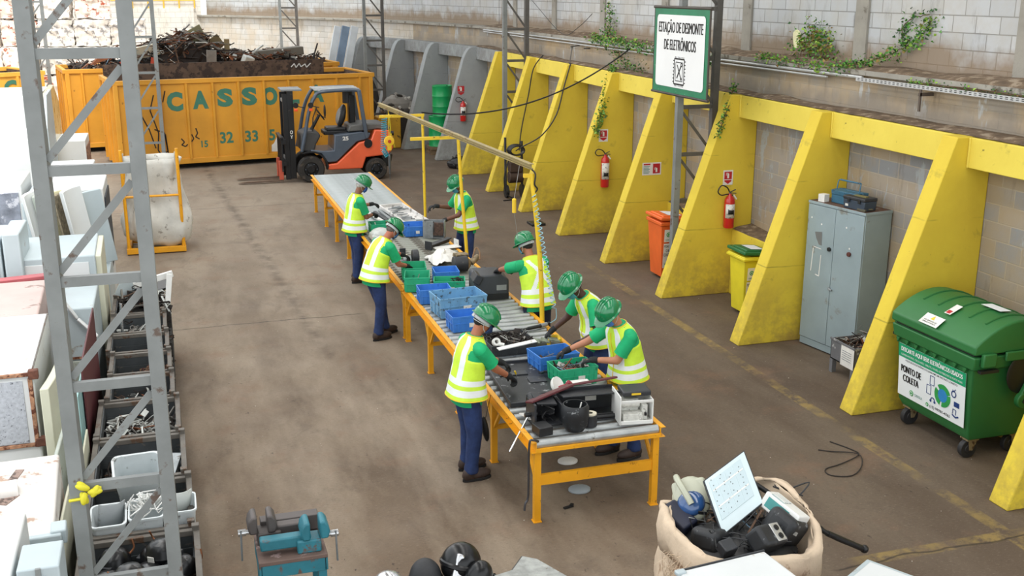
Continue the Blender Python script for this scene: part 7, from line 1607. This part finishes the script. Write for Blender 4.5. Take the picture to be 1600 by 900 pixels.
m = M(); m.prism([(-.04, 0), (.16, -.02), (.18, .12), (.10, .27), (.06, .28)], .05, (1.62, 6.50, .66), ((.96, 0, -.1), (.0, .25, .95))); small('foil_sheet', m, mCHR, 'folded silver sheet leaning on the large black dome', 'sheet', bevel=.012)
m = M(); m.ell((1.80, 6.46, .76), (.10, .09, .13), rot(0, 25, 0), 18); small('black_shell', m, mCOMP, 'second black shell tucked behind the folded silver sheet', 'shell')
t = thing('concrete_slab', 'grey rough slab with a dark rim at the bottom edge, right of the black domes', 'slab', (2.2, 6.45, 0))
poly = [(1.98, 6.15), (1.96, 6.68), (2.12, 6.72), (2.26, 6.90), (2.36, 6.82), (2.52, 6.45), (2.50, 6.10)]
m = M(); m.prism(poly, .62, (0, 0, 0), ((1, 0, 0), (0, 1, 0))); m.build('dark_case', mDKP, t, bevel=.008)
m = M(); cx, cy = 2.22, 6.45; m.prism([(cx+(a-cx)*.93, cy+(b-cy)*.93) for a, b in poly], .02, (0, 0, .615), ((1, 0, 0), (0, 1, 0))); m.build('rough_face', mat('rough_stone', '9a9c98', .9, var=.2, vs=12, dirt='6d6558', da=.58, ds=9, bump=.7, bs=30), t, bevel=.006)

# open bulk bag full of electronics, bottom right
mJUTE = mat('bulk_bag_beige', 'd0bba2', .85, var=.08, vs=4, dirt='a88a70', da=.58, ds=4, bump=.8, bs=14)
t = thing('open_bulk_bag', 'frayed beige bulk bag full of old electronics, bottom right', 'bag', (3.80, 6.45, 0))
m = M(); zs = [.0, .06, .2, .35, .5, .62, .72, .80, .86, .90, .93]; pf = [.80, .95, 1.02, 1.05, 1.04, 1.02, 1.0, 1.0, 1.02, 1.04, 1.02]
tp = lambda a: .05*sin(2*a+.6)+.04*sin(3*a)-.09*max(0, cos(a+1.9))
sack(m, 3.80, 6.42, .51, .49, zs, pf, 9, n=72, amp=.09, sq=.75, top=tp, fz=4); m.build('bag_fabric', mJUTE, t, solid=.012, sharp=180)
m = M(); rr = []
for k, (q, dz) in enumerate([(1.0, 0), (1.05, .015), (1.09, -.02), (1.09, -.12), (1.06, -.24)]):
    r = []
    for j in range(72):
        a = 2*pi*j/72; c, s_ = cos(a), sin(a); w_ = .5+.5*noise.noise(V((cos(a)*2.2, sin(a)*2.2, 4)))
        X = (abs(c)**.75)*(1 if c > 0 else -1)*.51*q; Y = (abs(s_)**.75)*(1 if s_ > 0 else -1)*.49*q
        z = .93+tp(a)+dz*(.5+w_); q2 = noise.noise(V((X*7, Y*7, k*.9)))*.05; r.append(V((3.80+X+c*q2, 6.42+Y+s_*q2, z)))
    rr.append(r)
m.rings(rr, 0, cap=False); m.build('folded_rim', mJUTE, t, solid=.010, sharp=180)
m = M(); rd = random.Random(3)
for k in range(60): p = V((3.28+rd.uniform(-.03, .05), 6.25+rd.uniform(-.15, .25), rd.uniform(.55, .82))); m.tube([p, p+V((rd.uniform(-.10, -.02), rd.uniform(-.05, .03), rd.uniform(-.10, .02))), p+V((rd.uniform(-.12, -.02), rd.uniform(-.05, .05), rd.uniform(-.2, -.06)))], .0025, 4)
m.build('frayed_thread', mJUTE, t)
m = M(); m.ell((3.80, 6.42, .68), (.45, .42, .18), None, 24); rd = random.Random(44); scrap(m, 3.48, 4.14, 6.12, 6.74, lambda x, y: .93, 120, rd, (70, 4, 8, 0, 0, 3, 1), .34, zmin=.74); tag(m.build('scrap_parts', [mBLK]+mSCR[1:]), 'black scrap filling the beige bulk bag below the visible pieces', 'scrap', kind='stuff')
# vacuum cleaner
T = Matrix.Translation((3.60, 6.80, .93)) @ Matrix.Scale(1.12, 4) @ rot(38, -18, -28).to_4x4()
t = thing('vacuum_cleaner', 'beige vacuum cleaner with a round blue window, in the beige bag', 'vacuum cleaner', (3.60, 6.86, .78))
mVB = mat('vacuum_beige', 'b3b5a2', .45, var=.04)
m = M(); m.T = T; m.ell((0, 0, 0), (.135, .17, .085), None, 24); m.box((0, .05, .0), (.24, .16, .11)); m.build('housing', mVB, t, bevel=.03, seg=3)
m = M(); m.T = T; m.ell((.0, -.055, .05), (.098, .095, .055), None, 22); m.build('blue_window', mat('window_blue', '2f5488', .12, var=.3, vs=6, coat=.6), t)
m = M(); m.T = T; m.tube(smoothpts([(-.07, .15, .07), (-.05, .08, .13), (-.01, -.03, .125), (.01, -.09, .105)]), .022, 8); m.build('handle', mVB, t)
# ceiling light panel / back cover
t = thing('light_panel', 'pale aluminium panel with rivet marks standing tilted in the beige bag', 'panel', (3.95, 6.75, .78))
BLc, BRc, TLc = V((3.60, 6.30, .87)), V((4.02, 6.45, 1.0)), V((3.61, 6.65, 1.15))
F = Face(BLc, BRc-BLc, TLc-BLc); PW, PH = (BRc-BLc).length, (TLc-BLc).length
F.u = (TLc-BLc).normalized(); F.n = F.r.cross(F.u).normalized()
mPAN = mat('panel_pale', 'c9d8dc', .4, .1, var=.04, vs=3)
m = M(); F.poly(m, [(0, .03), (.03, 0), (PW, 0), (PW, PH), (.0, PH)], -.018, t=.018); m.build('back_shell', mDKP, t, bevel=.004)
m = M(); F.poly(m, [(.01, .03), (.035, .008), (PW-.012, .012), (PW-.012, PH-.01), (.01, PH-.01)], .0, t=.006); pn = m.build('pale_sheet', mPAN, t, bevel=.002)
m = M(); F.poly(m, [(.04, .10), (PW-.07, .10), (PW-.07, PH-.04), (.04, PH-.04)], .006, t=.004); m.build('raised_field', mat('panel_field', 'bccdd2', .4, .1, var=.03), pn, bevel=.002)
for k in range(2): m = M(); F.line(m, [(.05, .20+.13*k), (PW-.08, .20+.13*k)], .012, .0105); m.build('rib_line', mWHT, pn)
for k in range(3): m = M(); F.line(m, [(.12+.09*k, .11), (.12+.09*k, PH-.05)], .004, .0105); m.build('rib_line', mPAN, pn)
m = M(); rd = random.Random(6)
for k in range(34): u = .07+(k % 4)*.09+rd.uniform(-.02, .02); v = .14+(k//4)*.033+rd.uniform(-.01, .01); F.disc(m, u, v, .004, .011, n=8)
m.build('rivet_pattern', mDKP, pn)
# other pieces in the bag
def chunk(name, label, cat, c, sz, r, mm, bev=.02, ex=()):
    t = thing(name, label, cat, c); T = Matrix.Translation(c) @ rot(*r).to_4x4(); m = M(); m.T = T; m.box((0, 0, 0), sz); m.build('shell', mm, t, bevel=bev, seg=3)
    for nm, cc, ss, em, bv in ex: m = M(); m.T = T; m.box(cc, ss); m.build(nm, em, t, bevel=bv)
    return t, T
t, T = chunk('car_radio_speaker', 'black speaker shell with a silver plate and two round knobs, in the beige bag', 'speaker', (3.86, 6.13, .90), (.26, .17, .16), (38, 10, 22), mSCU, .03)
m = M(); m.T = T; m.box((.045, .0, .083), (.10, .14, .01)); sp_ = m.build('silver_plate', mat('silver_plate', 'b9b9b6', .3, .4), t, bevel=.02)
m = M(); m.T = T
for q in (-.035, .03): m.cyl((.045, q, .085), (.045, q, .096), .022, n=16); m.cyl((.045, q, .096), (.045, q, .10), .011, n=12)
m.build('round_knob', mBLK, sp_)
chunk('monitor_shell', 'dark monitor back behind the speaker shell, in the beige bag', 'shell', (4.10, 6.28, .88), (.28, .24, .22), (20, 25, 30), mSCU, .05)
chunk('monitor_shell', 'black dusty shell below the vacuum cleaner, in the beige bag', 'shell', (3.62, 6.42, .80), (.40, .24, .18), (-8, 12, 30), mSCU, .05)
chunk('plastic_case', 'dark blue-black case at the left inside corner of the beige bag', 'case', (3.44, 6.70, .84), (.16, .26, .12), (20, -10, 20), mat('midnight', '23273a', .5), .02)
chunk('wall_telephone', 'small black phone base below the dusty shell in the bag', 'phone', (3.56, 6.16, .86), (.12, .10, .08), (25, 0, 15), mDKP, .01)
t, T = chunk('battery_charger', 'white appliance with a ribbed clear window at the right of the beige bag', 'appliance', (4.14, 6.36, .96), (.18, .32, .13), (18, 22, 28), mWHT, .012)
m = M(); m.T = T; m.box((-.02, .06, .062), (.13, .12, .012)); cw = m.build('clear_window', mat('window_grey', '9aa8a6', .25, var=.2, vs=20), t, bevel=.004); m = M(); m.T = T
for k in range(4): m.box((-.06+.03*k, .06, .070), (.010, .11, .008))
m.build('rib_pattern', mWHT, cw)
m = M(); m.T = T; m.box((-.088, .02, .0), (.006, .2, .08)); m.build('teal_stripe', mat('teal_stripe', '3f8f8c', .4), t)
t = thing('floor_wand', 'long black vacuum wand sticking out to the right of the beige bag', 'pipe', (4.6, 6.5, .3)); m = M(); pp = smoothpts([(4.10, 6.72, 1.02), (4.40, 6.62, .80), (4.72, 6.60, .55), (5.08, 6.66, .34)]); m.tube(pp, .020, 10); m.build('tube', mBLK, t)
m = M(); m.tube([pp[6], pp[7]], .026, 10); m.cyl((4.70, 6.60, .565), (5.08, 6.66, .34), .025, n=10); m.ell((5.11, 6.665, .325), (.035, .035, .035)); m.build('end_piece', mBLK, t)
m = M(); rd = random.Random(8)
for k in range(5): a = V((4.30, 6.62, .98)); m.tube(smoothpts([a, a+V((rd.uniform(-.1, .2), rd.uniform(-.05, .1), rd.uniform(0, .08))), a+V((rd.uniform(.0, .2), rd.uniform(-.1, .05), rd.uniform(-.12, 0)))]), .006, 5)
small('wire_tangle', m, mBLK, 'few thin dark wires behind the white appliance in the bag', 'wire')
# white appliances cut by the bottom edge
t, T = abox('washing_machine', 'white machine top cut by the bottom edge, in front of the beige bag', 'washing machine', 2.97, 3.66, 5.10, 5.74, 0, 1.03, mAW, 6, (('dark_back_edge', (.02, .325, 1.025), (.66, .012, .02), mDKP, .003), ('hinge', (-.33, .30, 1.03), (.07, .05, .03), mAP, .008), ('side_clip', (.345, .1, .98), (.02, .3, .05), mAP, .004)), .015)
t, T = abox('refrigerator', 'white appliance with a pale frame, corner showing at the bottom right', 'refrigerator', 3.98, 4.52, 5.02, 5.54, 0, .92, mAP, 30, (('lid_field', (.0, .0, .918), (.46, .44, .02), mAW, .006),), .012)
m = M(); m.ell((4.02, 5.72, .70), (.06, .05, .04)); m.cyl((4.02, 5.72, .1), (4.02, 5.72, .68), .03, n=10); small('red_plastic_cap', m, mEXT, 'small red plastic piece at the bottom right of the beige bag', 'cap')
